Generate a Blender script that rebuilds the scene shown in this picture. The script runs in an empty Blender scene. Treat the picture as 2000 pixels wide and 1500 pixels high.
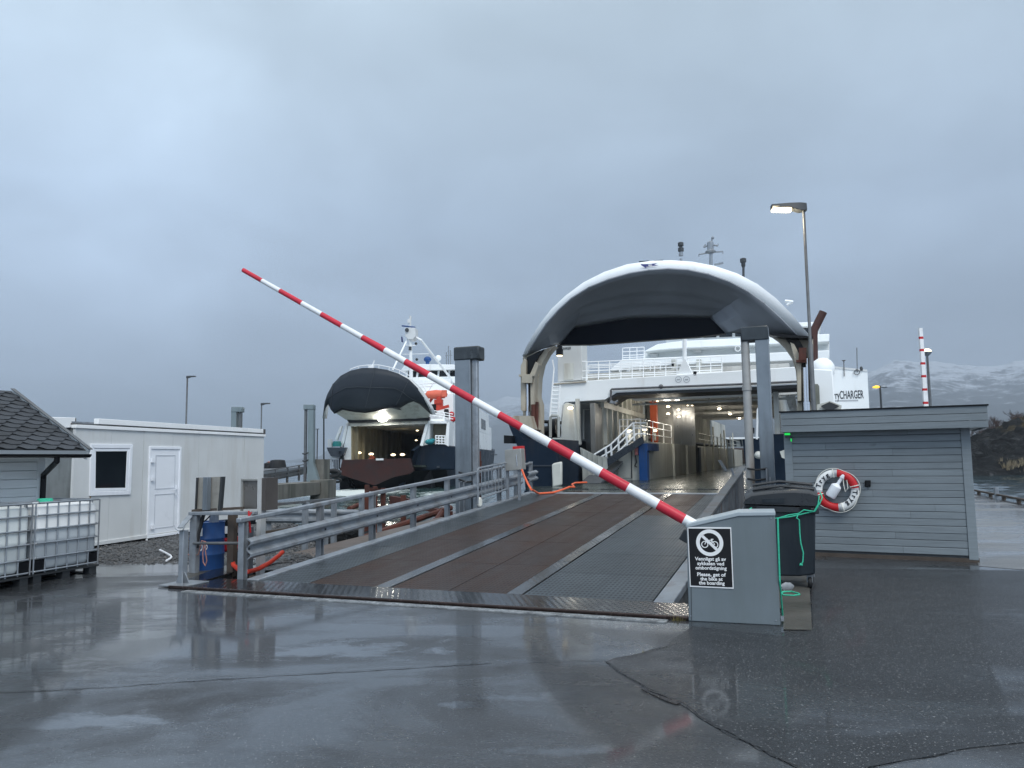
import bpy, bmesh, math, random
from mathutils import Vector, Matrix, noise
random.seed(7)
SC = bpy.context.scene
COL = SC.collection
V = Vector
# ------------------------------------------------------------------ camera
CAM_Z = 1.7; PITCH = math.atan(147/1500); ROLL = .0125; FPX = 1500.0
_f = V((0, math.cos(PITCH), math.sin(PITCH))); _r0 = V((1, 0, 0)); _u0 = V((0, -math.sin(PITCH), math.cos(PITCH)))
_R = _r0*math.cos(ROLL) - _u0*math.sin(ROLL); _U = _r0*math.sin(ROLL) + _u0*math.cos(ROLL)
CPOS = V((0, 0, CAM_Z))
cam = bpy.data.cameras.new('camera'); co = bpy.data.objects.new('camera', cam); COL.objects.link(co)
cam.sensor_width = 36; cam.lens = 36*FPX/2000; cam.clip_start = .1; cam.clip_end = 30000
co.matrix_world = Matrix(((_R.x, _U.x, -_f.x, 0), (_R.y, _U.y, -_f.y, 0), (_R.z, _U.z, -_f.z, CAM_Z), (0, 0, 0, 1)))
SC.camera = co
# ------------------------------------------------------------------ exposure, sky, sun
SC.view_settings.view_transform = 'Standard'; SC.view_settings.look = 'None'
SC.view_settings.exposure = 0.0; SC.view_settings.gamma = 1
SUN_EL = math.radians(48); SUN_AZ = math.radians(158)      # azimuth clockwise from +Y: behind the camera, to the right
w = bpy.data.worlds.new('World'); SC.world = w; w.use_nodes = True
nt = w.node_tree; nt.nodes.clear(); N = nt.nodes.new; L = nt.links.new
out = N('ShaderNodeOutputWorld'); bg = N('ShaderNodeBackground'); bg.inputs['Strength'].default_value = .1
L(bg.outputs[0], out.inputs[0])
sky = N('ShaderNodeTexSky'); sky.sky_type = 'NISHITA'; sky.sun_disc = False
sky.sun_elevation = SUN_EL; sky.sun_rotation = SUN_AZ
tc = N('ShaderNodeTexCoord'); sep = N('ShaderNodeSeparateXYZ'); L(tc.outputs['Generated'], sep.inputs[0])
def ramp(stops, interp='LINEAR'):
    r = N('ShaderNodeValToRGB'); e = r.color_ramp.elements; r.color_ramp.interpolation = interp
    while len(e) < len(stops): e.new(.5)
    for k, (p, c) in enumerate(stops):
        e[k].position = p; e[k].color = (c[0], c[1], c[2], 1) if hasattr(c, '__len__') else (c, c, c, 1)
    return r
def math_(op, a, b=None):
    m = N('ShaderNodeMath'); m.operation = op
    for i, x in enumerate((a, b)):
        if x is None: continue
        if isinstance(x, (int, float)): m.inputs[i].default_value = x
        else: L(x, m.inputs[i])
    return m.outputs[0]
def mixc(fac, a, b, mode='MIX'):
    m = N('ShaderNodeMix'); m.data_type = 'RGBA'; m.blend_type = mode
    for s, x in ((m.inputs[0], fac), (m.inputs[6], a), (m.inputs[7], b)):
        if isinstance(x, (int, float)): s.default_value = x
        elif isinstance(x, tuple): s.default_value = (*x, 1)
        else: L(x, s)
    return m.outputs[2]
grad = ramp([(0, (.335, .415, .535)), (.1, (.355, .448, .585)), (.3, (.42, .535, .685)), (.52, (.53, .655, .775)), (.75, (.85, .95, 1.02)), (1, (1., 1., 1.))])
L(sep.outputs[2], grad.inputs[0])
# layered cloud deck: direction projected on a plane overhead
dv = math_('ADD', math_('MAXIMUM', sep.outputs[2], 0), .38)
cmb = N('ShaderNodeCombineXYZ'); L(math_('DIVIDE', sep.outputs[0], dv), cmb.inputs[0]); L(math_('DIVIDE', sep.outputs[1], dv), cmb.inputs[1])
n1 = N('ShaderNodeTexNoise'); n1.inputs['Scale'].default_value = 2.3; n1.inputs['Detail'].default_value = 5; n1.inputs['Roughness'].default_value = .5; n1.inputs['Distortion'].default_value = .35
L(cmb.outputs[0], n1.inputs['Vector'])
cr = ramp([(.3, .93), (.5, 1.0), (.72, 1.10)]); L(n1.outputs[0], cr.inputs[0])
c1 = mixc(1, grad.outputs[0], cr.outputs[0], 'MULTIPLY')
# a brighter break in the overcast, low on the left
dp = N('ShaderNodeVectorMath'); dp.operation = 'DOT_PRODUCT'; L(tc.outputs['Generated'], dp.inputs[0])
bd = (_f + _R*((80-1000)/FPX) - _U*((340-750)/FPX)).normalized(); dp.inputs[1].default_value = bd
br = ramp([(.84, 1.0), (.95, 1.13), (1, 1.4)], 'EASE'); L(dp.outputs['Value'], br.inputs[0])
brn = mixc(.75, br.outputs[0], mixc(1, br.outputs[0], cr.outputs[0], 'MULTIPLY'))
c2 = mixc(1, c1, brn, 'MULTIPLY')
bk = ramp([(0, 1.8), (.42, 1.55), (.56, 1.0)]); L(math_('ADD', math_('MULTIPLY', sep.outputs[1], .5), .5), bk.inputs[0])   # brighter half of the overcast lies behind the viewer
c3 = mixc(1, c2, bk.outputs[0], 'MULTIPLY')
c4 = mixc(1, c3, (10, 10, 10), 'MULTIPLY')
L(mixc(.95, sky.outputs[0], c4), bg.inputs[0])
sun = bpy.data.lights.new('sun', 'SUN'); sun.energy = 1.5; sun.angle = math.radians(25); sun.color = (1, .96, .9)
so = bpy.data.objects.new('sun', sun); COL.objects.link(so)
sd = V((math.sin(SUN_AZ)*math.cos(SUN_EL), math.cos(SUN_AZ)*math.cos(SUN_EL), math.sin(SUN_EL)))
so.rotation_euler = sd.to_track_quat('Z', 'Y').to_euler(); so.location = (0, -20, 40)

# ------------------------------------------------------------------ measuring helpers
def ray(px, py): return _f + _R*((px-1000)/FPX) - _U*((py-750)/FPX)
def G(px, py, z=0.0):
    d = ray(px, py); return CPOS + d*((z-CAM_Z)/d.z)
def D(px, py, Y):
    d = ray(px, py); return CPOS + d*(Y/d.y)
class Plane:                       # a vertical (or other) plane in the place
    def __init__(s, P, n): s.P = V(P); s.n = V(n).normalized()
    def __call__(s, px, py):
        d = ray(px, py); return CPOS + d*((s.P-CPOS).dot(s.n)/d.dot(s.n))
    def off(s, k): return Plane(s.P + s.n*k, s.n)
class Frame:                       # u forward, v right
    def __init__(s, O, h):
        s.O = V(O); s.u = V((math.sin(h), math.cos(h), 0)); s.v = V((math.cos(h), -math.sin(h), 0)); s.h = h
    def p(s, a, t, z): return V((s.O.x, s.O.y, 0)) + s.u*a + s.v*t + V((0, 0, z))
    def pl(s, a): return Plane(s.p(a, 0, 0), s.u)
    def side(s, t): return Plane(s.p(0, t, 0), s.v)
    def pix(s, px, py, a): return s.pl(a)(px, py)
    def loc(s, P): q = P - s.O; return (q.dot(s.u), q.dot(s.v), P.z)
UP = V((0, 0, 1))

# ------------------------------------------------------------------ mesh helpers
INV = {}
class MB:
    def __init__(s): s.v = []; s.f = []; s.mi = []; s.cur = 0
    def add(s, vs, fs):
        k = len(s.v); s.v += [V(x) for x in vs]; s.f += [tuple(i+k for i in f) for f in fs]; s.mi += [s.cur]*len(fs); return s
    def quad(s, a, b, c, d): return s.add([a, b, c, d], [(0, 1, 2, 3)])
    def prism(s, pts, vec):
        n = len(pts); pts = [V(p) for p in pts]; vec = V(vec)
        vs = pts + [p+vec for p in pts]
        fs = [tuple(range(n)), tuple(range(2*n-1, n-1, -1))] + [(i, i+n, (i+1) % n+n, (i+1) % n) for i in range(n)]
        return s.add(vs, fs)
    def box(s, c, sx, sy, sz, X=V((1, 0, 0)), Y=V((0, 1, 0)), Z=UP):          # c is the centre of the base
        c = V(c); a = X*sx/2; b = Y*sy/2
        return s.prism([c-a-b, c+a-b, c+a+b, c-a+b], Z*sz)
    def fbox(s, F, a0, a1, t0, t1, z0, z1):
        return s.prism([F.p(a0, t0, z0), F.p(a0, t1, z0), F.p(a1, t1, z0), F.p(a1, t0, z0)], (0, 0, z1-z0))
    def bar(s, p, q, w, h, up=UP):
        p = V(p); q = V(q); d = (q-p).normalized(); x = d.cross(up)
        if x.length < 1e-4: x = d.cross(V((1, 0, 0)))
        x.normalize(); y = x.cross(d); a = x*w/2; b = y*h/2
        return s.prism([p-a-b, p+a-b, p+a+b, p-a+b], q-p)
    def tube(s, pts, r, n=8, caps=True):
        pts = [V(p) for p in pts]; m = len(pts); rs = r if hasattr(r, '__len__') else [r]*m
        x = None; vs = []
        for i in range(m):
            d = (pts[min(i+1, m-1)] - pts[max(i-1, 0)]).normalized()
            if x is None:
                x = d.cross(UP)
                if x.length < 1e-3: x = d.cross(V((1, 0, 0)))
            x = (x - d*x.dot(d)).normalized(); y = d.cross(x)
            for k in range(n):
                a = 2*math.pi*k/n; vs.append(pts[i] + x*math.cos(a)*rs[i] + y*math.sin(a)*rs[i])
        fs = [(i*n+k, i*n+(k+1) % n, (i+1)*n+(k+1) % n, (i+1)*n+k) for i in range(m-1) for k in range(n)]
        if caps: fs += [tuple(range(n-1, -1, -1)), tuple((m-1)*n+k for k in range(n))]
        return s.add(vs, fs)
    def lathe(s, prof, c, n=20, Z=UP):
        Z = V(Z).normalized(); X = Z.cross(V((0, 1, 0)));
        if X.length < 1e-3: X = Z.cross(V((1, 0, 0)))
        X.normalize(); Y = Z.cross(X); c = V(c); vs = []; m = len(prof)
        for r, z in prof:
            for k in range(n):
                a = 2*math.pi*k/n; vs.append(c + Z*z + X*math.cos(a)*r + Y*math.sin(a)*r)
        fs = [(i*n+k, i*n+(k+1) % n, (i+1)*n+(k+1) % n, (i+1)*n+k) for i in range(m-1) for k in range(n)]
        fs += [tuple(range(n-1, -1, -1)), tuple((m-1)*n+k for k in range(n))]
        return s.add(vs, fs)
    def ball(s, c, r, n=12, sq=1.0):
        return s.lathe([(max(r*math.sin(math.pi*i/8), .001), -r*sq*math.cos(math.pi*i/8)) for i in range(9)], c, n)
    def loft(s, curves, closed=False):
        m = len(curves[0]); vs = [p for c in curves for p in c]; q = m if closed else m-1
        return s.add(vs, [(i*m+k, i*m+(k+1) % m, (i+1)*m+(k+1) % m, (i+1)*m+k) for i in range(len(curves)-1) for k in range(q)])
    def sweep(s, prof, path, side, up=UP, closed=True):
        rows = [[V(p) + side*a + up*b for a, b in prof] for p in path]
        s.loft(rows, closed)
        if closed:
            k = len(s.v); n = len(prof); m = len(path); b = k - n*m
            s.f += [tuple(b+i for i in range(n-1, -1, -1)), tuple(b+(m-1)*n+i for i in range(n))]; s.mi += [s.cur]*2
        return s
def link(name, mb, mats, inv, bev=0, angle=35, flat=False):
    me = bpy.data.meshes.new(name)
    me.from_pydata([inv @ v for v in mb.v], [], mb.f)
    bm = bmesh.new(); bm.from_mesh(me); bmesh.ops.recalc_face_normals(bm, faces=bm.faces); bm.to_mesh(me); bm.free()
    for m in (mats if isinstance(mats, (list, tuple)) else [mats]): me.materials.append(m)
    for p, mi in zip(me.polygons, mb.mi): p.material_index = mi; p.use_smooth = not flat
    if not flat: me.set_sharp_from_angle(angle=math.radians(angle))
    o = bpy.data.objects.new(name, me); COL.objects.link(o)
    if bev:
        b = o.modifiers.new('bevel', 'BEVEL'); b.width = bev; b.segments = 2; b.limit_method = 'ANGLE'; b.angle_limit = math.radians(40)
    return o
def thing(name, label, cat, loc, rotz=0, group=None):
    o = bpy.data.objects.new(name, None); COL.objects.link(o); o.empty_display_size = .2
    o.location = loc; o.rotation_euler = (0, 0, rotz); o['label'] = label; o['category'] = cat
    if group: o['group'] = group
    INV[o.name] = (Matrix.Translation(V(loc)) @ Matrix.Rotation(rotz, 4, 'Z')).inverted(); return o
def part(name, mb, mats, parent, bev=0, label=None, **k):
    o = link(name, mb, mats, INV[parent.name], bev, **k); o.parent = parent; INV[o.name] = INV[parent.name]
    if label: o['label'] = label
    return o
def single(name, label, cat, mb, mats, bev=0, group=None, loc=None, **k):
    if loc is None:
        xs = [v.x for v in mb.v]; ys = [v.y for v in mb.v]; loc = V(((min(xs)+max(xs))/2, (min(ys)+max(ys))/2, min(v.z for v in mb.v)))
    o = link(name, mb, mats, Matrix.Translation(loc).inverted(), bev, **k); o.location = loc
    o['label'] = label; o['category'] = cat
    if group: o['group'] = group
    return o
def struct(name, mb, mats, **k):
    o = link(name, mb, mats, Matrix.Identity(4), **k); o['kind'] = 'structure'; return o
def copy_tree(o, parent=None):
    c = o.copy(); COL.objects.link(c)
    if parent: c.parent = parent
    for ch in [x for x in bpy.data.objects if x.parent == o]: copy_tree(ch, c)
    return c
def lettering(name, body, size, P, X, Y, mat, parent, bold=0.0, align='CENTER', width=None):
    cu = bpy.data.curves.new(name, 'FONT'); cu.body = body; cu.size = size; cu.align_x = align; cu.align_y = 'CENTER'
    cu.extrude = .0015; cu.offset = bold; cu.resolution_u = 3
    o = bpy.data.objects.new(name, cu); COL.objects.link(o)
    dg = bpy.context.evaluated_depsgraph_get(); me = bpy.data.meshes.new_from_object(o.evaluated_get(dg))
    bpy.data.objects.remove(o)
    X = V(X).normalized(); Y = V(Y).normalized(); Z = X.cross(Y); sx = 1
    if width:
        xs = [v.co.x for v in me.vertices]; sx = width/(max(xs)-min(xs))
    mb = MB(); mb.add([V(P) + X*v.co.x*sx + Y*v.co.y + Z*v.co.z for v in me.vertices], [tuple(p.vertices) for p in me.polygons])
    return part(name, mb, mat, parent, flat=True)
def lamp_light(name, P, energy, color, parent, r=.1):
    l = bpy.data.lights.new(name, 'POINT'); l.energy = energy; l.color = color; l.shadow_soft_size = r
    o = bpy.data.objects.new(name, l); COL.objects.link(o); o.parent = parent; o.location = INV[parent.name] @ V(P); return o

# ------------------------------------------------------------------ materials
def mat(name, c, rough=.5, metal=0.0, var=.12, scale=2.0, bump=0.0, bscale=60, dirt=None, damt=0.0, dscale=3.0, streak=False, rvar=.1, spec=.32, coat=0.0, emit=0.0, ecol=None, dlo=.5, alpha=None):
    global N, L
    m = bpy.data.materials.new(name); m.use_nodes = True; t = m.node_tree; N = t.nodes.new; L = t.links.new
    b = t.nodes['Principled BSDF']; b.inputs['Metallic'].default_value = metal; b.inputs['Specular IOR Level'].default_value = spec
    b.inputs['Coat Weight'].default_value = coat; b.inputs['Coat Roughness'].default_value = .08
    tc = N('ShaderNodeTexCoord'); P = tc.outputs['Object']
    n = N('ShaderNodeTexNoise'); n.inputs['Scale'].default_value = scale; n.inputs['Detail'].default_value = 6; n.inputs['Roughness'].default_value = .6; L(P, n.inputs['Vector'])
    r = ramp([(.25, tuple(max(0, x*(1-var)) for x in c)), (.75, tuple(min(1, x*(1+var)) for x in c))]); L(n.outputs[0], r.inputs[0])
    colr = r.outputs[0]
    rr = N('ShaderNodeMapRange'); rr.inputs[1].default_value = .3; rr.inputs[2].default_value = .7
    rr.inputs[3].default_value = max(.02, rough-rvar); rr.inputs[4].default_value = min(1, rough+rvar); L(n.outputs[0], rr.inputs[0]); ro = rr.outputs[0]
    if dirt is not None and damt > 0:
        mp = N('ShaderNodeMapping'); L(P, mp.inputs[0]); mp.inputs['Scale'].default_value = (1, 1, .12) if streak else (1, 1, 1)
        d = N('ShaderNodeTexNoise'); d.inputs['Scale'].default_value = dscale; d.inputs['Detail'].default_value = 8; d.inputs['Roughness'].default_value = .65; L(mp.outputs[0], d.inputs['Vector'])
        dr = ramp([(dlo, 0), (dlo+.2, damt)]); L(d.outputs[0], dr.inputs[0]); colr = mixc(dr.outputs[0], colr, dirt)
    L(colr, b.inputs['Base Color']); L(ro, b.inputs['Roughness'])
    if bump:
        bn = N('ShaderNodeTexNoise'); bn.inputs['Scale'].default_value = bscale; bn.inputs['Detail'].default_value = 5; L(P, bn.inputs['Vector'])
        bp = N('ShaderNodeBump'); bp.inputs['Strength'].default_value = bump; bp.inputs['Distance'].default_value = .02; L(bn.outputs[0], bp.inputs['Height']); L(bp.outputs[0], b.inputs['Normal'])
    if emit:
        b.inputs['Emission Color'].default_value = (*(ecol or c), 1); b.inputs['Emission Strength'].default_value = emit
    return m
galv = mat('galvanised_steel', (.27, .3, .335), .42, .35, .25, 6, .08, 40, (.14, .12, .1), .6, 2.5, True)
galv_dark = mat('weathered_steel', (.13, .14, .15), .5, .3, .3, 5, .1, 30, (.10, .06, .04), .7, 3, True)
white = mat('ship_white_paint', (.88, .91, .92), .35, 0, .05, .6, .02, 3, (.5, .44, .36), .35, 1.1, True, dlo=.56)
white2 = mat('white_paint', (.88, .9, .91), .35, 0, .04, 2)
offwhite = mat('grey_white_panel', (.64, .66, .665), .45, 0, .06, 1.5, .03, 4, (.42, .385, .33), .5, 1.4, True, dlo=.53)
beige = mat('weathered_cream_paint', (.4, .365, .295), .5, 0, .15, 3, .08, 20, (.2, .1, .05), .75, 2.2, True, dlo=.52)
shipgrey = mat('dirty_ship_white', (.56, .57, .53), .45, 0, .12, 1.2, .05, 6, (.25, .2, .15), .6, 1.6, True, dlo=.5)
navy = mat('navy_hull_paint', (.008, .017, .032), .4, 0, .25, .8, .04, 5, (.06, .05, .045), .45, 1.4, True, dlo=.55, spec=.16)
slate = mat('dark_grey_hull_paint', (.05, .06, .075), .3, 0, .14, .5, .05, 2, (.03, .035, .045), .5, .7, dlo=.5, spec=.2)
black = mat('black_paint', (.008, .009, .011), .4, 0, .2, 3, spec=.18)
blackrub = mat('black_rubber', (.018, .019, .021), .6, 0, .2, 5, .1, 30)
rust = mat('rusty_steel', (.085, .026, .017), .65, 0, .4, 3, .2, 25, (.03, .018, .015), .8, 2)
rustramp = mat('rusty_ramp_plate', (.034, .0085, .006), .55, 0, .4, 1.6, .15, 8, (.02, .012, .012), .85, .9, dlo=.46)
chrome = mat('chrome_rod', (.6, .62, .65), .15, .9, .05, 3)
red = mat('red_paint', (.5, .02, .025), .4, 0, .12, 4)
barred = mat('barrier_red_tape', (.56, .03, .055), .38, 0, .1, 4, 0, 1, (.3, .03, .04), .4, 6)
barwhite = mat('barrier_white_paint', (.78, .8, .82), .35, 0, .05, 4, 0, 1, (.5, .52, .52), .4, 7)
orange = mat('orange_plastic', (.38, .075, .03), .45, 0, .1, 5)
blue = mat('blue_paint', (.012, .07, .24), .4, 0, .15, 4, 0, 1, (.05, .06, .08), .5, 3, True)
teal = mat('teal_rope', (.05, .5, .32), .7, 0, .2, 40, .4, 120)
cream_rope = mat('white_rope', (.75, .74, .68), .7, 0, .1, 40)
cabgrey = mat('grey_cabinet_paint', (.155, .188, .21), .42, 0, .06, 2.2, .03, 60, (.115, .14, .145), .6, 1.5, True, dlo=.5)
steelbox = mat('brushed_steel_box', (.4, .4, .38), .4, .5, .15, 3, .05, 40, (.25, .23, .2), .5, 3, True)
signblack = mat('sign_black_film', (.008, .008, .01), .45, 0, .1, 5)
signwhite = mat('sign_white_print', (.8, .81, .82), .5, 0, .03, 5)
ink = mat('dark_print', (.03, .035, .045), .5, 0, .1, 5)
greyink = mat('grey_print', (.45, .47, .5), .5, 0, .1, 5)
lampglass = mat('lit_lamp_glass', (.5, .45, .35), .3, 0, 0, 1, emit=3.5, ecol=(1, .82, .52))
lampwhite = mat('lit_led_glass', (.3, .28, .25), .3, 0, 0, 1, emit=2.8, ecol=(1, .82, .5))
floodglass = mat('lit_floodlight_glass', (1, 1, 1), .3, 0, 0, 1, emit=60, ecol=(1, .97, .85))
sodium = mat('lit_sodium_glass', (.5, .3, .05), .3, 0, 0, 1, emit=1.3, ecol=(1, .6, .05))
greenled = mat('lit_green_led', (.02, .8, .1), .3, 0, 0, 1, emit=.7, ecol=(.02, .9, .12))
dkgrey = mat('dark_grey_metal', (.05, .055, .06), .45, .2, .2, 4)
concrete = mat('wet_concrete', (.075, .073, .066), .5, 0, .3, 1.5, .25, 30, (.05, .05, .042), .7, 1.2, dlo=.48, rvar=.2)
oldconcrete = mat('weathered_concrete', (.17, .165, .15), .7, 0, .25, 1.5, .2, 20, (.045, .05, .04), .85, 1.1, True, dlo=.45)
wood_dark = mat('dark_timber', (.075, .06, .05), .7, 0, .3, 4, .2, 30)
glassdark = mat('dark_window_glass', (.012, .017, .022), .06, 0, .2, 1, rvar=.02)
pvc = mat('white_pvc', (.84, .87, .92), .32, 0, .03, 3)
# ------------------------------------------------------------------ special materials
def newmat(name):
    global N, L
    m = bpy.data.materials.new(name); m.use_nodes = True; t = m.node_tree; N = t.nodes.new; L = t.links.new
    return m, t.nodes['Principled BSDF']
def noise_(P, scale, detail=5, rough=.55, dist=0.0):
    n = N('ShaderNodeTexNoise'); n.inputs['Scale'].default_value = scale; n.inputs['Detail'].default_value = detail
    n.inputs['Roughness'].default_value = rough; n.inputs['Distortion'].default_value = dist
    if P is not None: L(P, n.inputs['Vector'])
    return n.outputs[0]
def mapped(P, sc, rot=(0, 0, 0), loc=(0, 0, 0)):
    m = N('ShaderNodeMapping'); L(P, m.inputs[0]); m.inputs['Scale'].default_value = sc; m.inputs['Rotation'].default_value = rot; m.inputs['Location'].default_value = loc; return m.outputs[0]
def bump_(b, h, strength, dist=.02, normal=None):
    bp = N('ShaderNodeBump'); bp.inputs['Distance'].default_value = dist
    if isinstance(strength, (int, float)): bp.inputs['Strength'].default_value = strength
    else: L(strength, bp.inputs['Strength'])
    L(h, bp.inputs['Height'])
    if normal is not None: L(normal, bp.inputs['Normal'])
    if b is not None: L(bp.outputs[0], b.inputs['Normal'])
    return bp.outputs[0]
def obj_coord(): return N('ShaderNodeTexCoord').outputs['Object']

def ramp_out(x, lo, hi):
    r = N('ShaderNodeMapRange'); L(x, r.inputs[0]); r.inputs[1].default_value = lo; r.inputs[2].default_value = hi; return r.outputs[0]
HOLLOWS = [(70, 1300, .75, .5), (1080, 1358, .5, .2), (905, 1378, .18, .12), (1140, 1466, .5, .12), (300, 1240, 1.1, .4), (640, 1270, 1.2, .45), (150, 1410, .9, .25), (420, 1200, 1.0, .5)]
HOLLOWS2 = [(1375, 1338, .2, .09), (1260, 1430, .5, .16), (1900, 1270, .6, .45), (1560, 1241, .22, .07), (1985, 1190, .8, .5), (1700, 1220, .5, .3)]
def asphalt_mat(name, base, wet, seed):
    m, b = newmat(name); P = obj_coord()
    big = noise_(mapped(P, (1, 1.9, 1), (0, 0, .35), (seed, 0, 0)), .33, 7, .6, .6)      # how deep the water film lies
    mid = noise_(mapped(P, (1, 1.3, 1), (0, 0, .2)), 1.7, 6, .65)
    fine = noise_(P, 110, 3, .7); agg = noise_(P, 38, 4, .75)
    hol = None; wob = noise_(mapped(P, (1, 1.6, 1)), 2.6, 6, .65)
    for px, py, a_, b_ in (HOLLOWS if wet > .4 else HOLLOWS2):
        c_ = G(px, py); q = mapped(P, (1/a_, 1/b_, 0), (0, 0, 0), (-c_.x/a_, -c_.y/b_, 0)); dd = N('ShaderNodeVectorMath'); dd.operation = 'LENGTH'; L(q, dd.inputs[0])
        e = ramp_out(math_('ADD', dd.outputs['Value'], math_('MULTIPLY', math_('SUBTRACT', wob, .5), 3.2)), 1.05, .3); hol = e if hol is None else math_('MAXIMUM', hol, e)
    film = ramp([(wet-.07, 1), (wet+.07, 0)]); L(math_('ADD', math_('MULTIPLY', big, .78), math_('MULTIPLY', mid, .22)), film.inputs[0]); film_o = math_('MAXIMUM', math_('MULTIPLY', film.outputs[0], .8), hol)
    sp = ramp([(.64, 0), (.69, 1)]); L(noise_(P, 60, 2, .6), sp.inputs[0])               # pale grit
    tone = ramp([(.3, tuple(x*.5 for x in base)), (.7, tuple(x*1.6 for x in base))]); L(math_('ADD', math_('MULTIPLY', mid, .5), math_('MULTIPLY', agg, .5)), tone.inputs[0])
    c = mixc(math_('MULTIPLY', sp.outputs[0], .85 if wet > .4 else .16), tone.outputs[0], (.3, .31, .32))
    c = mixc(math_('MULTIPLY', film_o, .35), c, tuple(x*.6 for x in base))
    L(c, b.inputs['Base Color'])
    ro = N('ShaderNodeMapRange'); L(film_o, ro.inputs[0]); ro.inputs[3].default_value = .4; ro.inputs[4].default_value = .12
    L(math_('ADD', math_('MULTIPLY', film_o, .95), .07 if wet > .4 else .02), b.inputs['Coat Weight']); b.inputs['Coat IOR'].default_value = 1.4; b.inputs['Coat Roughness'].default_value = .07
    L(ro.outputs[0], b.inputs['Roughness']); b.inputs['Specular IOR Level'].default_value = .42 if wet > .4 and base[0] > .03 else .27
    st = N('ShaderNodeMapRange'); L(film_o, st.inputs[0]); st.inputs[3].default_value = 1.0; st.inputs[4].default_value = .2
    bump_(b, math_('ADD', math_('MULTIPLY', fine, .5), math_('MULTIPLY', agg, .8)), st.outputs[0], .012)
    return m
asphalt = asphalt_mat('wet_asphalt', (.031, .034, .038), .525, 3.7)
asphalt2 = asphalt_mat('newer_wet_asphalt', (.025, .028, .032), .405, 9.1)
pier_mat = asphalt_mat('wet_pier_concrete', (.16, .165, .17), .52, 1.3)

def plate_mat(name, base, rough, kind, scale):
    # wet steel: kind 'tread' = raised lozenges, 'grate' = fine open grating
    m, b = newmat(name); P = obj_coord(); g = noise_(P, 1.3, 7, .62); h = noise_(P, 9, 5, .6)
    if kind == 'grate':
        w1 = N('ShaderNodeTexWave'); w1.bands_direction = 'X'; w1.inputs['Scale'].default_value = scale; L(P, w1.inputs['Vector'])
        w2 = N('ShaderNodeTexWave'); w2.bands_direction = 'Y'; w2.inputs['Scale'].default_value = scale*.5; L(P, w2.inputs['Vector'])
        hole = math_('MULTIPLY', ramp_out(w1.outputs[0], .35, .6), ramp_out(w2.outputs[0], .3, .55))
    else:
        if kind == 'none': scale = .5
        vo = N('ShaderNodeTexVoronoi'); vo.inputs['Scale'].default_value = scale; vo.inputs['Randomness'].default_value = 0; L(mapped(P, (1, .55, 1), (0, 0, .785)), vo.inputs['Vector'])
        hole = ramp_out(vo.outputs['Distance'], .2, .42)
    oi = N('ShaderNodeObjectInfo')
    tr = noise_(mapped(P, (2.4, .16, 1)), 1.6, 5, .6)                  # tyre-polished tracks run along the ramp
    tone = ramp([(.3, tuple(x*.45 for x in base)), (.7, tuple(x*1.5 for x in base))]); L(math_('ADD', math_('MULTIPLY', g, .45), math_('ADD', math_('MULTIPLY', h, .25), math_('MULTIPLY', tr, .3))), tone.inputs[0])
    c = mixc(math_('MULTIPLY', math_('SUBTRACT', oi.outputs['Random'], .5), .5), tone.outputs[0], tuple(x*.4 for x in base))
    c = mixc(math_('MULTIPLY', hole, .85 if kind == 'grate' else .3), c, (.006, .006, .007) if kind == 'grate' else tuple(x*.4 for x in base))
    L(c, b.inputs['Base Color']); b.inputs['Metallic'].default_value = .25
    ro = N('ShaderNodeMapRange'); L(math_('ADD', math_('MULTIPLY', g, .55), math_('MULTIPLY', tr, .45)), ro.inputs[0]); ro.inputs[1].default_value = .3; ro.inputs[2].default_value = .7; ro.inputs[3].default_value = max(.04, rough-.13); ro.inputs[4].default_value = rough+.12; b.inputs['Specular IOR Level'].default_value = .22
    L(ro.outputs[0], b.inputs['Roughness'])
    bump_(b, math_('SUBTRACT', 1.0, hole), .6 if kind == 'grate' else (.14 if kind == 'tread' else .02), .012)
    return m
grate_brown = plate_mat('rusty_brown_grating', (.05, .0265, .0165), .46, 'grate', 5.5)
grate_grey = plate_mat('galvanised_grating', (.075, .09, .102), .42, 'grate', 5.5)
tread_wet = plate_mat('wet_dark_tread_plate', (.024, .024, .025), .12, 'tread', 16)
tread_pale = plate_mat('worn_pale_tread_plate', (.10, .106, .112), .22, 'tread', 16)
deckpaint = plate_mat('green_grey_deck_paint', (.06, .075, .068), .22, 'none', 6)

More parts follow.
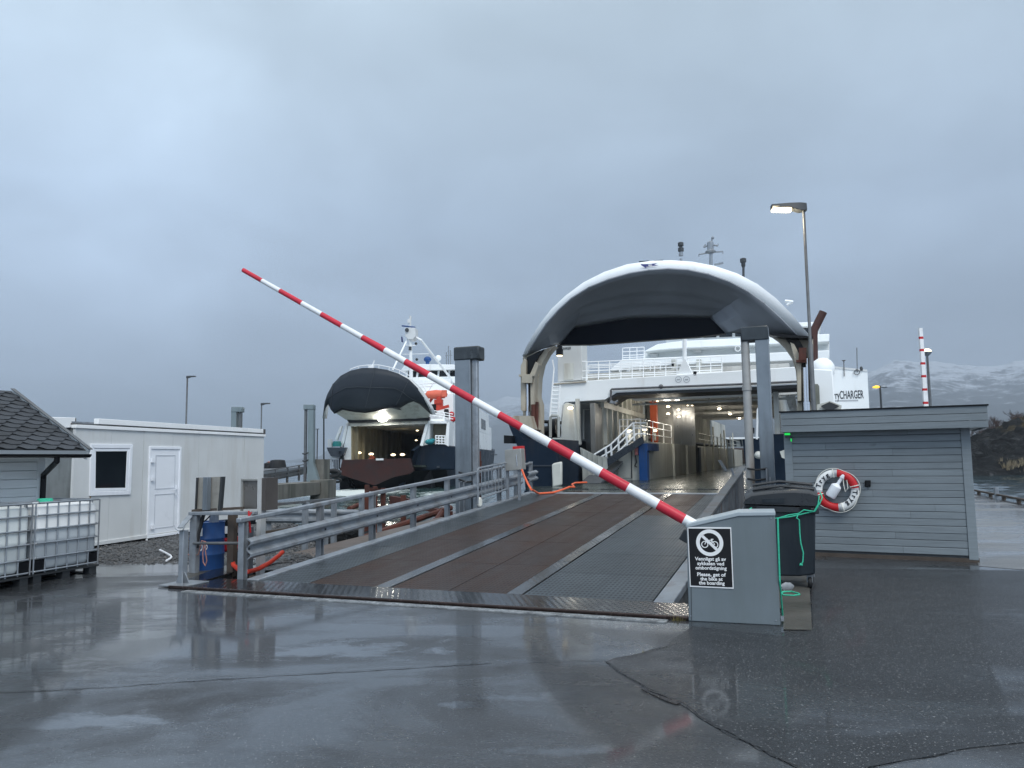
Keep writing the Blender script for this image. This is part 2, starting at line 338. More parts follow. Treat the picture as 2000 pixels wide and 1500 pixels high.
def water_mat():
    m, b = newmat('sea_water'); P = obj_coord()
    fb = noise_(mapped(P, (1, .8, 1)), .35, 8, .68, 1.2); fs = noise_(P, 1.6, 6, .7, .8)
    def blob(c, rx, ry):
        q = mapped(P, (1/rx, 1/ry, 0), (0, 0, 0), (-c.x/rx, -c.y/ry, 0)); d = N('ShaderNodeVectorMath'); d.operation = 'LENGTH'; L(q, d.inputs[0])
        return ramp_out(d.outputs['Value'], 1.0, .15)
    g1 = G(690, 962, -1); g2 = G(560, 985, -1); g3 = G(860, 965, -1)
    mask = math_('MAXIMUM', math_('MAXIMUM', blob(g1, 11, 26), math_('MULTIPLY', blob(g2, 9, 16), .8)), math_('MULTIPLY', blob(g3, 6, 18), .85))
    foam = ramp_out(math_('ADD', math_('MULTIPLY', mask, .62), math_('ADD', math_('MULTIPLY', fb, .55), math_('MULTIPLY', fs, .3))), .82, 1.0)
    cap = ramp_out(noise_(mapped(P, (1, .35, 1)), .5, 7, .7), .70, .78)
    churn = math_('MULTIPLY', mask, .8)
    c = mixc(churn, (.03, .052, .062), (.05, .115, .105))
    c = mixc(math_('MAXIMUM', math_('MULTIPLY', foam, .9), math_('MULTIPLY', cap, .3)), c, (.68, .74, .74))
    L(c, b.inputs['Base Color']); b.inputs['IOR'].default_value = 1.33
    L(math_('ADD', math_('MULTIPLY', foam, .5), .07), b.inputs['Roughness'])
    wv = math_('ADD', math_('MULTIPLY', noise_(mapped(P, (.8, 1.6, 1)), .9, 6, .6, .4), .8), math_('MULTIPLY', noise_(P, 5, 4, .6), .15))
    bump_(b, wv, .4, .12); return m
watermat = water_mat()

def mountain_mat():
    m, b = newmat('snowy_mountainside'); P = obj_coord()
    sz = N('ShaderNodeSeparateXYZ'); L(P, sz.inputs[0])
    ge = N('ShaderNodeNewGeometry'); sn = N('ShaderNodeSeparateXYZ'); L(ge.outputs['Normal'], sn.inputs[0])
    n1 = noise_(mapped(P, (1, 1, 2.2)), .012, 9, .72, .6); n2 = noise_(P, .05, 8, .75)
    h = math_('MULTIPLY', sz.outputs[2], .0019)
    s = math_('ADD', math_('ADD', h, math_('MULTIPLY', math_('SUBTRACT', n1, .5), 2.4)), math_('ADD', math_('MULTIPLY', math_('SUBTRACT', n2, .5), .9), math_('MULTIPLY', math_('SUBTRACT', sn.outputs[2], .8), .9)))
    snow = ramp_out(s, .70, 1.0)
    c = mixc(n2, (.014, .02, .025), (.05, .055, .06)); c = mixc(math_('MULTIPLY', snow, .9), c, (.44, .48, .54)); L(c, b.inputs['Base Color']); b.inputs['Roughness'].default_value = .85
    return m
def rock_mat():
    m, b = newmat('mossy_sea_rock'); P = obj_coord()
    sz = N('ShaderNodeSeparateXYZ'); L(P, sz.inputs[0])
    n1 = noise_(mapped(P, (1, 1, 2.6), (.3, .7, .2)), .55, 9, .72, 1.0); n2 = noise_(P, .35, 6, .6); n3 = noise_(P, 3.5, 6, .7)
    ge = N('ShaderNodeNewGeometry'); sn = N('ShaderNodeSeparateXYZ'); L(ge.outputs['Normal'], sn.inputs[0])
    r = ramp([(.38, (.004, .005, .006)), (.56, (.012, .014, .016)), (.72, (.075, .08, .085))]); L(n1, r.inputs[0])
    gr = mixc(n3, (.035, .028, .012), (.13, .095, .035))
    k = ramp_out(math_('ADD', math_('MULTIPLY', sz.outputs[2], .075), math_('ADD', math_('MULTIPLY', n2, .75), math_('MULTIPLY', sn.outputs[2], .35))), 1.05, 1.25)
    L(mixc(k, r.outputs[0], gr), b.inputs['Base Color']); b.inputs['Roughness'].default_value = .6; b.inputs['Specular IOR Level'].default_value = .15
    bump_(b, math_('ADD', n1, math_('MULTIPLY', n3, .4)), 1.0, .5); return m
def gravel_mat():
    m, b = newmat('dark_gravel'); P = obj_coord(); v = N('ShaderNodeTexVoronoi'); v.inputs['Scale'].default_value = 22; L(P, v.inputs['Vector'])
    r = ramp([(0, (.025, .026, .028)), (.6, (.06, .062, .066)), (1, (.2, .2, .2))]); L(v.outputs['Color'], r.inputs[0]); L(r.outputs[0], b.inputs['Base Color'])
    b.inputs['Roughness'].default_value = .45; bump_(b, v.outputs['Distance'], 1.0, .04); return m
def shingle_mat():
    m, b = newmat('asphalt_shingle'); P = obj_coord()
    n = noise_(P, 3, 5); f = noise_(P, 160, 2, .7); r = ramp([(.3, (.016, .019, .024)), (.7, (.042, .049, .06))]); L(math_('ADD', math_('MULTIPLY', n, .5), math_('MULTIPLY', f, .5)), r.inputs[0])
    oi = N('ShaderNodeNewGeometry'); rr = ramp([(0, .75), (1, 1.3)]); L(oi.outputs['Random Per Island'], rr.inputs[0])
    L(mixc(1, r.outputs[0], rr.outputs[0], 'MULTIPLY'), b.inputs['Base Color']); b.inputs['Roughness'].default_value = .6; bump_(b, f, .5, .01); return m
def board_mat(name, base, var=.14):
    m, b = newmat(name); P = obj_coord()
    g = noise_(mapped(P, (2, 2, 26)), 1.2, 6, .6, .5); k = noise_(mapped(P, (1, 1, 1.4)), 3.2, 2, .4); big = noise_(P, .9, 4)
    r = ramp([(.3, tuple(x*(1-var) for x in base)), (.7, tuple(x*(1+var) for x in base))]); L(math_('ADD', math_('MULTIPLY', g, .55), math_('MULTIPLY', big, .45)), r.inputs[0])
    kn = ramp_out(k, .76, .80); c = mixc(math_('MULTIPLY', kn, .45), r.outputs[0], tuple(x*.4 for x in base))
    ge = N('ShaderNodeNewGeometry'); rr = ramp([(0, .88), (1, 1.1)]); L(ge.outputs['Random Per Island'], rr.inputs[0])
    L(mixc(1, c, rr.outputs[0], 'MULTIPLY'), b.inputs['Base Color']); b.inputs['Roughness'].default_value = .5; bump_(b, g, .25, .006); return m
clap = board_mat('grey_clapboard_paint', (.18, .21, .23), .2); clap2 = board_mat('pale_grey_clapboard_paint', (.6, .64, .66), .1)
shingle = shingle_mat(); gravelm = gravel_mat(); mountainm = mountain_mat(); rockm = rock_mat()
def tank_mat():
    m, b = newmat('translucent_tank_plastic'); P = obj_coord(); s = N('ShaderNodeSeparateXYZ'); L(P, s.inputs[0])
    n = noise_(P, 4, 4)
    lv = ramp_out(s.outputs[2], .775, .785)
    c = mixc(lv, (.46, .5, .53), (.86, .87, .87)); L(mixc(math_('MULTIPLY', n, .25), c, (.2, .24, .26)), b.inputs['Base Color']); b.inputs['Roughness'].default_value = .35
    b.inputs['Subsurface Weight'].default_value = .0; return m
tankm = tank_mat()
tankfull = mat('full_tank_plastic', (.62, .66, .66), .35, 0, .12, 3)
def twig_mat():
    m, b = newmat('bare_twigs'); P = obj_coord(); r = ramp([(.3, (.03, .017, .014)), (.7, (.085, .046, .036))]); L(noise_(P, 1.2, 5), r.inputs[0]); L(r.outputs[0], b.inputs['Base Color']); b.inputs['Roughness'].default_value = .8; return m
twigm = twig_mat()
grassm = mat('dry_grass', (.27, .225, .15), .8, 0, .4, 3)
moss = mat('moss_tuft', (.10, .085, .03), .9, 0, .4, 20)

# ------------------------------------------------------------------ frames of the place
O_R = G(480, 1135); R = Frame(O_R, math.radians(20.8)); SLOPE = .06; RL = 12.05; RW = 6.1
def rz(s): return SLOPE*s
S0 = D(1033, 800, 29.5); S = Frame(S0, math.radians(20.8)); DK = .70; SEA = -1.0
B0 = D(735, 900, 74.0); B = Frame(B0, math.radians(3.5))

# ------------------------------------------------------------------ setting
mb = MB()
qe1 = G(2000, 985); qe2 = G(1905, 965); qd = (qe2-qe1).normalized()
HL = R.p(-.80, -.6, 0); HRr = R.p(-.80, 6.5, 0)
pier_end = qe1 + qd*52
pts = [V((-40, -30, 0)), V((34, -30, 0)), qe1 - qd*18, pier_end, R.p(58, 7.4, 0), R.p(12, 7.2, 0), R.p(.2, 7.2, 0), R.p(.2, 6.5, 0), HRr, HL, R.p(2.6, -.95, 0), V((-4.4, 14.2, 0)), V((-6.3, 13.4, 0)), V((-9.3, 13.2, 0)), V((-40, 13.5, 0))]
mb.prism([V((p.x, p.y, 0)) for p in pts], (0, 0, -2.6))
struct('quay', mb, asphalt)
mb = MB()                                                            # newer asphalt right of the barrier, lying on the old surface
a = [G(1352, 1224), G(1545, 1245), G(1588, 1228), G(1583, 1110), G(2080, 1116), G(2300, 1250), G(2300, 1420), G(1905, 1462), G(1690, 1500), G(1600, 1530), G(1560, 1500), G(1480, 1462), G(1400, 1422), G(1330, 1373), G(1262, 1346), G(1181, 1293), G(1300, 1262)]
n0 = len(a); ring = []
for i in range(n0):
    p, q = a[i], a[(i+1) % n0]
    for k in range(5):
        x = p.lerp(q, k/5); j = .018*(i not in (0, 1, 2, 3)); ring.append(V((x.x+random.uniform(-j, j), x.y+random.uniform(-j, j), .001)))
mb.prism(ring, (0, 0, .004)); struct('asphalt_patch', mb, asphalt2)
mb = MB(); a = [G(1912, 1106), G(1985, 1112), G(2300, 1125), V((qe1.x-.3, qe1.y, 0)) - qd*16, pier_end - R.v*.3, pier_end - R.v*5.6, G(1895, 1060)]
mb.prism([V((p.x, p.y, .001)) for p in a], (0, 0, .004)); struct('pier_paving', mb, pier_mat)
mb = MB()                                                            # concrete footing under the waste container
a = [G(1460, 1130), G(1580, 1125), G(1586, 1232), G(1530, 1231), G(1530, 1190), G(1440, 1190)]
mb.prism([V((p.x, p.y, .006)) for p in a], (0, 0, .006)); struct('concrete_footing', mb, concrete)
def crack(pts, w, name='asphalt_seam', m=None, h=.0065):
    mb = MB(); pl = []
    for i in range(len(pts)-1):
        n = max(2, int((pts[i+1]-pts[i]).length/.09))
        pl += [pts[i].lerp(pts[i+1], k/n) for k in range(n)]
    pl.append(pts[-1]); Lr = []; Rr = []
    for i, p in enumerate(pl):
        d = (pl[min(i+1, len(pl)-1)]-pl[max(i-1, 0)]).normalized(); nn = V((-d.y, d.x, 0))
        j = random.uniform(-.012, .012); ww = w*random.uniform(.45, 1.2)/2
        Lr.append(V((p.x, p.y, h))+nn*(j+ww)); Rr.append(V((p.x, p.y, h))+nn*(j-ww))
    mb.loft([Lr, Rr]); return struct(name, mb, m or black)
crackm = mat('dark_wet_seam', (.010, .011, .013), .3, 0, .3, 20)
palecr = mat('pale_wet_seam', (.065, .07, .076), .16, 0, .4, 20)
crack([G(1180, 1292), G(1262, 1345), G(1330, 1372), G(1400, 1422), G(1480, 1462), G(1560, 1500), G(1600, 1530)], .010, m=crackm)
crack([G(1255, 1345), G(1285, 1362), G(1325, 1376)], .04, m=crackm)
crack([G(1000, 1294), G(1180, 1290), G(1250, 1280), G(1330, 1255)], .009, m=crackm)
crack([G(-30, 1354), G(130, 1347), G(330, 1333), G(560, 1318), G(760, 1307), G(960, 1294)], .022, m=palecr)
crack([G(1690, 1500), G(1820, 1476), G(1960, 1462), G(2040, 1458)], .008, m=crackm)
# sea
mb = MB(); rings = []; d = 9.0
while d < 12000: rings.append(d); d *= 1.014 if d < 160 else 1.06
NA = 300; vs = []
for r_ in rings:
    amp = .16*min(1, 260/r_) if r_ < 700 else 0
    for k in range(NA+1):
        a = math.radians(-62 + 124*k/NA); x = r_*math.sin(a); y = r_*math.cos(a)
        z = SEA + amp*(noise.noise(V((x*.55, y*.8, .3))) + .5*noise.noise(V((x*1.3, y*1.9, 7)))) if amp else SEA
        vs.append((x, y, z))
mb.add(vs, [(i*(NA+1)+k, i*(NA+1)+k+1, (i+1)*(NA+1)+k+1, (i+1)*(NA+1)+k) for i in range(len(rings)-1) for k in range(NA)])
struct('sea', mb, watermat)
# mountains across the fjord
def prof(px):                                                        # skyline above the horizon in photo pixels
    st = [(-200, 0), (560, 5), (620, 12), (650, 30), (700, 22), (800, 40), (930, 110), (1000, 128), (1100, 105), (1200, 95), (1330, 90), (1450, 95), (1600, 135), (1690, 165), (1760, 185), (1830, 182), (1900, 172), (1960, 172), (2050, 180), (2300, 190), (2700, 150)]
    for (a, b), (c, e) in zip(st, st[1:]):
        if a <= px <= c: t = (px-a)/(c-a); t = t*t*(3-2*t); return b+(e-b)*t
    return 0
mb = MB(); NX, NY = 420, 120; vs = []
for j in range(NY+1):
    t = j/NY
    for i in range(NX+1):
        px = 540 + 1760*i/NX; far = 1.75 - .75*min(1, max(0, (px-1120)/180))
        y = (1700 + 3600*t)*far; k = (px-1000)/FPX; x = k*y
        rise = min(1, max(0, (t - .02 - .05*noise.noise(V((k*6, 3, 1))))/.72)); rise = rise**.62
        f = noise.fractal(V((x*.0028, y*.0022, .5)), .85, 2.15, 8); rdg = 1-abs(noise.noise(V((x*.0042+y*.0009, y*.0013, 4))))*2
        H = prof(px)/FPX*y
        z = SEA - 6 + H*rise*(.95+.05*f*rise + .13*rdg*(1-rise)) + 30*f*min(1, rise*3)*min(1, H/150)
        vs.append((x, y, z))
mb.add(vs, [(j*(NX+1)+i, j*(NX+1)+i+1, (j+1)*(NX+1)+i+1, (j+1)*(NX+1)+i) for j in range(NY) for i in range(NX)])
struct('mountains', mb, mountainm, angle=180)
# rocky headland on the right
mb = MB(); hp = D(1900, 930, 95); NX, NY = 130, 110; vs = []
for j in range(NY+1):
    for i in range(NX+1):
        x = hp.x - 9 + 48*i/NX; y = 92 + 55*j/NY
        e = min(1, max(0, (x*97/y-hp.x+7.2+(1.2*noise.noise(V((y*.15, 1, 1)))))/21)); g = min(1, max(0, (y-93.5-2.2*noise.noise(V((x*.2, 5, 5))))/9))
        f = noise.fractal(V((x*.22, y*.22, .1)), .8, 2.2, 6); r2 = noise.fractal(V((x*.12+y*.05, y*.5, 2)), .7, 2.2, 5)
        z = SEA - .6 + (10.3*e)*min(1, g*1.05)**.6 + (f*1.3+r2*1.5)*min(1, e*4)*min(1, g*3)
        z += .45*abs(noise.noise(V((x*.9+z*.8, y*.4, z*.9))))*min(1, g*3)*min(1, e*5)
        vs.append((x, y, z))
mb.add(vs, [(j*(NX+1)+i, j*(NX+1)+i+1, (j+1)*(NX+1)+i+1, (j+1)*(NX+1)+i) for j in range(NY) for i in range(NX)])
struct('headland', mb, rockm, angle=60)
HV = vs; HNX, HNY = NX, NY
def head_z(x, y):
    i = int((x-(hp.x-9))/48*HNX); j = int((y-92)/55*HNY); i = max(0, min(HNX, i)); j = max(0, min(HNY, j)); return HV[j*(HNX+1)+i][2]
def bush(x, y, h, wd, label):
    mb = MB(); z0 = head_z(x, y) - .3
    def br(p, d, l, r, lev):
        q = p + d*l; mb.tube([p, p.lerp(q, .5)+V((random.uniform(-.05, .05), random.uniform(-.05, .05), .02))*l, q], [r, r*.8, r*.55], 3, False)
        if lev: 
            for _ in range(random.randint(3, 4)):
                dd = (d + V((random.uniform(-.75, .75), random.uniform(-.75, .75), random.uniform(-.15, .55)))).normalized()
                br(p.lerp(q, random.uniform(.45, 1)), dd, l*random.uniform(.55, .8), r*.55, lev-1)
    for _ in range(17):
        a = random.uniform(0, 6.28); br(V((x+math.cos(a)*wd*random.uniform(.1, .5), y+math.sin(a)*wd*.4, z0)), V((math.cos(a)*.4, math.sin(a)*.4, 1)).normalized(), h*random.uniform(.26, .38), .045, 4)
    return single('bare_bush', label, 'bush', mb, twigm, group='bare bushes on the headland', loc=V((x, y, z0)))
for (px, y, h, wd, lab) in [(1906, 112, 2.7, 3.6, 'bare brown bush at the left foot of the headland, beside the grey hut roof'), (1930, 113, 2.9, 3.6, 'second bare bush from the hut roof, on the headland crest'), (1956, 114, 2.8, 3.8, 'bare bush in the middle of the row above the mossy rock'),
                            (1982, 115, 2.6, 4.0, 'tall bare bush near the right edge of the picture, above the rock'), (2008, 115, 2.6, 4.0, 'bare bush farthest right on the headland, cut by the picture edge')]:
    bush(D(px, 850, y).x, y, h, wd, lab)
# dry grass on the shore of the headland: nobody could count the blades
mb = MB()
for _ in range(1500):
    x = random.uniform(hp.x+3.6, hp.x+10); y = 93.6 + random.uniform(0, 2.6); z = head_z(x, y)
    if z > .5 or z < SEA: continue
    a = random.uniform(0, 6.28); hh = random.uniform(.4, .95); dx = V((math.cos(a), math.sin(a), 0))*.05; ln = V((random.uniform(-.25, .25), random.uniform(-.25, .25), hh))
    p = V((x, y, z-.05)); mb.add([p-dx, p+dx, p+ln], [(0, 1, 2)])
go = struct('dry_grass', mb, grassm, flat=True); go['kind'] = 'stuff'; go['label'] = 'pale dry grass at the foot of the headland'; go['category'] = 'grass'
# gravel shore, left of the ramp
mb = MB(); NX, NY = 90, 80; vs = []
c0 = V((-22, 12.4, 0))
def shore(x, y):
    w_ = .4*noise.noise(V((x*.6, y*.6, 2)))                              # the slope down to the water starts at the cabin's corner
    drop = max(0, min((x+6.9+w_)*1.0, (y-14.8+w_)*.75)); drop = max(drop, max(0, y-23.6+w_)*1.1)
    return -.02 - drop + .05*noise.noise(V((x*1.7, y*1.7, 1))) + .25*min(1, drop)*noise.noise(V((x*2.3, y*2.3, 8)))
for j in range(NY+1):
    for i in range(NX+1):
        x = -24 + 24.5*i/NX; y = 12.6 + 15*j/NY; z = shore(x, y)
        if y < 13.3: z = min(z, -.03)
        vs.append((x, y, max(z, -2.2)))
mb.add(vs, [(j*(NX+1)+i, j*(NX+1)+i+1, (j+1)*(NX+1)+i+1, (j+1)*(NX+1)+i) for j in range(NY) for i in range(NX)])
struct('gravel_ground', mb, gravelm, angle=180)
mb = MB(); ico = [(0, 0, 1), (.9, 0, .1), (-.4, .85, .1), (-.5, -.8, .05), (0, 0, -.6)]; icf = [(0, 1, 2), (0, 2, 3), (0, 3, 1), (4, 2, 1), (4, 3, 2), (4, 1, 3)]
for _ in range(9000):
    x = random.uniform(-8.9, -1.2); y = 13.3 + random.random()**1.5*11
    z = shore(x, y)
    if z < -1.25: continue
    r_ = random.uniform(.012, .04)*(1 if z > -.15 else 1.8); a = random.uniform(0, 6.28); ca, sa = math.cos(a)*r_, math.sin(a)*r_
    j = [random.uniform(.7, 1.3) for _ in range(5)]
    mb.add([(x+(p[0]*ca-p[1]*sa)*k, y+(p[0]*sa+p[1]*ca)*k, z+.01+p[2]*r_*.7*k) for p, k in zip(ico, j)], icf)
go = struct('gravel', mb, mat('gravel_stones', (.085, .088, .092), .4, 0, .6, 14), flat=True); go['kind'] = 'stuff'; go['label'] = 'dark crushed gravel in front of the office cabin'; go['category'] = 'gravel'
# moss and grass tufts in the joint at the cabinet's foot
mb = MB(); rt = random.Random(3)
for px, py, n_, sp in ((1324, 1212, 45, .03), (1300, 1206, 10, .05), (1240, 1202, 8, .06), (1262, 1276, 5, .02)):
    c = G(px, py)
    for _ in range(n_):
        p = c + V((rt.gauss(0, sp), rt.gauss(0, sp*.4), 0)); h_ = rt.uniform(.015, .06); a = rt.uniform(0, 6.28); w_ = V((math.cos(a), math.sin(a), 0))*.004
        mb.add([p-w_, p+w_, p+V((rt.uniform(-.03, .03), rt.uniform(-.03, .03), h_))], [(0, 1, 2)])
go = struct('moss_tufts', mb, moss, flat=True); go['kind'] = 'stuff'; go['label'] = 'brownish moss tufts in the joint beside the barrier cabinet'; go['category'] = 'moss'
# rocks at the water's edge
for i, (px, py, r_) in enumerate([(655, 1052, .34), (610, 1058, .3), (575, 1062, .26), (690, 1046, .3), (640, 1064, .24), (545, 1050, .32), (718, 1052, .26)]):
    p = G(px, py, -.75); mb = MB(); bm = bmesh.new(); bmesh.ops.create_icosphere(bm, subdivisions=3, radius=1)
    vs = [v.co.copy() for v in bm.verts]; fs = [tuple(v.index for v in f.verts) for f in bm.faces]; bm.free()
    mb.add([p + V((v.x*1.3, v.y, v.z*.75))*r_*(1+.45*noise.noise(v*1.3+V((i*9, 0, 0)))+.15*noise.noise(v*4)) for v in vs], fs)
    single('shore_rock', ['dark rock farthest right but one at the shore behind the guard rail', 'dark rock in the middle of the shore seen under the guard rail', 'small dark rock at the shore left of the middle', 'dark rock at the shore beside the red frame', 'small rock nearest the ramp at the shore', 'dark rock at the shore below the steel cabinet', 'dark shore rock nearest the red steel frame'][i], 'rock', mb, rockm, group='rocks at the water edge')
# ------------------------------------------------------------------ link ramp
root = thing('link_ramp', 'long rust-brown and grey steel ramp leading up from the quay to the open ferry', 'ramp', R.p(0, RW/2, 0), -R.h)
def deck_quad(mb, s0, s1, t0, t1, up=.0, th=.05):
    mb.prism([R.p(s0, t0, rz(s0)+up), R.p(s0, t1, rz(s0)+up), R.p(s1, t1, rz(s1)+up), R.p(s1, t0, rz(s1)+up)], (0, 0, -th))
g = .006
def strip(t0, t1, m, cuts, name='deck_panel'):
    for a, b in zip(cuts, cuts[1:]):
        mb = MB(); deck_quad(mb, a+g, b-g, t0+g, t1-g); part(name, mb, m, root)
strip(.22, 1.02, grate_grey, [.05, 3.0, 5.6, 7.0, 9.6, RL])
strip(1.02, 2.1, grate_brown, [.05, 1.9, 3.9, 5.9, 7.9, 10, RL])
strip(2.34, 3.2, grate_brown, [.05, 1.9, 3.9, 5.9, 7.9, 10, RL]); strip(3.2, 4.0, grate_brown, [.05, 1.9, 3.9, 5.9, 7.9, 10, RL])
strip(4.23, 5.85, grate_grey, [.05, 1.5, 3.0, 4.6, 6.2, 7.6]); strip(4.23, 5.1, grate_brown, [7.6, 9.4, RL]); strip(5.1, 5.85, grate_grey, [7.6, 9.4, RL])
for t0, t1 in ((2.1, 2.33), (4.0, 4.22)):
    for k, (a, b) in enumerate(zip([.05, 2.2, 4.1, 6, 8, 10], [2.2, 4.1, 6, 8, 10, RL])):
        mb = MB(); deck_quad(mb, a+g, b-g, t0+.01, t1-.01, .008); part('tread_strip', mb, tread_wet if (t0 < 3 and k in (2, 4)) or (t0 > 3 and k in (1, 4)) else tread_pale, root)
mb = MB(); deck_quad(mb, .02, RL, 0.0, .2, .03, .12); part('kerb', mb, galv, root, bev=.01)
mb = MB(); deck_quad(mb, .02, RL, 5.87, 6.1, .012, .1); part('kerb', mb, galv, root, bev=.01)
mb = MB(); deck_quad(mb, 0.03, RL-.02, .05, RW-.05, -.07, .45); part('girder', mb, galv_dark, root)
mb = MB(); deck_quad(mb, RL-.22, RL+.06, .0, RW, .012, .07); part('end_beam', mb, galv, root)
# hinge plate and rail at the quay edge
mb = MB(); mb.prism([R.p(-.78, -.5, .012), R.p(-.78, 6.45, .012), R.p(.045, 6.45, .012), R.p(.045, -.5, .012)], (0, 0, -.05)); part('hinge_plate', mb, tread_wet, root)
mb = MB(); mb.bar(R.p(-.81, -.62, .018), R.p(-.81, 6.45, .018), .05, .04); part('hinge_rail', mb, mat('dark_wet_rail', (.035, .024, .022), .25, .3, .3, 6), root, bev=.012)
mb = MB(); mb.bar(R.p(-.97, -.2, .006), R.p(-.97, 6.2, .006), .13, .012); struct('quay_edge_strip', mb, mat('worn_white_edge_paint', (.22, .235, .245), .25, 0, .45, 9, .1, 60, (.06, .065, .07), .8, 5))
# W-beam guard rail on the ramp
WP = [(0, -.155), (.03, -.15), (.085, -.11), (.085, -.07), (.012, -.02), (.012, .02), (.085, .07), (.085, .11), (.03, .15), (0, .155), (-.012, .15), (.018, .138), (.07, .1), (.07, .078), (0, .02), (0, -.02), (.07, -.078), (.07, -.1), (.018, -.138), (-.012, -.15)]
gr = thing('guard_rail', 'galvanised double-wave guard rail with handrail along the left side of the ramp', 'guard rail', R.p(0, -.12, 0), -R.h)
for a, b in ((.12, 3.9), (3.9, 7.9), (7.9, 11.75)):
    mb = MB(); mb.sweep(WP, [R.p(a, -.1, rz(a)+.43), R.p(b+.02, -.1-.004*(a > 0), rz(b)+.43)], R.v); part('beam', mb, galv, gr)
mb = MB(); mb.sweep(WP, [R.p(12.35, -.1, rz(12.3)+.43), R.p(13.1, -.1, rz(13)+.43)], R.v); part('beam', mb, galv, gr)
for s_ in (.12, 2.05, 3.75, 5.4, 7.05, 8.7, 10.3, 11.6, 12.9):
    mb = MB(); z = rz(s_); c = R.p(s_, -.2, z-.35); h = 1.2 if s_ > .2 else 1.16
    mb.box(c, .1, .012, h, R.v, R.u); mb.box(c + R.u*.085, .1, .012, h, R.v, R.u); mb.box(c+R.u*.0425-R.v*.043, .012, .072, h, R.v, R.u)
    po_ = part('post', mb, galv, gr)
    for dz in (.43, .36):
        mb = MB(); q = R.p(s_+.04, -.09, rz(s_)+dz); mb.tube([q, q+R.v*.012], .018, 8); part('bolt', mb, dkgrey, po_)
mb = MB(); mb.bar(R.p(.05, -.2, rz(.05)+.85), R.p(10.9, -.2, rz(10.9)+.85), .09, .07); part('handrail', mb, galv, gr, bev=.015)
mb = MB(); mb.bar(R.p(11.2, -.2, rz(11.2)+.8), R.p(13.0, -.2, rz(13)+.8), .08, .06); part('handrail', mb, galv, gr, bev=.015)
# barred gate with a wheel folded back on the rail
gt = thing('barred_gate', 'small grey barred gate with a white wheel, folded against the guard rail', 'gate', R.p(9.2, .16, rz(9.2)), -R.h)
def rp(s, z, t=.1): return R.p(s, t, rz(s)+z)
a0, a1 = 8.2, 10.25
mb = MB(); mb.tube([rp(a0, .14), rp(a0, .95), rp(a0+.08, 1.0), rp(a1, 1.0)], .026, 8); mb.tube([rp(a1, 1.02), rp(a1, .1)], .03, 8); mb.tube([rp(a0, .24), rp(a1, .3)], .022, 8); part('gate_frame', mb, galv, gt)
for k in range(1, 9):
    s_ = a0 + (a1-a0)*k/9; mb = MB(); mb.tube([rp(s_, .26), rp(s_, .98)], .011, 6); part('bar', mb, galv, gt)
mb = MB(); mb.lathe([(.03, -.03), (.1, -.03), (.115, -.015), (.115, .015), (.1, .03), (.03, .03)], rp(a0+.1, .17), 20, R.v); part('wheel', mb, [cream_rope], gt)
# right ramp railing
rr = thing('slatted_railing', 'grey slatted railing along the right side of the ramp, behind the barrier cabinet', 'railing', R.p(0, RW+.06, 0), -R.h)
mb = MB(); mb.bar(R.p(1.0, RW+.06, rz(1)+.58), R.p(10.6, RW+.06, rz(10.6)+.80), .16, .05); part('handrail', mb, galv_dark, rr, bev=.01)
for k in range(33):
    s_ = 1.1 + k*.295; mb = MB(); mb.box(R.p(s_, RW+.06, rz(s_)-.1), .03, .05, .66+.022*s_, R.v, R.u); part('slat', mb, galv_dark, rr)
fl = thing('deck_floodlight', 'small dark floodlight box clamped on the slatted railing', 'floodlight', R.p(8.2, RW+.02, rz(8.2)+.83), -R.h)
p0 = R.p(8.2, RW-.1, rz(8.2)+.86); ax = (R.v*-.75+R.u*.2+UP*.55).normalized(); ay = R.u; az = ax.cross(ay)
mb = MB(); mb.box(p0+V((0, 0, .02)), .16, .2, .30, ax.cross(UP).normalized(), ay, (UP*.85-R.v*.5).normalized()); part('housing', mb, dkgrey, fl, bev=.015)
mb = MB(); mb.tube([R.p(8.2, RW+.04, rz(8.2)+.8), R.p(8.2, RW, rz(8.2)+.95)], .025); part('bracket', mb, galv, fl)

# ------------------------------------------------------------------ lift towers
def tbox(mb, F, a, px0, px1, py, z0, dep, zt=None):
    P = F.pix(px0, py, a); Q = F.pix(px1, py, a); zt = P.z if zt is None else zt
    mb.prism([V((P.x, P.y, z0)), V((Q.x, Q.y, z0)), V((Q.x, Q.y, zt)), V((P.x, P.y, zt))], F.u*dep); return zt
sL = R.loc(D(905, 800, 20.0))[0]
lt = thing('lift_tower', 'tall grey ramp lift tower with a dark weathered cap, left of the ramp', 'lift tower', D(905, 960, 20.2)*1, -R.h)
mb = MB(); tbox(mb, R, sL, 888, 918, 700, -1.6, .36, R.pix(890, 690, sL).z); part('column', mb, mat('blue_grey_galvanising', (.2, .235, .27), .42, .25, .25, 1.4, .05, 20, (.06, .07, .08), .7, 1.2, True), lt, bev=.012)
mb = MB(); zc = R.pix(900, 704, sL).z; tbox(mb, R, sL-.02, 885, 935, 678, zc, .42); part('cap', mb, mat('weathered_dark_cap', (.05, .06, .068), .35, .2, .4, 2, .1, 20, (.2, .22, .23), .5, 2.5, True), lt, bev=.04)
mb = MB(); tbox(mb, R, sL+.06, 920.5, 931.5, 700, -1.6, .14, R.pix(925, 698, sL).z); part('guide_column', mb, galv, lt, bev=.02)
for py in (922, 936):
    p = R.pix(896, py, sL-.03); q = R.pix(931, py+3, sL+.03); mb = MB(); mb.tube([p, p.lerp(q, .5)-UP*.05-R.u*.05, q], .022, 6); part('strap', mb, blackrub, lt)
mb = MB(); q = R.pix(936, 900, sL+.3); mb.tube([q+UP*.25, q-UP*.4], .05, 6); mb.tube([q+UP*.0+R.v*.04, q-UP*1.6], .03, 6); part('chain', mb, rust, lt)
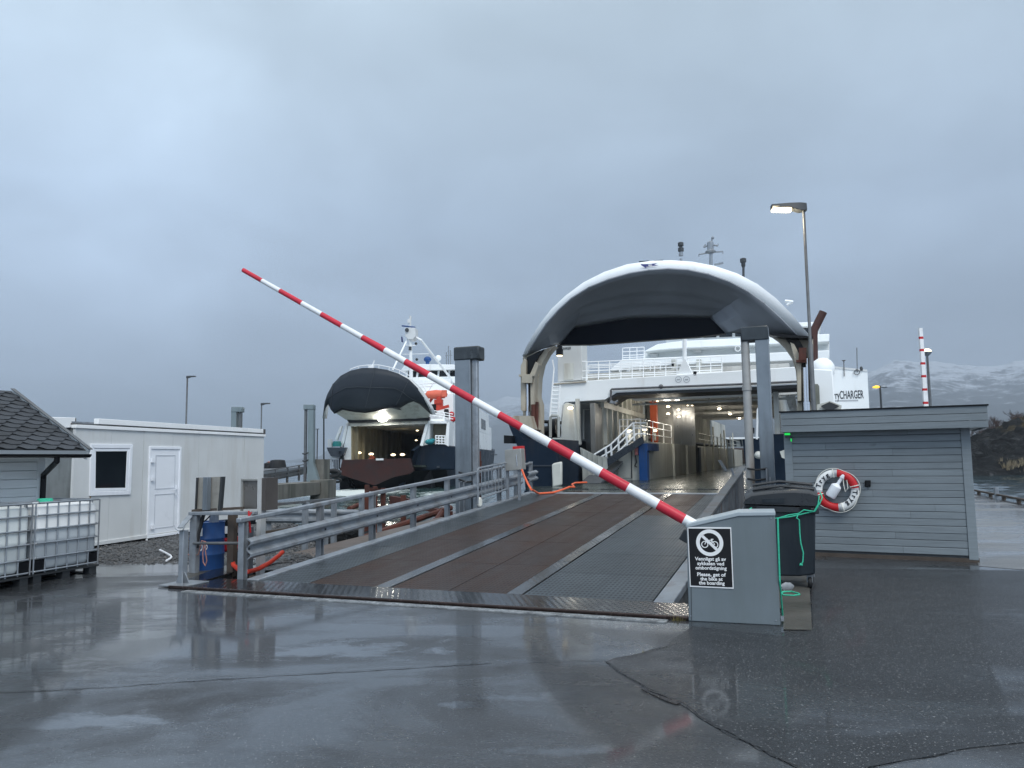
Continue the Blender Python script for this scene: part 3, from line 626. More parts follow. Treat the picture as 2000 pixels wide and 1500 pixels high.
for k in (0, .13):
    p = R.pix(897, 950, sL-.06)+R.v*k; mb = MB(); mb.tube([p-UP*1.0, p+UP*.1, p+UP*.12+R.v*.08], .015, 6); part('cable_clip', mb, galv, lt)
sR = R.loc(D(1487, 800, 15.9))[0]
lt = thing('lift_tower', 'tall grey ramp lift tower with a rust-streaked pipe, beside the grey hut', 'lift tower', D(1487, 1000, 16.1)*1, -R.h, None)
mb = MB(); tbox(mb, R, sR, 1474.5, 1501, 668, -1.6, .36, R.pix(1490, 655, sR).z); part('column', mb, bpy.data.materials['blue_grey_galvanising'], lt, bev=.012)
mb = MB(); tbox(mb, R, sR-.02, 1447, 1500, 639, R.pix(1480, 664, sR).z, .42); part('cap', mb, bpy.data.materials['weathered_dark_cap'], lt, bev=.02)
mb = MB(); p = R.pix(1455, 668, sR+.1); mb.tube([p, V((p.x, p.y, -1.5))], .085, 14); mb.lathe([(.1, 0), (.1, .1)], V((p.x, p.y, R.pix(1460, 762, sR).z)), 14); part('guide_pipe', mb, mat('rust_streaked_pipe', (.36, .36, .35), .4, .2, .25, 2, .05, 20, (.16, .09, .05), .8, 1.6, True, dlo=.47), lt)
mb = MB(); q = R.pix(1455, 668, sR+.1); mb.box(q, .16, .2, .12, R.v, R.u); part('bracket', mb, dkgrey, lt)
for py in (915, 935):
    p = R.pix(1460, py, sR+.02); q = R.pix(1498, py, sR-.02); mb = MB(); mb.tube([p, p.lerp(q, .5)-R.u*.08-UP*.03, q], .022, 6); part('strap', mb, blackrub, lt)
for py, px in ((915, 1497), (932, 1504)):
    p = R.pix(px, py, sR-.05); mb = MB(); mb.tube([p, p-UP*.6], .018, 6); part('cable_clip', mb, galv, lt)

# ------------------------------------------------------------------ barrier with its cabinet, boom and sign
b0 = G(1345, 1213); b1 = G(1525, 1222); bx = (b1-b0).normalized(); bn = V((-bx.y, bx.x, 0)); PC = Plane(b0, bn)
bar = thing('boom_barrier', 'grey barrier cabinet with a long raised red and white striped boom and a black sign', 'barrier', (b0+b1)/2+bn*.25, math.atan2(bx.y, bx.x))
def cz(px, py): return PC(px, py)
f0 = [V((b0.x, b0.y, .0)), V((b1.x, b1.y, 0)), cz(1513.5, 1003), cz(1442, 1003.5), cz(1341, 1027)]
mb = MB(); mb.prism(f0, bn*.48); part('cabinet', mb, cabgrey, bar, bev=.008)
lid = [cz(1340, 1024)-bn*.012, cz(1442, 1000)-bn*.012, cz(1514.5, 999.5)-bn*.012, cz(1514.5, 1007)-bn*.012, cz(1443, 1008)-bn*.012, cz(1340.5, 1031)-bn*.012]
mb = MB(); mb.prism(lid, bn*.505); part('lid', mb, mat('pale_cabinet_lid', (.33, .385, .42), .38, 0, .06, 3), bar, bev=.006)
mb = MB(); mb.bar(PC.off(-.002)(1348.5, 1030), V((b0.x, b0.y, .01))+bx*.03-bn*.002, .004, .006); part('panel_seam', mb, dkgrey, bar)
for px, py in ((1349, 1203), (1516, 1212), (1506, 1012)):
    q = PC.off(-.001)(px, py); mb = MB(); mb.tube([q, q-bn*.006], .008, 10); part('bolt', mb, galv, bar)
mb = MB(); mb.box(b1+bn*.1+bx*.02+UP*.03, .03, .05, .05, bx, bn); part('latch', mb, chrome, bar)
PB = PC.off(.22); cuts = [474, 512, 547, 590, 628, 668, 708, 752, 792, 838, 882, 926, 975, 1019, 1074, 1118, 1174, 1226, 1285, 1336, 1356]
A = PB(475, 527.5); E = PB(1356, 1025.5); ax = E-A; al = ax.length; axn = ax/al
def at_px(px):                                                       # where the boom crosses this picture column
    lo, hi = 0., 1.
    for _ in range(40):
        m = (lo+hi)/2; p = A+ax*m; q = p-CPOS; x = 1000+FPX*q.dot(_R)/q.dot(_f)
        if x < px: lo = m
        else: hi = m
    return lo
def brad(t): return .030+.018*t + (.007 if t > at_px(1046) else 0) + (.004 if t > at_px(735) else 0)
mb = MB(); ts = [at_px(c) for c in cuts]; ts[0] = 0; ts[-1] = 1
for k in range(20):
    mb.cur = k % 2; m = sorted({ts[k], ts[k+1]} | {x for x in (at_px(1046), at_px(1046)+.002, at_px(735), at_px(735)+.002) if ts[k] < x < ts[k+1]})
    mb.tube([A+ax*t for t in m], [brad(t+1e-5) for t in m], 20, k in (0, 19))
mb.cur = 0; part('boom', mb, [barred, barwhite], bar)
mb = MB(); mb.box(PC(1350, 1046)+bn*.22, .2, .12, .12, axn, bn, axn.cross(bn)*-1); part('boom_clamp', mb, dkgrey, bar, bev=.01)
sg = [PC.off(-.008)(*q) for q in ((1342.5, 1029.5), (1428, 1030), (1433, 1150), (1347.5, 1146))]
mb = MB(); mb.prism(sg, bn*.0075); sp_ = part('sign', mb, signwhite, bar)
cen = (sg[0]+sg[1]+sg[2]+sg[3])/4
mb = MB(); mb.prism([cen+(q-cen)*.955-bn*.003 for q in sg], bn*.003); part('sign_face', mb, signblack, sp_)
PS_ = PC.off(-.0125)
def sp2(px, py): return PS_(px, py)
sx_ = (sg[1]-sg[0]).normalized(); sy_ = (sg[0]-sg[3]).normalized()
pxm = (sg[1]-sg[0]).length/85.5
cc = sp2(1386, 1060); mb = MB()
def annul(mb, c, ro, ri, n=40):
    o = [c+(sx_*math.cos(2*math.pi*k/n)+sy_*math.sin(2*math.pi*k/n))*ro*pxm for k in range(n+1)]; i_ = [c+(sx_*math.cos(2*math.pi*k/n)+sy_*math.sin(2*math.pi*k/n))*ri*pxm for k in range(n+1)]
    mb.loft([o, i_])
annul(mb, cc, 26.5, 19.3)
def stroke(mb, p, q, w, lift=0):
    d = (q-p).normalized(); nn = d.cross(bn).normalized()*w*pxm/2; o = -bn*lift; mb.quad(p+nn+o, q+nn+o, q-nn+o, p-nn+o)
def at(dx, dy): return cc + sx_*dx*pxm + sy_*dy*pxm
stroke(mb, at(-15, 14.5), at(14.5, -14.8), 5.6)
part('prohibition_ring', mb, signwhite, sp_, flat=True)
mb = MB(); l1 = .002
for wx, wy in ((-9.6, -3.4), (9.8, -3.6)): annul(mb, at(wx, wy)-bn*l1, 6.9, 5.2, 28)
for p, q, w_ in ((at(-9.6, -3.4), at(-5.2, 6.2), 1.6), (at(-5.8, 4.6), at(4.6, 4.9), 1.6), (at(4.6, 4.9), at(9.8, -3.6), 1.5), (at(-6.2, 4.0), at(1.2, -4.2), 1.7), (at(1.2, -4.2), at(4.8, 6.6), 1.6), (at(1.2, -4.2), at(9.8, -3.6), 1.4), (at(2.6, 6.8), at(7.6, 6.8), 2.0), (at(-8.4, 7.4), at(-3.8, 7.6), 1.8), (at(-8.4, 7.4), at(-8.8, 5.4), 1.4)):
    stroke(mb, p, q, w_, l1)
part('bicycle_symbol', mb, signwhite, sp_, flat=True)
for body, px, py, wpx in (('Vennligst g\u00e5 av', 1387.5, 1092, 60.5), ('sykkelen ved', 1388, 1101, 52), ('ombordstigning', 1388.5, 1109.7, 60.5), ('Please, get of', 1389, 1122.5, 55.5), ('the bike at', 1389.5, 1131, 43.5), ('the boarding', 1390, 1139, 50)):
    lettering('lettering', body, 9.6*pxm, sp2(px, py), sx_, sy_, signwhite, sp_, .0013, width=wpx*pxm)

# ------------------------------------------------------------------ waste container
w0 = G(1583, 1151); PW = Plane(w0, bn); wx = bx
bn_ = thing('waste_container', 'dark blue-black wheeled waste container with a grey lid tied with green rope', 'waste container', w0-wx*.5+bn*.35, math.atan2(bx.y, bx.x))
def wz(px, py, k=0): return PW.off(k)(px, py)
navybin = mat('dark_navy_plastic', (.007, .0125, .02), .45, 0, .15, 3, .03, 60, (.05, .06, .065), .4, 1.5, True)
binlid = mat('grey_black_lid_plastic', (.03, .034, .039), .28, 0, .15, 3, .03, 60)
fr = [wz(1466, 990), wz(1593, 998), wz(1592, 1122), wz(1560, 1126), wz(1480, 1124)]; bk = [p+bn*.72 for p in fr]
mb = MB(); mb.prism(fr, bn*.72); part('body', mb, navybin, bn_, bev=.02)
rim = [wz(1453, 986, -.02), wz(1600, 992, -.02), wz(1600, 1004, -.02), wz(1453, 999, -.02)]
mb = MB(); mb.prism(rim, bn*.78); part('rim', mb, binlid, bn_, bev=.012)
for px0, px1 in ((1458, 1477), (1480, 1560), (1562, 1584)):
    if px0 == 1480: continue
    mb = MB(); mb.prism([wz(px0, 988, -.03), wz(px1, 989, -.03), wz(px1, 999, -.03), wz(px0, 998, -.03)], bn*.012); part('handle_recess', mb, black, bn_)
rows = []
for k, (kk, dy) in enumerate(((-.04, 0), (0.0, 4), (.12, 10), (.35, 15), (.6, 14), (.78, 6))):
    row = []
    for px, py in ((1452, 984), (1455, 976), (1468, 969), (1490, 966), (1520, 963), (1550, 962), (1580, 964), (1597, 969), (1602, 978), (1602, 988)):
        base = PW(px, py if px not in (1452, 1602) else py); e = 0 if px in (1452, 1602) else dy/FPX*9.8
        row.append(base + bn*kk + UP*e)
    rows.append(row)
mb = MB(); mb.loft(rows); mb.f += [tuple(range(9, -1, -1)), tuple(50+i for i in range(10))]; mb.mi += [0, 0]; lid = part('lid', mb, binlid, bn_)
mb = MB(); mb.prism([wz(1489, 974.5, -.055), wz(1532, 972.5, -.055), wz(1532, 982, -.055), wz(1489, 981.5, -.055)], bn*.02); part('lid_label', mb, navybin, lid)
for k in (.1, .36, .6):
    mb = MB(); mb.tube([wz(1470, 968)+bn*k+UP*(.07+.05*(k > .2)), wz(1525, 962)+bn*k+UP*(.08+.05*(k > .2)), wz(1592, 967)+bn*k+UP*(.07+.05*(k > .2))], .018, 6); part('lid_rib', mb, binlid, lid)
for px, k in ((1583, .1), (1603, .6), (1490, .1), (1500, .6)):
    c = wz(px if k < .3 else px-12, 1140); c = V((c.x, c.y, .075))+bn*k
    mb = MB(); mb.lathe([(.02, -.025), (.065, -.025), (.075, -.012), (.075, .012), (.065, .025), (.02, .025)], c, 16, bx); wh = part('castor', mb, blackrub, bn_)
    mb = MB(); mb.box(c+UP*.0, .075, .05, .14, bx, bn); part('fork', mb, galv, wh)
mb = MB()
def wr(px, py, k=-.045): return wz(px, py, k)
mb.tube([wr(1602, 962, .2), wr(1606, 972, -.02), wr(1600, 985), wr(1592, 998), wr(1580, 1001), wr(1562, 1005), wr(1545, 1009), wr(1520, 1012)], .0085, 7)
mb.tube([wr(1600, 968), wr(1598, 985, -.06), wr(1590, 999, -.06), wr(1570, 996, -.06), wr(1560, 1003), wr(1540, 1006), wr(1520, 1012), wr(1505, 1013, .0)], .0085, 7)
mb.tube([wr(1559, 1004), wr(1556, 1012, -.06), wr(1561, 1015, -.06), wr(1562, 1040), wr(1564, 1060), wr(1569, 1080), wr(1568, 1097), wr(1565, 1103)], .0085, 7)
mb.tube([wr(1565, 1103), wr(1562, 1102), wr(1568, 1104)], [.012, .02, .006], 7)
mb.tube([PC.off(-.02)(1519, 1012), PC.off(-.02)(1518, 1050)+bx*.01, PC.off(-.015)(1521, 1135)+bx*.01, V((b1.x, b1.y, .02))+bx*.03+bn*.3], .009, 7)
mb.tube([wr(1468, 992, -.1), wr(1455, 1000, -.25), wr(1440, 1000, -.4), wr(1436, 1003, -.55)], .0085, 7)
single('green_rope', 'turquoise green rope tied across the waste container with a loose end hanging down', 'rope', mb, teal)
mb = MB(); mb.tube([G(1527, 1156, .02), G(1545, 1155, .02), G(1560, 1159, .02), G(1562, 1161, .02), G(1550, 1163, .02), G(1530, 1162, .02), G(1526, 1158, .03), G(1533, 1155, .04)], .0085, 7)
single('green_rope', 'short loop of turquoise rope lying on the concrete by the cabinet', 'rope', mb, teal)
mb = MB(); c = G(1537, 1146, .05); pts_ = []
for i in range(9):
    row = []
    for k in range(12):
        a = 2*math.pi*k/12; rr_ = .055*(math.sin(math.pi*(i+.4)/8.8)**.6)*(1+.35*noise.noise(V((i*.9, k*.8, 3))))
        row.append(c + (bx*.6+bn*.5)*((i-4)*.032) + bx*math.cos(a)*rr_*.7 + UP*math.sin(a)*rr_)
    pts_.append(row)
mb.loft(pts_, True); single('crumpled_plastic_bag', 'crumpled clear plastic bag under the waste container', 'plastic bag', mb, mat('crumpled_clear_plastic', (.25, .27, .29), .2, 0, .2, 20))

# ------------------------------------------------------------------ grey hut
h0 = G(1602, 1086); h1 = G(1912, 1099); hx = (h1-h0).normalized(); hn = V((-hx.y, hx.x, 0)); PH = Plane(h0, hn)
hl = PH(1538, 1000); hl = V((hl.x, hl.y, 0)); hr = V((h1.x, h1.y, 0)); HW = (hr-hl).length
hut = thing('hut', 'small grey clapboard hut with a flat overhanging roof behind the waste container', 'hut', (hl+hr)/2+hn*1.1, math.atan2(hx.y, hx.x))
def hp_(a, z, k=0): return hl + hx*a + hn*k + UP*z
zt = 2.35; pitch = .113; mb = MB(); z = .1; i = 0
HD = 2.3
while z < zt:
    top = min(zt, z+pitch); e = .004*math.sin(i*2.1)
    js = sorted([.13, HW-.13] + ([random.uniform(.5, HW-.5)] if i % 3 != 1 else []))
    for a_, b_ in zip(js, js[1:]):
        e = random.uniform(-.0015, .0025); w1, w2 = random.uniform(-.003, .003), random.uniform(-.003, .003)
        lo_ = [hp_(a_, z+.006+w1, -.002), hp_(a_, z+.006+w1, -.022-e), hp_(a_, top-.012+w1, -.022-e), hp_(a_, top+.0, -.010), hp_(a_, top+.0, -.002)]
        hi_ = [p+hx*(b_-a_-.003)+UP*(w2-w1)*(1 if q < 3 else 0) for q, p in enumerate(lo_)]
        mb.loft([lo_, hi_], True); kk_ = len(mb.v)-10; mb.f += [tuple(kk_+q for q in (4, 3, 2, 1, 0)), tuple(kk_+5+q for q in range(5))]; mb.mi += [0, 0]
    for sd_, off in ((-1, .05), (1, HW-.05)):
        mb.prism([hp_(off, z+.006, .12)-hx*sd_*-.0, hp_(off+sd_*.022, z+.006, .12), hp_(off+sd_*.022, top-.012, .12), hp_(off, top, .12)], hn*(HD-.24))
    z += pitch; i += 1
part('clapboards', mb, clap, hut)
mb = MB(); mb.prism([hp_(.06, .06, .0), hp_(HW-.06, .06, .0), hp_(HW-.06, .06, HD), hp_(.06, .06, HD)], UP*(zt-.03)); part('wall_core', mb, dkgrey, hut)
for a_, b_ in ((.0, .13), (HW-.13, HW)):
    mb = MB(); mb.prism([hp_(a_, .04, -.034), hp_(b_, .04, -.034), hp_(b_, zt+.02, -.034), hp_(a_, zt+.02, -.034)], hn*.1); part('corner_board', mb, clap, hut, bev=.004)
    mb = MB(); sd_ = a_ if a_ < .1 else b_; q = .024 if a_ < .1 else -.024
    mb.prism([hp_(sd_, .04, .068), hp_(sd_+q, .04, .068), hp_(sd_+q, zt, .068), hp_(sd_, zt, .068)], hn*.1); part('corner_board', mb, clap, hut, bev=.004)
mb = MB(); mb.prism([hp_(-.01, -.01, -.03), hp_(HW+.01, -.01, -.03), hp_(HW+.01, -.01, HD), hp_(-.01, -.01, HD)], UP*.07); part('sill', mb, wood_dark, hut)
PFa = PH.off(-.28)
ft = [PFa(1524, 806), PFa(1928, 792)]; fb = [PFa(1526, 845), PFa(1931, 835)]
for k in range(3):
    p = ft[0].lerp(fb[0], k/3+.01); q = ft[1].lerp(fb[1], k/3+.01); p2 = ft[0].lerp(fb[0], (k+1)/3-.012); q2 = ft[1].lerp(fb[1], (k+1)/3-.012)
    mb = MB(); mb.prism([p, q, q2, p2], hn*(.025+.005*k)); part('fascia_board', mb, clap, hut, bev=.003)
for e0, e1, ss in ((ft[0], fb[0], 1), (ft[1], fb[1], -1)):
    for k in range(3):
        p = e0.lerp(e1, k/3+.01)+hn*.026; q = e0.lerp(e1, (k+1)/3-.012)+hn*.026; mb = MB(); mb.prism([p, q, q+hx*ss*.025, p+hx*ss*.025], hn*(HD+.5)); part('fascia_board', mb, clap, hut, bev=.003)
mb = MB(); mb.prism([ft[0]-hx*.02-hn*.02, ft[1]+hx*.02-hn*.02, ft[1]+hx*.02-hn*.02+UP*.022, ft[0]-hx*.02-hn*.02+UP*.022], hn*(HD+.62)); part('roof', mb, black, hut)
mb = MB(); mb.prism([fb[0]+hx*.03+hn*.05+UP*.03, fb[1]-hx*.03+hn*.05+UP*.03, fb[1]-hx*.03+hn*.05+UP*.05, fb[0]+hx*.03+hn*.05+UP*.05], hn*(HD+.4)); part('soffit', mb, clap, hut)
# things on the hut wall
PHo = PH.off(-.07)
mb = MB(); mb.prism([PHo(1689, 938), PHo(1700.5, 938), PHo(1700.5, 951), PHo(1689, 951)], hn*.045); single('socket_box', 'small black box on the grey hut wall, right of the lifebuoy', 'socket box', mb, black, bev=.012)
c = PH.off(-.12)(1634, 957.5); X = hx; Z = -hn
lb = thing('lifebuoy', 'red and white lifebuoy hanging on the grey hut wall', 'lifebuoy', c-UP*.35, math.atan2(hx.y, hx.x))
ro, rt = .285, .062; n = 96
mb = MB(); vs = []
def ang_col(a):
    a = math.degrees(a) % 360
    for lo, hi in ((8, 88), (188, 272)):
        if lo <= a < hi: return 1
    for lo, hi in ((0, 8), (88, 98), (272, 282), (180, 188)):
        if lo <= a < hi: return 2
    return 0
rows = []
for k in range(n):
    a = 2*math.pi*k/n; d = X*math.cos(a)+UP*math.sin(a)
    rows.append([c + d*(ro+rt*1.05*math.cos(b)) + Z*rt*.8*math.sin(b) for b in [2*math.pi*j/16 for j in range(16)]])
for k in range(n):
    mb.cur = ang_col(2*math.pi*(k+.5)/n); mb.loft([rows[k], rows[(k+1) % n]], True)
buoywhite = mat('lifebuoy_white', (.8, .81, .8), .4, 0, .04, 5); tape = mat('grey_reflective_tape', (.45, .46, .48), .3, .2, .1, 5)
part('ring', mb, [buoywhite, red, tape], lb)
def arc_text(word, a0, step, flip=False):
    for i, ch in enumerate(word):
        a = math.radians(a0+(step*i)); d = X*math.cos(a)+UP*math.sin(a); tn = X*math.sin(a)-UP*math.cos(a)
        lettering('lettering', ch, .105, c + d*(ro-.003) + Z*(rt*.8+.003), tn, d, ink, lb, .004)
arc_text('Tryg', 164, -15.5); arc_text('Tryg', -6, -15.5)
mb = MB(); rp_ = []
for k in range(60):
    a = 2*math.pi*k/60; sag = .035*abs(math.sin(2*a+.8)); rp_.append(c + (X*math.cos(a)+UP*math.sin(a))*(ro+rt*.9+sag*.9) + Z*(.02))
mb.tube(rp_+[rp_[0]], .006, 6, False)
for a in (.25, 1.7, 3.4, 5.0):
    d = X*math.cos(a)+UP*math.sin(a); mb.tube([c+d*(ro-rt*1.1)+Z*.03, c+d*ro+Z*.062, c+d*(ro+rt*1.15)+Z*.03], .009, 6)
part('grab_rope', mb, cream_rope, lb)
# rescue line bottle inside the ring
p = PH.off(-.13)(1621, 970); q = PH.off(-.13)(1646, 930); dd = (q-p).normalized(); k = (q-p).length
mb = MB(); mb.lathe([(.03, -.01), (.075, 0), (.085, .02), (.085, .18*k/.4+.02), (.07, .22*k/.4), (.028, .25*k/.4), (.026, .36*k/.4), (.042, .365*k/.4), (.045, .42*k/.4), (.03, .45*k/.4)], p, 20, dd)
ln = thing('rescue_line', 'white bottle-shaped rescue line canister hanging inside the lifebuoy', 'rescue line', p-UP*.05, 0); part('canister', mb, pvc, ln)
mb = MB(); mb.tube([q, q+hx*.06-UP*.06-hn*.02, q+hx*.07-UP*.2-hn*.02, q+hx*.03-UP*.26-hn*.02, q+hx*.01-UP*.16-hn*.02, q], .007, 6); part('cord', mb, cream_rope, ln)
sx = PFa(1537, 846); gl = thing('signal_light', 'small green signal light under the left corner of the hut roof', 'signal light', sx-UP*.12, 0)
mb = MB(); mb.box(sx-UP*.08+hn*.16, .10, .06, .05, hx, hn); mb.tube([sx+hn*.16, sx+hn*.16-UP*.05], .012); part('housing', mb, dkgrey, gl, bev=.01)
mb = MB(); mb.box(sx-UP*.03+hn*.13-hx*.01, .09, .02, .035, hx, hn); mb.box(sx-UP*.14+hn*.2+hx*.04, .016, .016, .05, hx, hn); part('lens', mb, greenled, gl)
# tall lamp behind the hut
def lamp(name, label, base, top, head_dir, head_len, glass, r0=.05, r1=.03, lit=True, drop=.0, group='street lamps', energy=0):
    t = thing(name, label, 'street lamp', base, 0, group)
    mb = MB(); mid = base.lerp(top, .58); mb.tube([base, mid, mid+UP*.03, top], [r0, r0*.95, r1*1.1, r1], 12); mb.lathe([(r0*1.8, 0), (r0*1.8, .04), (r0*1.2, .07)], base, 12); part('pole', mb, galv_dark, t)
    hd = V(head_dir).normalized(); sd2 = hd.cross(UP).normalized(); a = top - hd*.06
    W = head_len*.16; H = head_len*.15
    row = lambda p, w_, h0_, h1_: [p+sd2*w_*-1+UP*h0_, p+sd2*w_+UP*h0_, p+sd2*w_*.8+UP*h1_, p-sd2*w_*.8+UP*h1_]
    mb = MB(); rows = [row(a, W*.6, -.02, H*1.35), row(a+hd*head_len*.2, W, -.02+drop, H*1.45), row(a+hd*head_len*.5, W, H*.55, H*1.5), row(a+hd*head_len, W*.8, H*.75, H*1.5)]
    mb.loft(rows, True); mb.f += [(3, 2, 1, 0), (12, 13, 14, 15)]; mb.mi += [0, 0]; hd_o = part('head', mb, dkgrey, t, bev=.01)
    if lit:
        mb = MB(); p0_ = a+hd*head_len*.44; p1_ = a+hd*head_len*.98
        mb.loft([[p0_-sd2*W*.9+UP*H*.75, p0_+sd2*W*.9+UP*H*.75, p0_+sd2*W*.8-UP*H*.05, p0_-sd2*W*.8-UP*H*.05], [p1_-sd2*W*.8+UP*H*1.0, p1_+sd2*W*.8+UP*H*1.0, p1_+sd2*W*.7+UP*H*.25, p1_-sd2*W*.7+UP*H*.25]], True)
        mb.f += [(3, 2, 1, 0), (4, 5, 6, 7)]; mb.mi += [0, 0]; part('lit_panel', mb, glass, hd_o)
        if energy: lamp_light('lamp_glow', a+hd*head_len*.7-UP*.15, energy, (1, .85, .6), t)
    return t
tp = D(1569.5, 411, 16.2); lamp('street_lamp', 'tall street lamp with a lit warm head, standing behind the grey hut', V((tp.x, tp.y, 0)), tp, -R.v*.95-R.u*.25-UP*.02, .74, lampwhite, .05, .03, energy=60)
tp = D(1811, 697, 42); t_ = thing('street_lamp', 'street lamp with a round lit bowl head next to the raised white pole', 'street lamp', V((tp.x, tp.y, 0)), 0, 'street lamps')
mb = MB(); mb.tube([V((tp.x, tp.y, 0)), tp], [.1, .06], 10); part('pole', mb, galv_dark, t_)
mb = MB(); mb.lathe([(.03, 0), (.24, .22), (.25, .27)], tp, 16); hd_ = part('bowl', mb, galv, t_)
mb = MB(); mb.lathe([(.235, .275), (.22, .36), (.12, .44), (.01, .46)], tp, 16); part('lit_globe', mb, lampwhite, hd_)
tp = D(1719, 757, 60); t_ = thing('street_lamp', 'twin-headed street lamp with one yellow-lit head, right of the white charging tower', 'street lamp', V((tp.x, tp.y, 0)), 0, 'street lamps')
mb = MB(); mb.tube([V((tp.x, tp.y, 0)), tp], [.1, .07], 10); mb.box(tp, .1, .1, .15); part('pole', mb, dkgrey, t_)
for sg_, m_ in ((-1, sodium), (1, galv)):
    mb = MB(); mb.tube([tp+UP*.02, tp+V((sg_*.12, 0, .05)), tp+V((sg_*.3, 0, .06)), tp+V((sg_*.58, 0, .03))], [.03, .09, .13, .05], 10); part('lamp_head', mb, m_, t_)
# second barrier boom standing upright far behind the hut
bp = D(1800, 800, 19); t_ = thing('upright_boom', 'white barrier boom with thin red bands raised upright behind the hut', 'barrier', V((bp.x, bp.y, 0)), 0)
tp = D(1797.5, 641, 19); bs = V((tp.x+.02, tp.y, .9))
mb = MB(); zz = [bs.z]; bands = [D(1800, y_, 19).z for y_ in (787, 761, 735, 710, 684, 660)]
for z_ in bands: zz += [z_-.03, z_+.03]
zz.append(tp.z)
for k in range(len(zz)-1):
    mb.cur = k % 2; f_ = lambda z_: bs.lerp(tp, (z_-bs.z)/(tp.z-bs.z)); wdt = lambda z_: .13-.045*(z_-bs.z)/(tp.z-bs.z)
    p, q = f_(zz[k]), f_(zz[k+1]); a_, b_ = wdt(zz[k])/2, wdt(zz[k+1])/2
    mb.loft([[p+V((-a_, -.03, 0)), p+V((a_, -.03, 0)), p+V((a_, .03, 0)), p+V((-a_, .03, 0))], [q+V((-b_, -.03, 0)), q+V((b_, -.03, 0)), q+V((b_, .03, 0)), q+V((-b_, .03, 0))]], True)
mb.add([tp+V((-.04, -.03, 0)), tp+V((.04, -.03, 0)), tp+V((.04, .03, 0)), tp+V((-.04, .03, 0))], [(0, 1, 2, 3)])
part('boom', mb, [barwhite, red], t_)
mb = MB(); mb.box(V((bs.x, bs.y, 0)), .4, .3, 1.05); part('cabinet', mb, cabgrey, t_, bev=.01)
# low timber edge rail on the pier
er = thing('edge_rail', 'low dark steel edge rail along the far side of the pier, right of the hut', 'edge rail', qe1-qd*2, -S.h)
mb = MB(); mb.bar(qe1-qd*12+UP*.15, qe1+qd*30+UP*.15, .09, .07); part('beam', mb, wood_dark, er, bev=.02)
for k in range(-8, 24, 2):
    p = qe1+qd*(k+.6); mb = MB(); mb.box(p, .12, .1, .115, S.v, S.u); part('block', mb, wood_dark, er)
p = qe1+qd*3.6-S.v*.0+UP*.0; mb = MB(); mb.box(p, .12, .18, .42, S.v, S.u); part('bracket', mb, galv, er)
# shore charging tower
sT = 12; ct = thing('charging_tower', 'white charging tower with dark lettering beside the right flank of the ferry', 'charging tower', V((S.pix(1660, 800, sT).x, S.pix(1660, 800, sT).y, 0)), -S.h)
P_ = lambda x, y, a=0: S.pix(x, y, sT+a)
q = [P_(1622, 716), P_(1694, 724), P_(1698, 800)]; mb = MB(); mb.prism([V((q[0].x, q[0].y, 0)), V((q[2].x, q[2].y, 0)), q[2], q[1], q[0]], S.u*2.2); part('body', mb, white, ct)
mb = MB(); mb.prism([P_(1616, 714, -.03), P_(1694, 722, -.03), P_(1694, 726, -.03), P_(1616, 718, -.03)], S.u*2.3); part('roof_edge', mb, offwhite, ct)
for x_, y0, y1, r_ in ((1648, 706, 735, .022), (1673.5, 679, 727, .02)):
    mb = MB(); mb.tube([P_(x_+.8, y1, -.06), P_(x_, y0, -.06)], r_, 6)
    if x_ < 1660: mb.lathe([(.03, 0), (.09, .04), (.09, .06)], P_(x_, y0, -.06), 10)
    else: mb.tube([P_(1673.5, 727, -.06)+S.v*.12*math.cos(k*.6)+UP*.12*math.sin(k*.6) for k in range(12)], .02, 6)
    part('antenna', mb, galv_dark, ct)
mb = MB(); mb.lathe([(.07, 0), (.07, .12), (.04, .2)], P_(1682.5, 724), 10); part('signal_lamp', mb, dkgrey, ct)
kx = (P_(1690, 770)-P_(1630, 772)).normalized()
wid = (P_(1686, 771)-P_(1617.5, 774)).length
lettering('lettering', 'FerryCHARGER', .55, P_(1651.8, 772, -.012), kx, UP, ink, ct, .006, width=wid)
mb = MB(); mb.bar(P_(1622, 783, -.006), P_(1676, 782, -.006), .01, .07); part('caption_line', mb, greyink, ct)
# small dark lamp cover ahead of it, on the ferry rail
# ------------------------------------------------------------------ office cabin
c0 = G(137, 1075); c1 = G(513, 1019); c1 = V((c1.x, c1.y, 0)); cx = (c1-c0).normalized(); cn = V((-cx.y, cx.x, 0)); CW = (c1-c0).length; PCn = Plane(c0, cn)
cab = thing('office_cabin', 'long cream-white flat-roofed office cabin with one window and a white door', 'cabin', (c0+c1)/2+cn*1.2, math.atan2(cx.y, cx.x))
def ca(a, z, k=0): return c0 + cx*a + cn*k + UP*z
CH = 2.46; npan = 7; mb = MB()
for k in range(npan):
    a_, b_ = CW*k/npan, CW*(k+1)/npan; mb.prism([ca(a_+.004, .08, .004*(k % 2)), ca(b_-.004, .08, .004*(k % 2)), ca(b_-.004, CH, .004*(k % 2)), ca(a_+.004, CH, .004*(k % 2))], cn*.06)
part('front_panels', mb, offwhite, cab)
mb = MB(); mb.prism([ca(.01, .07, .03), ca(CW-.01, .07, .03), ca(CW-.01, .07, 2.5), ca(.01, .07, 2.5)], UP*(CH-.1)); part('side_walls', mb, mat('shade_grey_side', (.2, .22, .225), .5, 0, .2, 3, .1, 8, (.1, .11, .11), .6, 6, True), cab)  # shade of the narrow gap beside the shed, put into a darker wall colour
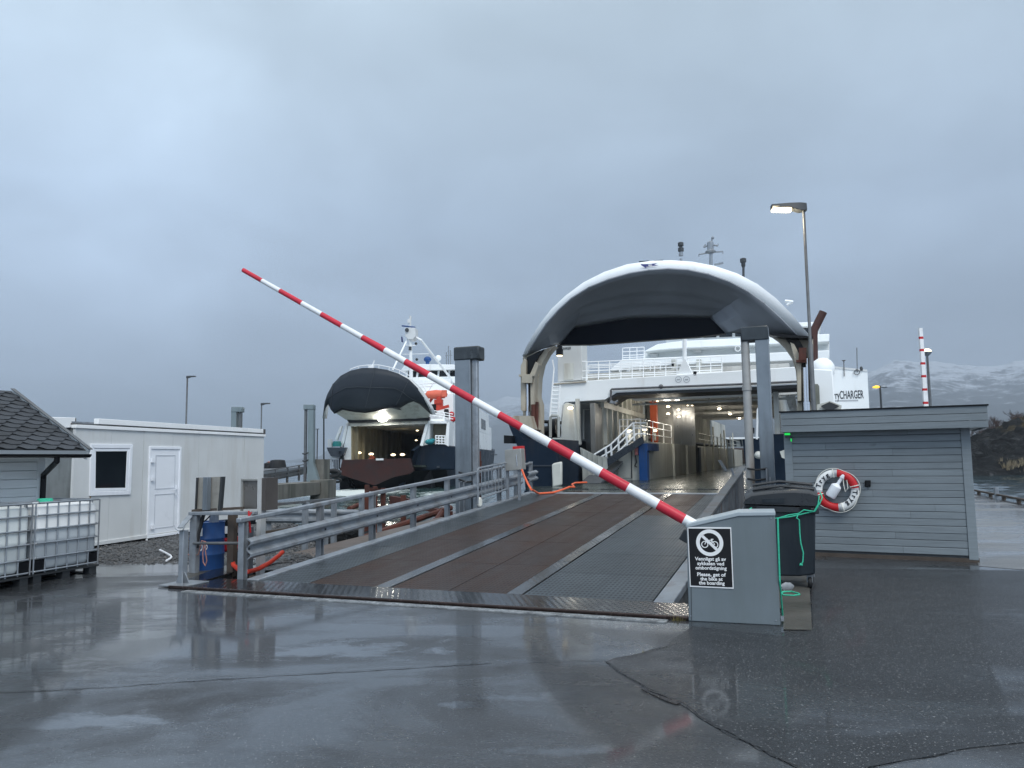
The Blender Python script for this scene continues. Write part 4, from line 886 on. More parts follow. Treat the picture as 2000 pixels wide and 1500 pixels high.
for nm, z0, z1, k, m in (('base_rail', .02, .1, -.02, offwhite), ('eaves_rail', CH-.02, CH+.05, -.035, white2), ('gutter', CH+.05, CH+.085, -.012, galv_dark), ('roof_rail', CH+.085, CH+.20, -.03, white2)):
    mb = MB(); e = 0 if nm != 'roof_rail' else .12; mb.prism([ca(-.02+e*5, z0, k), ca(CW+.02-e, z0, k), ca(CW+.02-e, z1, k), ca(-.02+e*5, z1, k)], cn*.12); part(nm, mb, m, cab, bev=.006)
mb = MB(); mb.prism([ca(0, CH+.06, .1), ca(CW, CH+.06, .1), ca(CW, CH+.06, 2.5), ca(0, CH+.06, 2.5)], UP*.06); part('roof', mb, galv, cab)
mb = MB(); mb.prism([ca(-.5, CH-.05, .1), ca(.1, CH+.0, .1), ca(.1, CH+.2, .1), ca(-.5, CH+.18, .1)], cn*.5); part('corner_duct', mb, white2, cab, bev=.01)
mb = MB(); mb.prism([ca(.1, CH+.02, .12), ca(.14, CH+.02, .12), ca(.14, CH+.19, .12), ca(.1, CH+.19, .12)], cn*.4); part('duct_end', mb, wood_dark, cab)
mb = MB(); mb.prism([ca(CW-.1, CH+.06, -.02), ca(CW+.03, CH+.06, -.02), ca(CW+.03, CH+.2, -.02), ca(CW-.1, CH+.2, -.02)], cn*.2); part('corner_bracket', mb, galv_dark, cab)
def wpt(px, py, k=-.03): return PCn.off(k)(px, py)
def framed(px, w_, mm, depth=.05, k=-.03):
    mb = MB(); o = [wpt(*p, k) for p in px]; c = sum(o, V())/4
    # frame as four bars with mitred corners
    i_ = [o[0]+(cx-UP)*w_, o[1]+(-cx-UP)*w_, o[2]+(-cx+UP)*w_, o[3]+(cx+UP)*w_]
    for j in range(4): mb.prism([o[j], o[(j+1) % 4], i_[(j+1) % 4], i_[j]], cn*depth)
    return mb, i_
mb, ii = framed([(178, 867), (260, 868), (256, 966), (176, 969)], .09, pvc); fw = part('window', mb, pvc, cab, bev=.008)
mb2 = MB()
i2 = [ii[0]+(cx-UP)*.005+cn*.012, ii[1]+(-cx-UP)*.005+cn*.012, ii[2]+(-cx+UP)*.005+cn*.012, ii[3]+(cx+UP)*.005+cn*.012]
i3 = [i2[0]+(cx-UP)*.06, i2[1]+(-cx-UP)*.06, i2[2]+(-cx+UP)*.06, i2[3]+(cx+UP)*.06]
for j in range(4): mb2.prism([i2[j], i2[(j+1) % 4], i3[(j+1) % 4], i3[j]], cn*.04)
part('sash', mb2, pvc, fw, bev=.006)
mb2 = MB(); mb2.prism([p+cn*.015 for p in i3], cn*.012); part('pane', mb2, glassdark, fw)
dq = [(293, 872), (355, 873), (351, 1043), (288, 1052)]
mb, ii = framed(dq, .06, pvc); dr = part('door', mb, pvc, cab, bev=.006)
mb2 = MB(); mb2.prism([p+cn*.02 for p in ii], cn*.03); part('door_leaf', mb2, pvc, dr)
for (u0, u1, v0, v1) in ((.16, .86, .53, .93), (.16, .86, .07, .47)):
    def bl(u, v): return ii[3].lerp(ii[2], u).lerp(ii[0].lerp(ii[1], u), v) + cn*.012
    mb2 = MB(); o = [bl(u0, v1), bl(u1, v1), bl(u1, v0), bl(u0, v0)]; i_ = [bl(u0+.03, v1-.012)+cn*.004, bl(u1-.03, v1-.012)+cn*.004, bl(u1-.03, v0+.012)+cn*.004, bl(u0+.03, v0+.012)+cn*.004]
    for j in range(4): mb2.prism([o[j], o[(j+1) % 4], i_[(j+1) % 4], i_[j]], cn*.008)
    part('door_panel', mb2, mat('door_bead', (.6, .63, .68), .4, 0, .03, 3) if 'door_bead' not in bpy.data.materials else bpy.data.materials['door_bead'], dr)
p = wpt(344.5, 957, -.06); mb2 = MB(); mb2.box(p-UP*.12, .035, .02, .24, cx, cn); mb2.bar(p+UP*.02-cn*.03, p-cx*.12+UP*.02-cn*.03, .02, .02); mb2.bar(p+UP*.02, p+UP*.02-cn*.03, .02, .02); part('handle', mb2, pvc, dr)
for py in (899, 935, 1029):
    p = wpt(299, py, -.045); mb2 = MB(); mb2.box(p-UP*.05, .09, .03, .1, cx, cn); part('hinge', mb2, pvc, dr)
mb = MB(); mb.box(ca(2.6, -.25, .5), 1.9, .8, .22, cx, cn); mb.box(ca(4.8, -.2, .4), 2.2, .5, .2, cx, cn); mb.box(ca(.8, -.2, .4), 1.2, .5, .2, cx, cn); part('support_pallet', mb, wood_dark, cab)
p = wpt(286, 1058, -.01); mb = MB(); mb.tube([p+UP*.06, p-UP*.14+cx*.04], .025, 8); part('drain_pipe', mb, white2, cab)
mb = MB(); mb.prism([wpt(175.3, 969, -.004), wpt(177.8, 969, -.004), wpt(177.6, 995, -.004), wpt(175.6, 995, -.004)], cn*.002); part('rust_streak', mb, mat('rust_streak', (.36, .22, .1), .7, 0, .3, 8), cab)
# bent white strip on the gravel
mb = MB(); mb.tube([G(312, 1074, .03), G(322, 1079, .03), G(333, 1085, .04), G(335, 1088, .04), G(331, 1092, .03), G(325, 1095, .03)], .018, 6); single('white_plastic_strip', 'bent white plastic strip lying on the gravel below the door', 'plastic strip', mb, pvc)
# ------------------------------------------------------------------ shingled shed on the left
e0 = D(166, 884, 12.6); se = V((.40, .917, 0)).normalized(); sr = V((-.917, .40, 0))
base = D(80, 985, 12.35); PSd = Plane(base, -sr)
shed = thing('shed', 'pale grey clapboard shed with a dark shingled roof at the left edge', 'shed', V((base.x, base.y, 0))-se*1.4+sr*1.4, math.atan2(se.y, se.x))
wc = V((base.x, base.y, 0)); eh = D(166, 881, 12.6).z
mb = MB(); z = .0
while z < eh-.02:
    t_ = min(eh-.02, z+.135); mb.prism([wc+UP*(z+.006), wc-sr*.022+UP*(z+.006), wc-sr*.022+UP*(t_-.01), wc-sr*.010+UP*t_, wc+UP*t_], -se*3.6); z += .135
part('clapboards', mb, clap2, shed)
mb = MB(); mb.prism([wc-se*3.6, wc-se*.02, wc-se*.02+UP*eh, wc-se*3.6+UP*eh], sr*3.0); part('wall_core', mb, clap2, shed)
mb = MB(); mb.prism([wc-se*.1-sr*.03, wc+se*.02-sr*.03, wc+se*.02-sr*.03+UP*eh, wc-se*.1-sr*.03+UP*eh], sr*.1); part('corner_board', mb, clap2, shed)
ev = D(168, 879, 12.4); rg = Plane(V((ev.x, ev.y, 0))+se*0, se)(22, 765)
rdir = (rg-ev); nrow = 15; rl = rdir.length; rd = rdir/rl; rn = rd.cross(se).normalized()
if rn.z < 0: rn = -rn
mb = MB()
for i in range(nrow):
    a_, b_ = i/nrow*rl, (i+1.25)/nrow*rl; x = -(.31 if i % 2 else .155)*1.0
    while x > -4.2:
        w_ = .31; p = ev + rd*a_ + se*x + rn*(.03); q = ev + rd*min(b_, rl) + se*x + rn*.012
        lo = [p+rd*.05+se*.003, p+se*(w_*.3)-rd*.03, p+se*(w_*.7)-rd*.03, p+rd*.05+se*(w_-.003)] ; x2 = x
        if x2 + w_ > 0: lo = [l for l in lo if (l-ev).dot(se) <= 0.0] or lo
        mb.prism(lo + [q+se*(min(w_, -x)-.004), q+se*.004], -rn*.006); x -= w_
part('shingles', mb, shingle, shed)
mb = MB(); mb.prism([ev+rn*.0, ev-se*4.2, ev-se*4.2+rdir, ev+rdir], -rn*.1); mb.prism([ev+rdir, ev-se*4.2+rdir, ev-se*4.2+rdir+(-sr)*-0+V((sr.x*1.9, sr.y*1.9, -rd.z*2.0)), ev+rdir+V((sr.x*1.9, sr.y*1.9, -rd.z*2.0))], -UP*.1); part('roof_deck', mb, dkgrey, shed)
mb = MB(); mb.prism([ev-rd*.06+se*.0-rn*.14, ev-rd*.06+rn*.05, ev+rdir+rn*.05, ev+rdir-rn*.14], se*.03); part('barge_board', mb, clap2, shed)
mb = MB(); mb.prism([ev-rd*.08-se*.03+rn*.05, ev-rd*.08+se*.04+rn*.05, ev+rdir+se*.04+rn*.05, ev+rdir-se*.03+rn*.05], rn*.015); part('verge_flashing', mb, galv_dark, shed)
mb = MB(); mb.prism([ev-rd*.03-rn*.13, ev-rd*.03+rn*.005, ev-rd*.03+rn*.005-sr*.02, ev-rd*.03-rn*.13-sr*.02], -se*4.2); part('fascia', mb, clap2, shed)
mb = MB(); gprof = [(.055*math.cos(a_), .055*math.sin(a_)) for a_ in [math.pi+math.pi*k/8 for k in range(9)]]; gp = ev-rd*.03-sr*.085-rn*.06
mb.sweep(gprof, [gp, gp-se*4.2], -sr); part('gutter', mb, black, shed)
d0 = gp-se*.55-UP*.05; d1 = wc-se*.02-sr*.06; d1 = V((d1.x, d1.y, d0.z-.33))
mb = MB(); mb.tube([d0, d0-UP*.06, d1+UP*.06, d1, V((d1.x, d1.y, .1))], .042, 10); part('downpipe', mb, black, shed)

# ------------------------------------------------------------------ tanks on pallets
i0 = G(62, 1141); i1 = G(187, 1119); ix = (i1-i0); ix.z = 0; IW = ix.length; ix.normalize(); iy = V((-ix.y, ix.x, 0))
def ibc(t, full, TM):
    W, Dp, z0, H = 1.16, .98, .14, 1.13
    X, Y = V((1, 0, 0)), V((0, 1, 0))
    def q(x, y, z): return V((x-W/2, y, z))
    # tank: rounded box with a recess at the lower corners
    mb = MB(); rows = []
    rad = .09
    def ring(ins, z):
        o = []
        for cx_, cy_, a0 in ((W-rad-ins, Dp-rad-ins, 0), (rad+ins, Dp-rad-ins, 90), (rad+ins, rad+ins, 180), (W-rad-ins, rad+ins, 270)):
            for k in range(5):
                a = math.radians(a0+22.5*k); o.append(q(cx_+rad*math.cos(a), cy_+rad*math.sin(a), z))
        return o
    zs = [(.12, z0+.03), (.045, z0+.05), (.018, z0+.10), (.016, z0+.45), (.01, z0+.47), (.016, z0+.49), (.016, H-.1), (.03, H-.04), (.10, H-.015), (.2, H)]
    mb.loft([ring(i, z) for i, z in zs], True); mb.f += [tuple(range(19, -1, -1)), tuple((len(zs)-1)*20+k for k in range(20))]; mb.mi += [0, 0]
    tk = part('tank', mb, TM, t)
    mb = MB(); mb.lathe([(.09, 0), (.11, .01), (.11, .05), (.09, .065)], q(W*.5, Dp*.5, H-.005), 18); part('cap', mb, teal if not full else white2, tk)
    mb = MB(); r_ = .0135
    for y in (0, Dp):
        for k in range(7): x = W*(k/6)*.98+.011; mb.tube([q(x, y, z0), q(x, y, H+.02)], r_*.85, 6)
    for x in (0, W):
        for k in range(1, 6): mb.tube([q(x, Dp*k/6, z0), q(x, Dp*k/6, H+.02)], r_*.85, 6)
    for z in (z0+.03, z0+.22, z0+.43, z0+.63, z0+.83, H+.02):
        o = [q(-.006+.05, -.008, z), q(W-.05, -.008, z), q(W+.008, .05, z), q(W+.008, Dp-.05, z), q(W-.05, Dp+.008, z), q(.05, Dp+.008, z), q(-.008, Dp-.05, z), q(-.008, .05, z)]
        mb.tube(o+[o[0]], r_*(1.25 if z > H else 1.0), 6, False)
    mb.tube([q(0, Dp*.5, H+.02), q(W, Dp*.5, H+.02)], r_, 6)
    part('cage', mb, galv, t)
    mb = MB()
    for k in (0, .5, 1):
        mb.box(q(.09+k*(W-.18), Dp/2, 0), .13, Dp, .02, X, Y)
        for yy in (.07, Dp/2, Dp-.07): mb.box(q(.09+k*(W-.18), yy, .02), .13, .13, .085, X, Y)
    mb.box(q(W/2, Dp/2, .105), W+.02, Dp+.02, .025, X, Y); part('pallet', mb, mat('dark_pallet_plastic', (.03, .034, .038), .5, 0, .2, 4) if 'dark_pallet_plastic' not in bpy.data.materials else bpy.data.materials['dark_pallet_plastic'], t)
    for x in (.12, W-.1):
        mb = MB(); mb.prism([q(x-.1, .005, z0+.04), q(x+.08, .005, z0+.04), q(x+.08, .005, z0+.2), q(x-.1, .005, z0+.2)], Y*.06); part('corner_guard', mb, black, t)
rot = math.atan2(ix.y, ix.x); ic = i0+ix*.58
tA = thing('tank_container', 'caged white tank on a pallet, half full, with a green cap, nearer the cabin', 'tank container', (0, 0, 0), 0, 'caged tanks by the shed'); ibc(tA, False, tankm); tA.location = i0+ix*.58; tA.rotation_euler = (0, 0, rot)
tB = thing('tank_container', 'caged grey full tank on a pallet, cut off by the left edge of the picture', 'tank container', (0, 0, 0), 0, 'caged tanks by the shed'); ibc(tB, True, tankfull); tB.location = i0-ix*.63-iy*.02; tB.rotation_euler = (0, 0, rot)
tC = thing('tank_container', 'caged tank with a pale top standing behind the other two, against the shed', 'tank container', (0, 0, 0), 0, 'caged tanks by the shed'); ibc(tC, True, tankfull); tC.location = i0-ix*.75+iy*1.04; tC.rotation_euler = (0, 0, rot+.02)

# ------------------------------------------------------------------ steel frame with cabinets beside the ramp
aF = R.loc(G(384, 1121))[0]; PF = R.pl(aF)
def pf(px, py, k=0): return PF.off(k)(px, py)
fr_ = thing('equipment_frame', 'grey steel frame of posts and rails beside the foot of the ramp', 'steel frame', V((pf(420, 1120).x, pf(420, 1120).y, 0)), -R.h)
def upright(px0, px1, py0, k, m, zb=0.0, nm='post', dep=.09):
    mb = MB(); a_ = pf(px0, py0, k); b_ = pf(px1, py0, k); mb.prism([V((a_.x, a_.y, zb)), V((b_.x, b_.y, zb)), b_, a_], R.u*dep); return part(nm, mb, m, fr_)
upright(372, 384, 1003, 0, galv); upright(409, 420, 1003, .55, galv, -.05); upright(445, 457, 1003, .2, wood_dark, -.05); upright(473, 481, 1010, .35, wood_dark, -.1); upright(472, 488, 1030, .15, galv_dark)
mb = MB(); mb.bar(pf(372, 1003, .03), pf(500, 1002, .03), .1, .05); part('top_rail', mb, galv, fr_, bev=.008)
mb = MB(); mb.bar(pf(374, 1004, .02), pf(352, 1031, -.3), .09, .012); part('brace', mb, galv, fr_)
mb = MB(); mb.tube([pf(378, 1061, -.02), pf(480, 1061, -.02)], .022, 8); part('cross_tube', mb, galv_dark, fr_)
mb = MB(); mb.bar(pf(376, 997.5, .25), pf(476, 992, .4), .05, .04); part('rear_rail', mb, wood_dark, fr_)
ap = G(350, 1143); st = thing('hinge_post', 'grey galvanised post with a gusseted foot and curled top, at the ramp corner', 'post', ap, -R.h)
Pp = Plane(ap, R.u)
def pp(px, py, k=0): return Pp.off(k)(px, py)
mb = MB(); a_, b_ = pp(350, 1036), pp(358.5, 1036); mb.prism([V((a_.x, a_.y, .02)), V((b_.x, b_.y, .02)), b_, a_], R.u*.1); part('shaft', mb, galv, st, bev=.008)
mb = MB(); mb.prism([pp(340, 1148, .02), pp(372, 1146, .02), pp(360, 1118, .02), pp(351, 1116, .02)], R.u*.02); mb.prism([pp(355, 1116, -.1), pp(355, 1116, .2), pp(355, 1146, .28), pp(355, 1146, -.22)], R.v*.015); part('gusset', mb, galv, st)
mb = MB(); p = V((pp(356, 1148).x, pp(356, 1148).y, .012)); mb.box(p+R.u*.03, .44, .5, .018, R.v, R.u); part('base_plate', mb, galv, st, bev=.004)
mb = MB(); mb.loft([[pp(x_, y_, -.05), pp(x_, y_, .17)] for x_, y_ in ((341, 1025), (343, 1032), (349, 1036), (356, 1035), (361, 1028))]); o = part('curled_top', mb, galv, st); o.modifiers.new('solid', 'SOLIDIFY').thickness = .012
# electrical cabinets on the frame
ec = thing('sheet_shield', 'scuffed stainless sheet shield on a grey channel post, standing on the frame', 'sheet shield', V((pf(408, 1000, .3).x, pf(408, 1000, .3).y, pf(408, 998, .3).z)), -R.h)
sheetm = mat('scuffed_stainless', (.42, .4, .36), .35, .5, .1, 2, .03, 20, (.2, .18, .15), .75, 2.4, dlo=.5)
mb = MB(); mb.prism([pf(384.5, 933, .3), pf(434, 931, .3), pf(428, 997.6, .3), pf(381, 997.6, .3)], R.u*.02); part('sheet', mb, sheetm, ec)
mb = MB(); mb.prism([pf(396.5, 932, .2), pf(405, 932, .2), pf(403.5, 997, .2), pf(394.5, 997, .2)], R.u*.09); part('channel', mb, bpy.data.materials['blue_grey_galvanising'], ec, bev=.006)
mb = MB(); mb.prism([pf(430.5, 931, .27), pf(434.5, 931, .27), pf(429, 998, .27), pf(425, 998, .27)], R.u*.07); part('edge_angle', mb, dkgrey, ec)
mb = MB(); mb.prism([pf(383, 933, .27), pf(385.5, 933, .27), pf(382, 998, .27), pf(380, 998, .27)], R.u*.06); part('edge_angle', mb, dkgrey, ec)
ec = thing('steel_cabinet', 'dark stainless cabinet on a tall white-grey post, right of the sheet shield', 'steel cabinet', V((pf(495, 1080, .5).x, pf(495, 1080, .5).y, 0)), -R.h)
mb = MB(); mb.prism([pf(474, 938, .5), pf(502, 938, .5), pf(501, 994, .5), pf(473, 994, .5)], R.u*.25); part('box', mb, mat('dark_stainless', (.2, .19, .18), .3, .6, .12, 2, .02, 20, (.1, .09, .085), .6, 2, True), ec, bev=.006)
mb = MB(); mb.prism([pf(470.5, 935, .46), pf(503, 935, .46), pf(503, 938.5, .46), pf(470.5, 938.5, .46)], R.u*.3); mb.prism([pf(470.5, 935, .47), pf(474, 935, .47), pf(473, 998, .47), pf(469.5, 998, .47)], R.u*.03); part('rim', mb, steelbox, ec)
mb = MB(); a_ = pf(503, 933.5, .46); b_ = pf(511, 933.5, .46); mb.prism([V((a_.x, a_.y, -.3)), V((b_.x, b_.y, -.3)), b_, a_], R.u*.12); part('post', mb, mat('whitish_post', (.48, .49, .49), .45, .1, .12, 3, .03, 20, (.25, .24, .22), .6, 2, True), ec)
mb = MB(); mb.prism([pf(511, 933.5, .47), pf(519, 933.5, .47), pf(518.5, 997, .47), pf(511, 997, .47)], R.u*.3); part('side_box', mb, mat('brown_grey_box', (.09, .08, .075), .5, .2, .2, 3), ec)
# drum
dc = G(391, 1116); dc = V((dc.x, dc.y+.25, 0)); dt = thing('drum', 'blue steel drum with white labels behind the steel frame', 'drum', dc)
hh = Plane(dc, V((0, 1, 0)))(390, 1019).z; r_ = .265
mb = MB(); mb.lathe([(r_*.9, .0), (r_, .01), (r_, hh*.3), (r_*1.03, hh*.32), (r_*1.03, hh*.34), (r_, hh*.36), (r_, hh*.63), (r_*1.03, hh*.65), (r_*1.03, hh*.67), (r_, hh*.69), (r_, hh*.98), (r_*1.02, hh), (r_*.95, hh), (r_*.93, hh*.975), (.01, hh*.975)], dc, 28); part('shell', mb, blue, dt)
for (px0, px1, y0, y1) in ((365, 371.5, 1031, 1048), (386, 394, 1031, 1047)):
    t0 = [-math.asin(max(-1, min(1, (391-x_)/31.5))) for x_ in (px0, px1)]
    mb = MB(); zz_ = [Plane(dc-V((0, .25, 0)), V((0, 1, 0)))(390, y_).z for y_ in (y0, y1)]
    A_ = []; B_ = []
    for k in range(4):
        a_ = t0[0]+(t0[1]-t0[0])*k/3; d = V((math.sin(a_), -math.cos(a_), 0))*(r_*1.008); A_.append(dc+d+UP*zz_[0]); B_.append(dc+d+UP*zz_[1])
    mb.loft([A_, B_]); part('paper_label', mb, signwhite, dt)
mb = MB()
def dpt(a_, z_): d = V((math.sin(a_), -math.cos(a_), 0))*(r_*1.008); return dc+d+UP*z_
for a_, w_ in ((.02, .07), (.32, .05)): 
    for k in range(10): mb.quad(dpt(a_+w_*1.6*math.cos(k*.628), hh*.5+w_*.9*math.sin(k*.628)), dpt(a_+w_*1.6*math.cos((k+1)*.628), hh*.5+w_*.9*math.sin((k+1)*.628)), dpt(a_+w_*1.0*math.cos((k+1)*.628), hh*.5+w_*.55*math.sin((k+1)*.628)), dpt(a_+w_*1.0*math.cos(k*.628), hh*.5+w_*.55*math.sin(k*.628)))
part('printed_mark', mb, signwhite, dt)
# red pump box with hoses
pc_ = pf(442, 1079, .9); pb = thing('red_pump', 'red pump housing with a white box on top, behind the steel frame', 'pump', V((pc_.x, pc_.y, 0)), -R.h)
q_ = lambda x_, y_: pf(x_, y_, .9)
mb = MB(); mb.prism([q_(419, 1052), q_(470, 1048), q_(468, 1070), q_(458, 1077), q_(419, 1080)], R.u*.35); part('housing', mb, red, pb, bev=.03)
mb = MB(); mb.prism([q_(420, 1030), q_(446, 1027), q_(446, 1043), q_(420, 1045)], R.u*.3); part('white_box', mb, white2, pb, bev=.01)
mb = MB(); mb.prism([q_(421, 1044), q_(445, 1042), q_(445, 1049), q_(421, 1051)], R.u*.28); mb.prism([q_(424, 1016), q_(468, 1015), q_(468, 1027), q_(424, 1028)], R.u*.4); part('dark_base', mb, black, pb)
mb = MB(); 
for x_ in (424, 455): a_ = q_(x_, 1070); mb.tube([a_+R.u*.1, V((a_.x, a_.y, -.1))+R.u*.1], .03, 6)
part('leg', mb, dkgrey, pb)
mb = MB(); mb.tube([pf(462, 1062, .4), pf(454, 1090, .3), pf(456, 1104, .2), pf(468, 1114, .1), pf(484, 1117, .12), pf(505, 1111, .4), pf(528, 1098, .7), pf(546, 1084, .9), pf(552, 1078, 1.0)], .035, 10); mb.tube([pf(470, 1048, .5), pf(490, 1052, .5), pf(503, 1056, .6)], .03, 8); single('red_hose', 'thick orange-red hose looping under the guard rail end', 'hose', mb, mat('red_hose_rubber', (.6, .05, .025), .4, 0, .15, 6))
mb = MB(); mb.tube([pf(398, 1004, .1), pf(393, 1022, .1), pf(388, 1040, .05), pf(385, 1058, .05), pf(386, 1070, .05)], .03, 8); mb.tube([pf(410, 1008, .1), pf(402, 1016, .1), pf(390, 1024, .1)], .01, 6); single('black_cable', 'thick black cable hanging from the frame in front of the blue drum', 'cable', mb, blackrub)
mb = MB(); mb.tube([pf(400, 1058, -.03), pf(396, 1080, -.02), pf(397, 1098, 0), pf(401, 1105, 0), pf(404, 1095, 0), pf(401, 1075, -.02), pf(402, 1058, -.03), pf(394, 1056, -.04), pf(388, 1082, .02), pf(378, 1088, .05), pf(366, 1082, .05)], .008, 6); single('thin_hose', 'thin pinkish hose coiled over the cross tube of the frame', 'hose', mb, mat('pink_hose', (.4, .2, .16), .5, 0, .1, 5))
mb = MB(); mb.tube([pf(486, 998, -.02), pf(486, 1012, -.04), pf(488, 1025, -.02), pf(489, 1040, 0)], .014, 6); mb.tube([pf(491, 1000, -.02), pf(487, 1008, -.04)], .01, 6); single('red_cable', 'short red cable hanging at the right end of the frame top rail', 'cable', mb, red)
# tread plate step left of the ramp
mb = MB(); mb.prism([G(372, 1141, .02), G(478, 1111, .02), G(440, 1104, .02), G(368, 1130, .02)], (0, 0, -.018)); struct('tread_plate', mb, tread_wet)
mb = MB(); mb.prism([G(372, 1136, .012), G(500, 1100, .012), G(470, 1080, .012), G(355, 1122, .012)], (0, 0, -.012)); struct('walkway_slab', mb, concrete)
mb = MB(); mb.prism([R.p(.7, -1.7, -.12), R.p(.7, -.22, -.12), R.p(8.6, -.22, .26), R.p(8.6, -1.1, .26)], (0, 0, -1.6)); struct('ramp_side_wall', mb, mat('brown_wet_concrete', (.12, .095, .08), .5, 0, .3, 1.5, .2, 25, (.05, .045, .04), .7, 1.5))
# second walkway rail and horizontal beam behind
wr_ = thing('walkway_rail', 'low steel rail with flat handrail and wave beam behind the ramp guard rail', 'guard rail', R.p(3, -1.1, -.1), -R.h)
PWk = R.side(-1.15)
def pk(px, py): return PWk(px, py)
h_a, h_b = R.side(-1.6)(515, 989), R.side(-.9)(770, 962)
for (pxa, pya, pxb, pyb) in ((515, 987.5, 735, 967),):
    A_ = R.p(2.6, -1.9, 0); sA, sB = R.side(-1.9)(pxa, pya), R.side(-1.9)(pxb, pyb); mb = MB(); mb.bar(sA, sB, .08, .05); part('handrail', mb, galv_dark, wr_)
    sC, sD = R.side(-1.9)(515, 1040), R.side(-1.9)(660, 1020); mb = MB(); mb.bar(sC, sD, .04, .05); part('lower_rail', mb, wood_dark, wr_)
    for px in (585, 640, 700):
        t_ = (px-pxa)/(pxb-pxa); p = sA.lerp(sB, t_); mb = MB(); mb.box(V((p.x, p.y, p.z-1.0)), .1, .08, 1.0, R.v, R.u); part('post', mb, galv, wr_)
pa = D(516, 1007, 17.0); pb_ = D(752, 1009, 18.2); sd_ = (pb_-pa).normalized(); sdn = V((sd_.y, -sd_.x, 0))
mb = MB(); mb.sweep(WP, [pa, pb_], sdn); part('wave_beam', mb, galv, wr_)
for k in (.04, .5, .96): p = pa.lerp(pb_, k); mb = MB(); mb.box(V((p.x, p.y, -1.4))+V((-sdn.x, -sdn.y, 0))*.08, .1, .08, 1.4+p.z+.1, sd_, sdn); part('post', mb, galv, wr_)
# control box by the ferry end
cbx = R.loc(D(1005, 930, 20.6)); cb = thing('control_box', 'grey control box on posts with a red cover behind it, near the open ferry', 'control box', V((D(1005, 930, 20.6).x, D(1005, 930, 20.6).y, .4)), -R.h)
q_ = lambda x_, y_, k=0: R.pix(x_, y_, cbx[0]+k)
mb = MB(); mb.prism([q_(985.5, 879), q_(1017, 876), q_(1020, 917), q_(987, 920)], R.u*.3); part('box', mb, steelbox, cb, bev=.01)
mb = MB(); mb.prism([q_(1001, 872, .32), q_(1021, 871, .32), q_(1023, 900, .32), q_(1017, 901, .32), q_(1015, 878, .32), q_(1001, 878, .32)], R.u*.15); part('red_cover', mb, red, cb, bev=.01)
mb = MB(); mb.tube([q_(1009, 888, -.02), q_(1010, 910, -.02)], .012, 6); part('bar_handle', mb, chrome, cb)
for x_ in (991, 1014): a_ = q_(x_, 918, .1); mb = MB(); mb.box(V((a_.x, a_.y, .2)), .07, .07, a_.z-.2, R.v, R.u); part('post', mb, galv, cb)
mb = MB(); mb.tube([q_(1019, 917), q_(1024, 930, -.05), q_(1031, 945, -.1), q_(1038, 956, -.2), R.pix(1052, 964, 11.5), R.pix(1080, 962, 11.8), R.pix(1100, 956, 12.3), R.pix(1112, 951, 12.9), R.pix(1122, 951.5, 13.1), R.pix(1117, 946, 13.6), R.pix(1124, 943, 14.2), R.pix(1146, 942, 14.6)], .028, 8); single('orange_cable', 'thick orange cable running from the control box across the ramp end onto the ferry', 'cable', mb, mat('orange_cable_rubber', (.75, .13, .05), .45, 0, .12, 6))

# ------------------------------------------------------------------ rusty mooring frame in the water
mf = thing('rusty_frame', 'rusty red steel mooring frame standing in the water behind the guard rail', 'steel frame', D(745, 990, 27)*1, 0)
q_ = lambda x_, y_, d_=27: D(x_, y_, d_)
for px0, px1, y_, d_ in ((713, 721, 947, 27), (729, 737, 950, 28), (744, 753, 953, 29), (783, 793, 967, 25), (864, 872, 994, 22)):
    a_, b_ = q_(px0, y_, d_), q_(px1, y_, d_); mb = MB(); mb.box(V(((a_.x+b_.x)/2, d_, -1.6)), b_.x-a_.x, .16, a_.z+1.6); part('post', mb, rust, mf)
for p, q, w_ in (((716, 955, 27), (750, 960, 29), .12), ((764, 976, 26), (802, 983, 25), .26), ((795, 985, 25), (880, 1003, 22), .12), ((722, 990, 26), (760, 995, 27), .12)):
    mb = MB(); mb.bar(q_(*p), q_(*q), .14, w_); part('cross_beam', mb, rust, mf)
for p, q in (((682, 994, 26), (715, 980, 28)), ((706, 1052, 19), (880, 992, 23)), ((850, 1020, 21), (864, 1000, 22))):
    mb = MB(); mb.tube([q_(*p), q_(*q)], .085, 8); part('brace_pipe', mb, rust, mf)
# ------------------------------------------------------------------ far left ferry berth
fb_ = thing('left_berth', 'concrete berth beam with a sloping railed ramp beside the smaller ferry', 'berth', D(570, 960, 42)*1, 0)
q_ = lambda x_, y_, d_: D(x_, y_, d_)
mb = MB(); a_, b_ = q_(505, 949, 38), q_(641, 941, 46); a2 = q_(505, 982, 38); mb.prism([V((a_.x, a_.y, a2.z)), V((b_.x, b_.y, q_(641, 963, 46).z)), b_, a_], V((-.35, 1, 0)).normalized()*3.0); part('beam', mb, oldconcrete, fb_)
a_, b_ = q_(606, 938, 45), q_(641, 938, 45); mb = MB(); mb.prism([V((a_.x, a_.y, -2)), V((b_.x, b_.y, -2)), b_, a_], (0, 2, 0)); part('pile_cap', mb, oldconcrete, fb_)
a_, b_ = q_(614, 897, 46.5), q_(632, 897, 46.5); mb = MB(); mb.prism([V((a_.x, a_.y, 0)), V((b_.x, b_.y, 0)), b_, a_], (0, 1.6, 0)); part('wall_block', mb, oldconcrete, fb_)
a_, b_ = q_(505, 944, 40), q_(601, 925, 58); mb = MB(); mb.prism([a_, b_, b_+UP*.5, a_+UP*.5][::1], V((-6, 2.5, 0))); part('ramp_deck', mb, galv_dark, fb_)
mb = MB(); mb.bar(a_+UP*.5, b_+UP*.5, .08, .14); part('kerb', mb, galv, fb_)
t0, t1 = q_(512, 921, 41), q_(604, 905.5, 58)
for dz in (0, -.28, -.5): mb = MB(); mb.bar(t0+UP*dz, t1+UP*dz, .06, .06 if dz == 0 else .09); part('rail', mb, galv_dark, fb_)
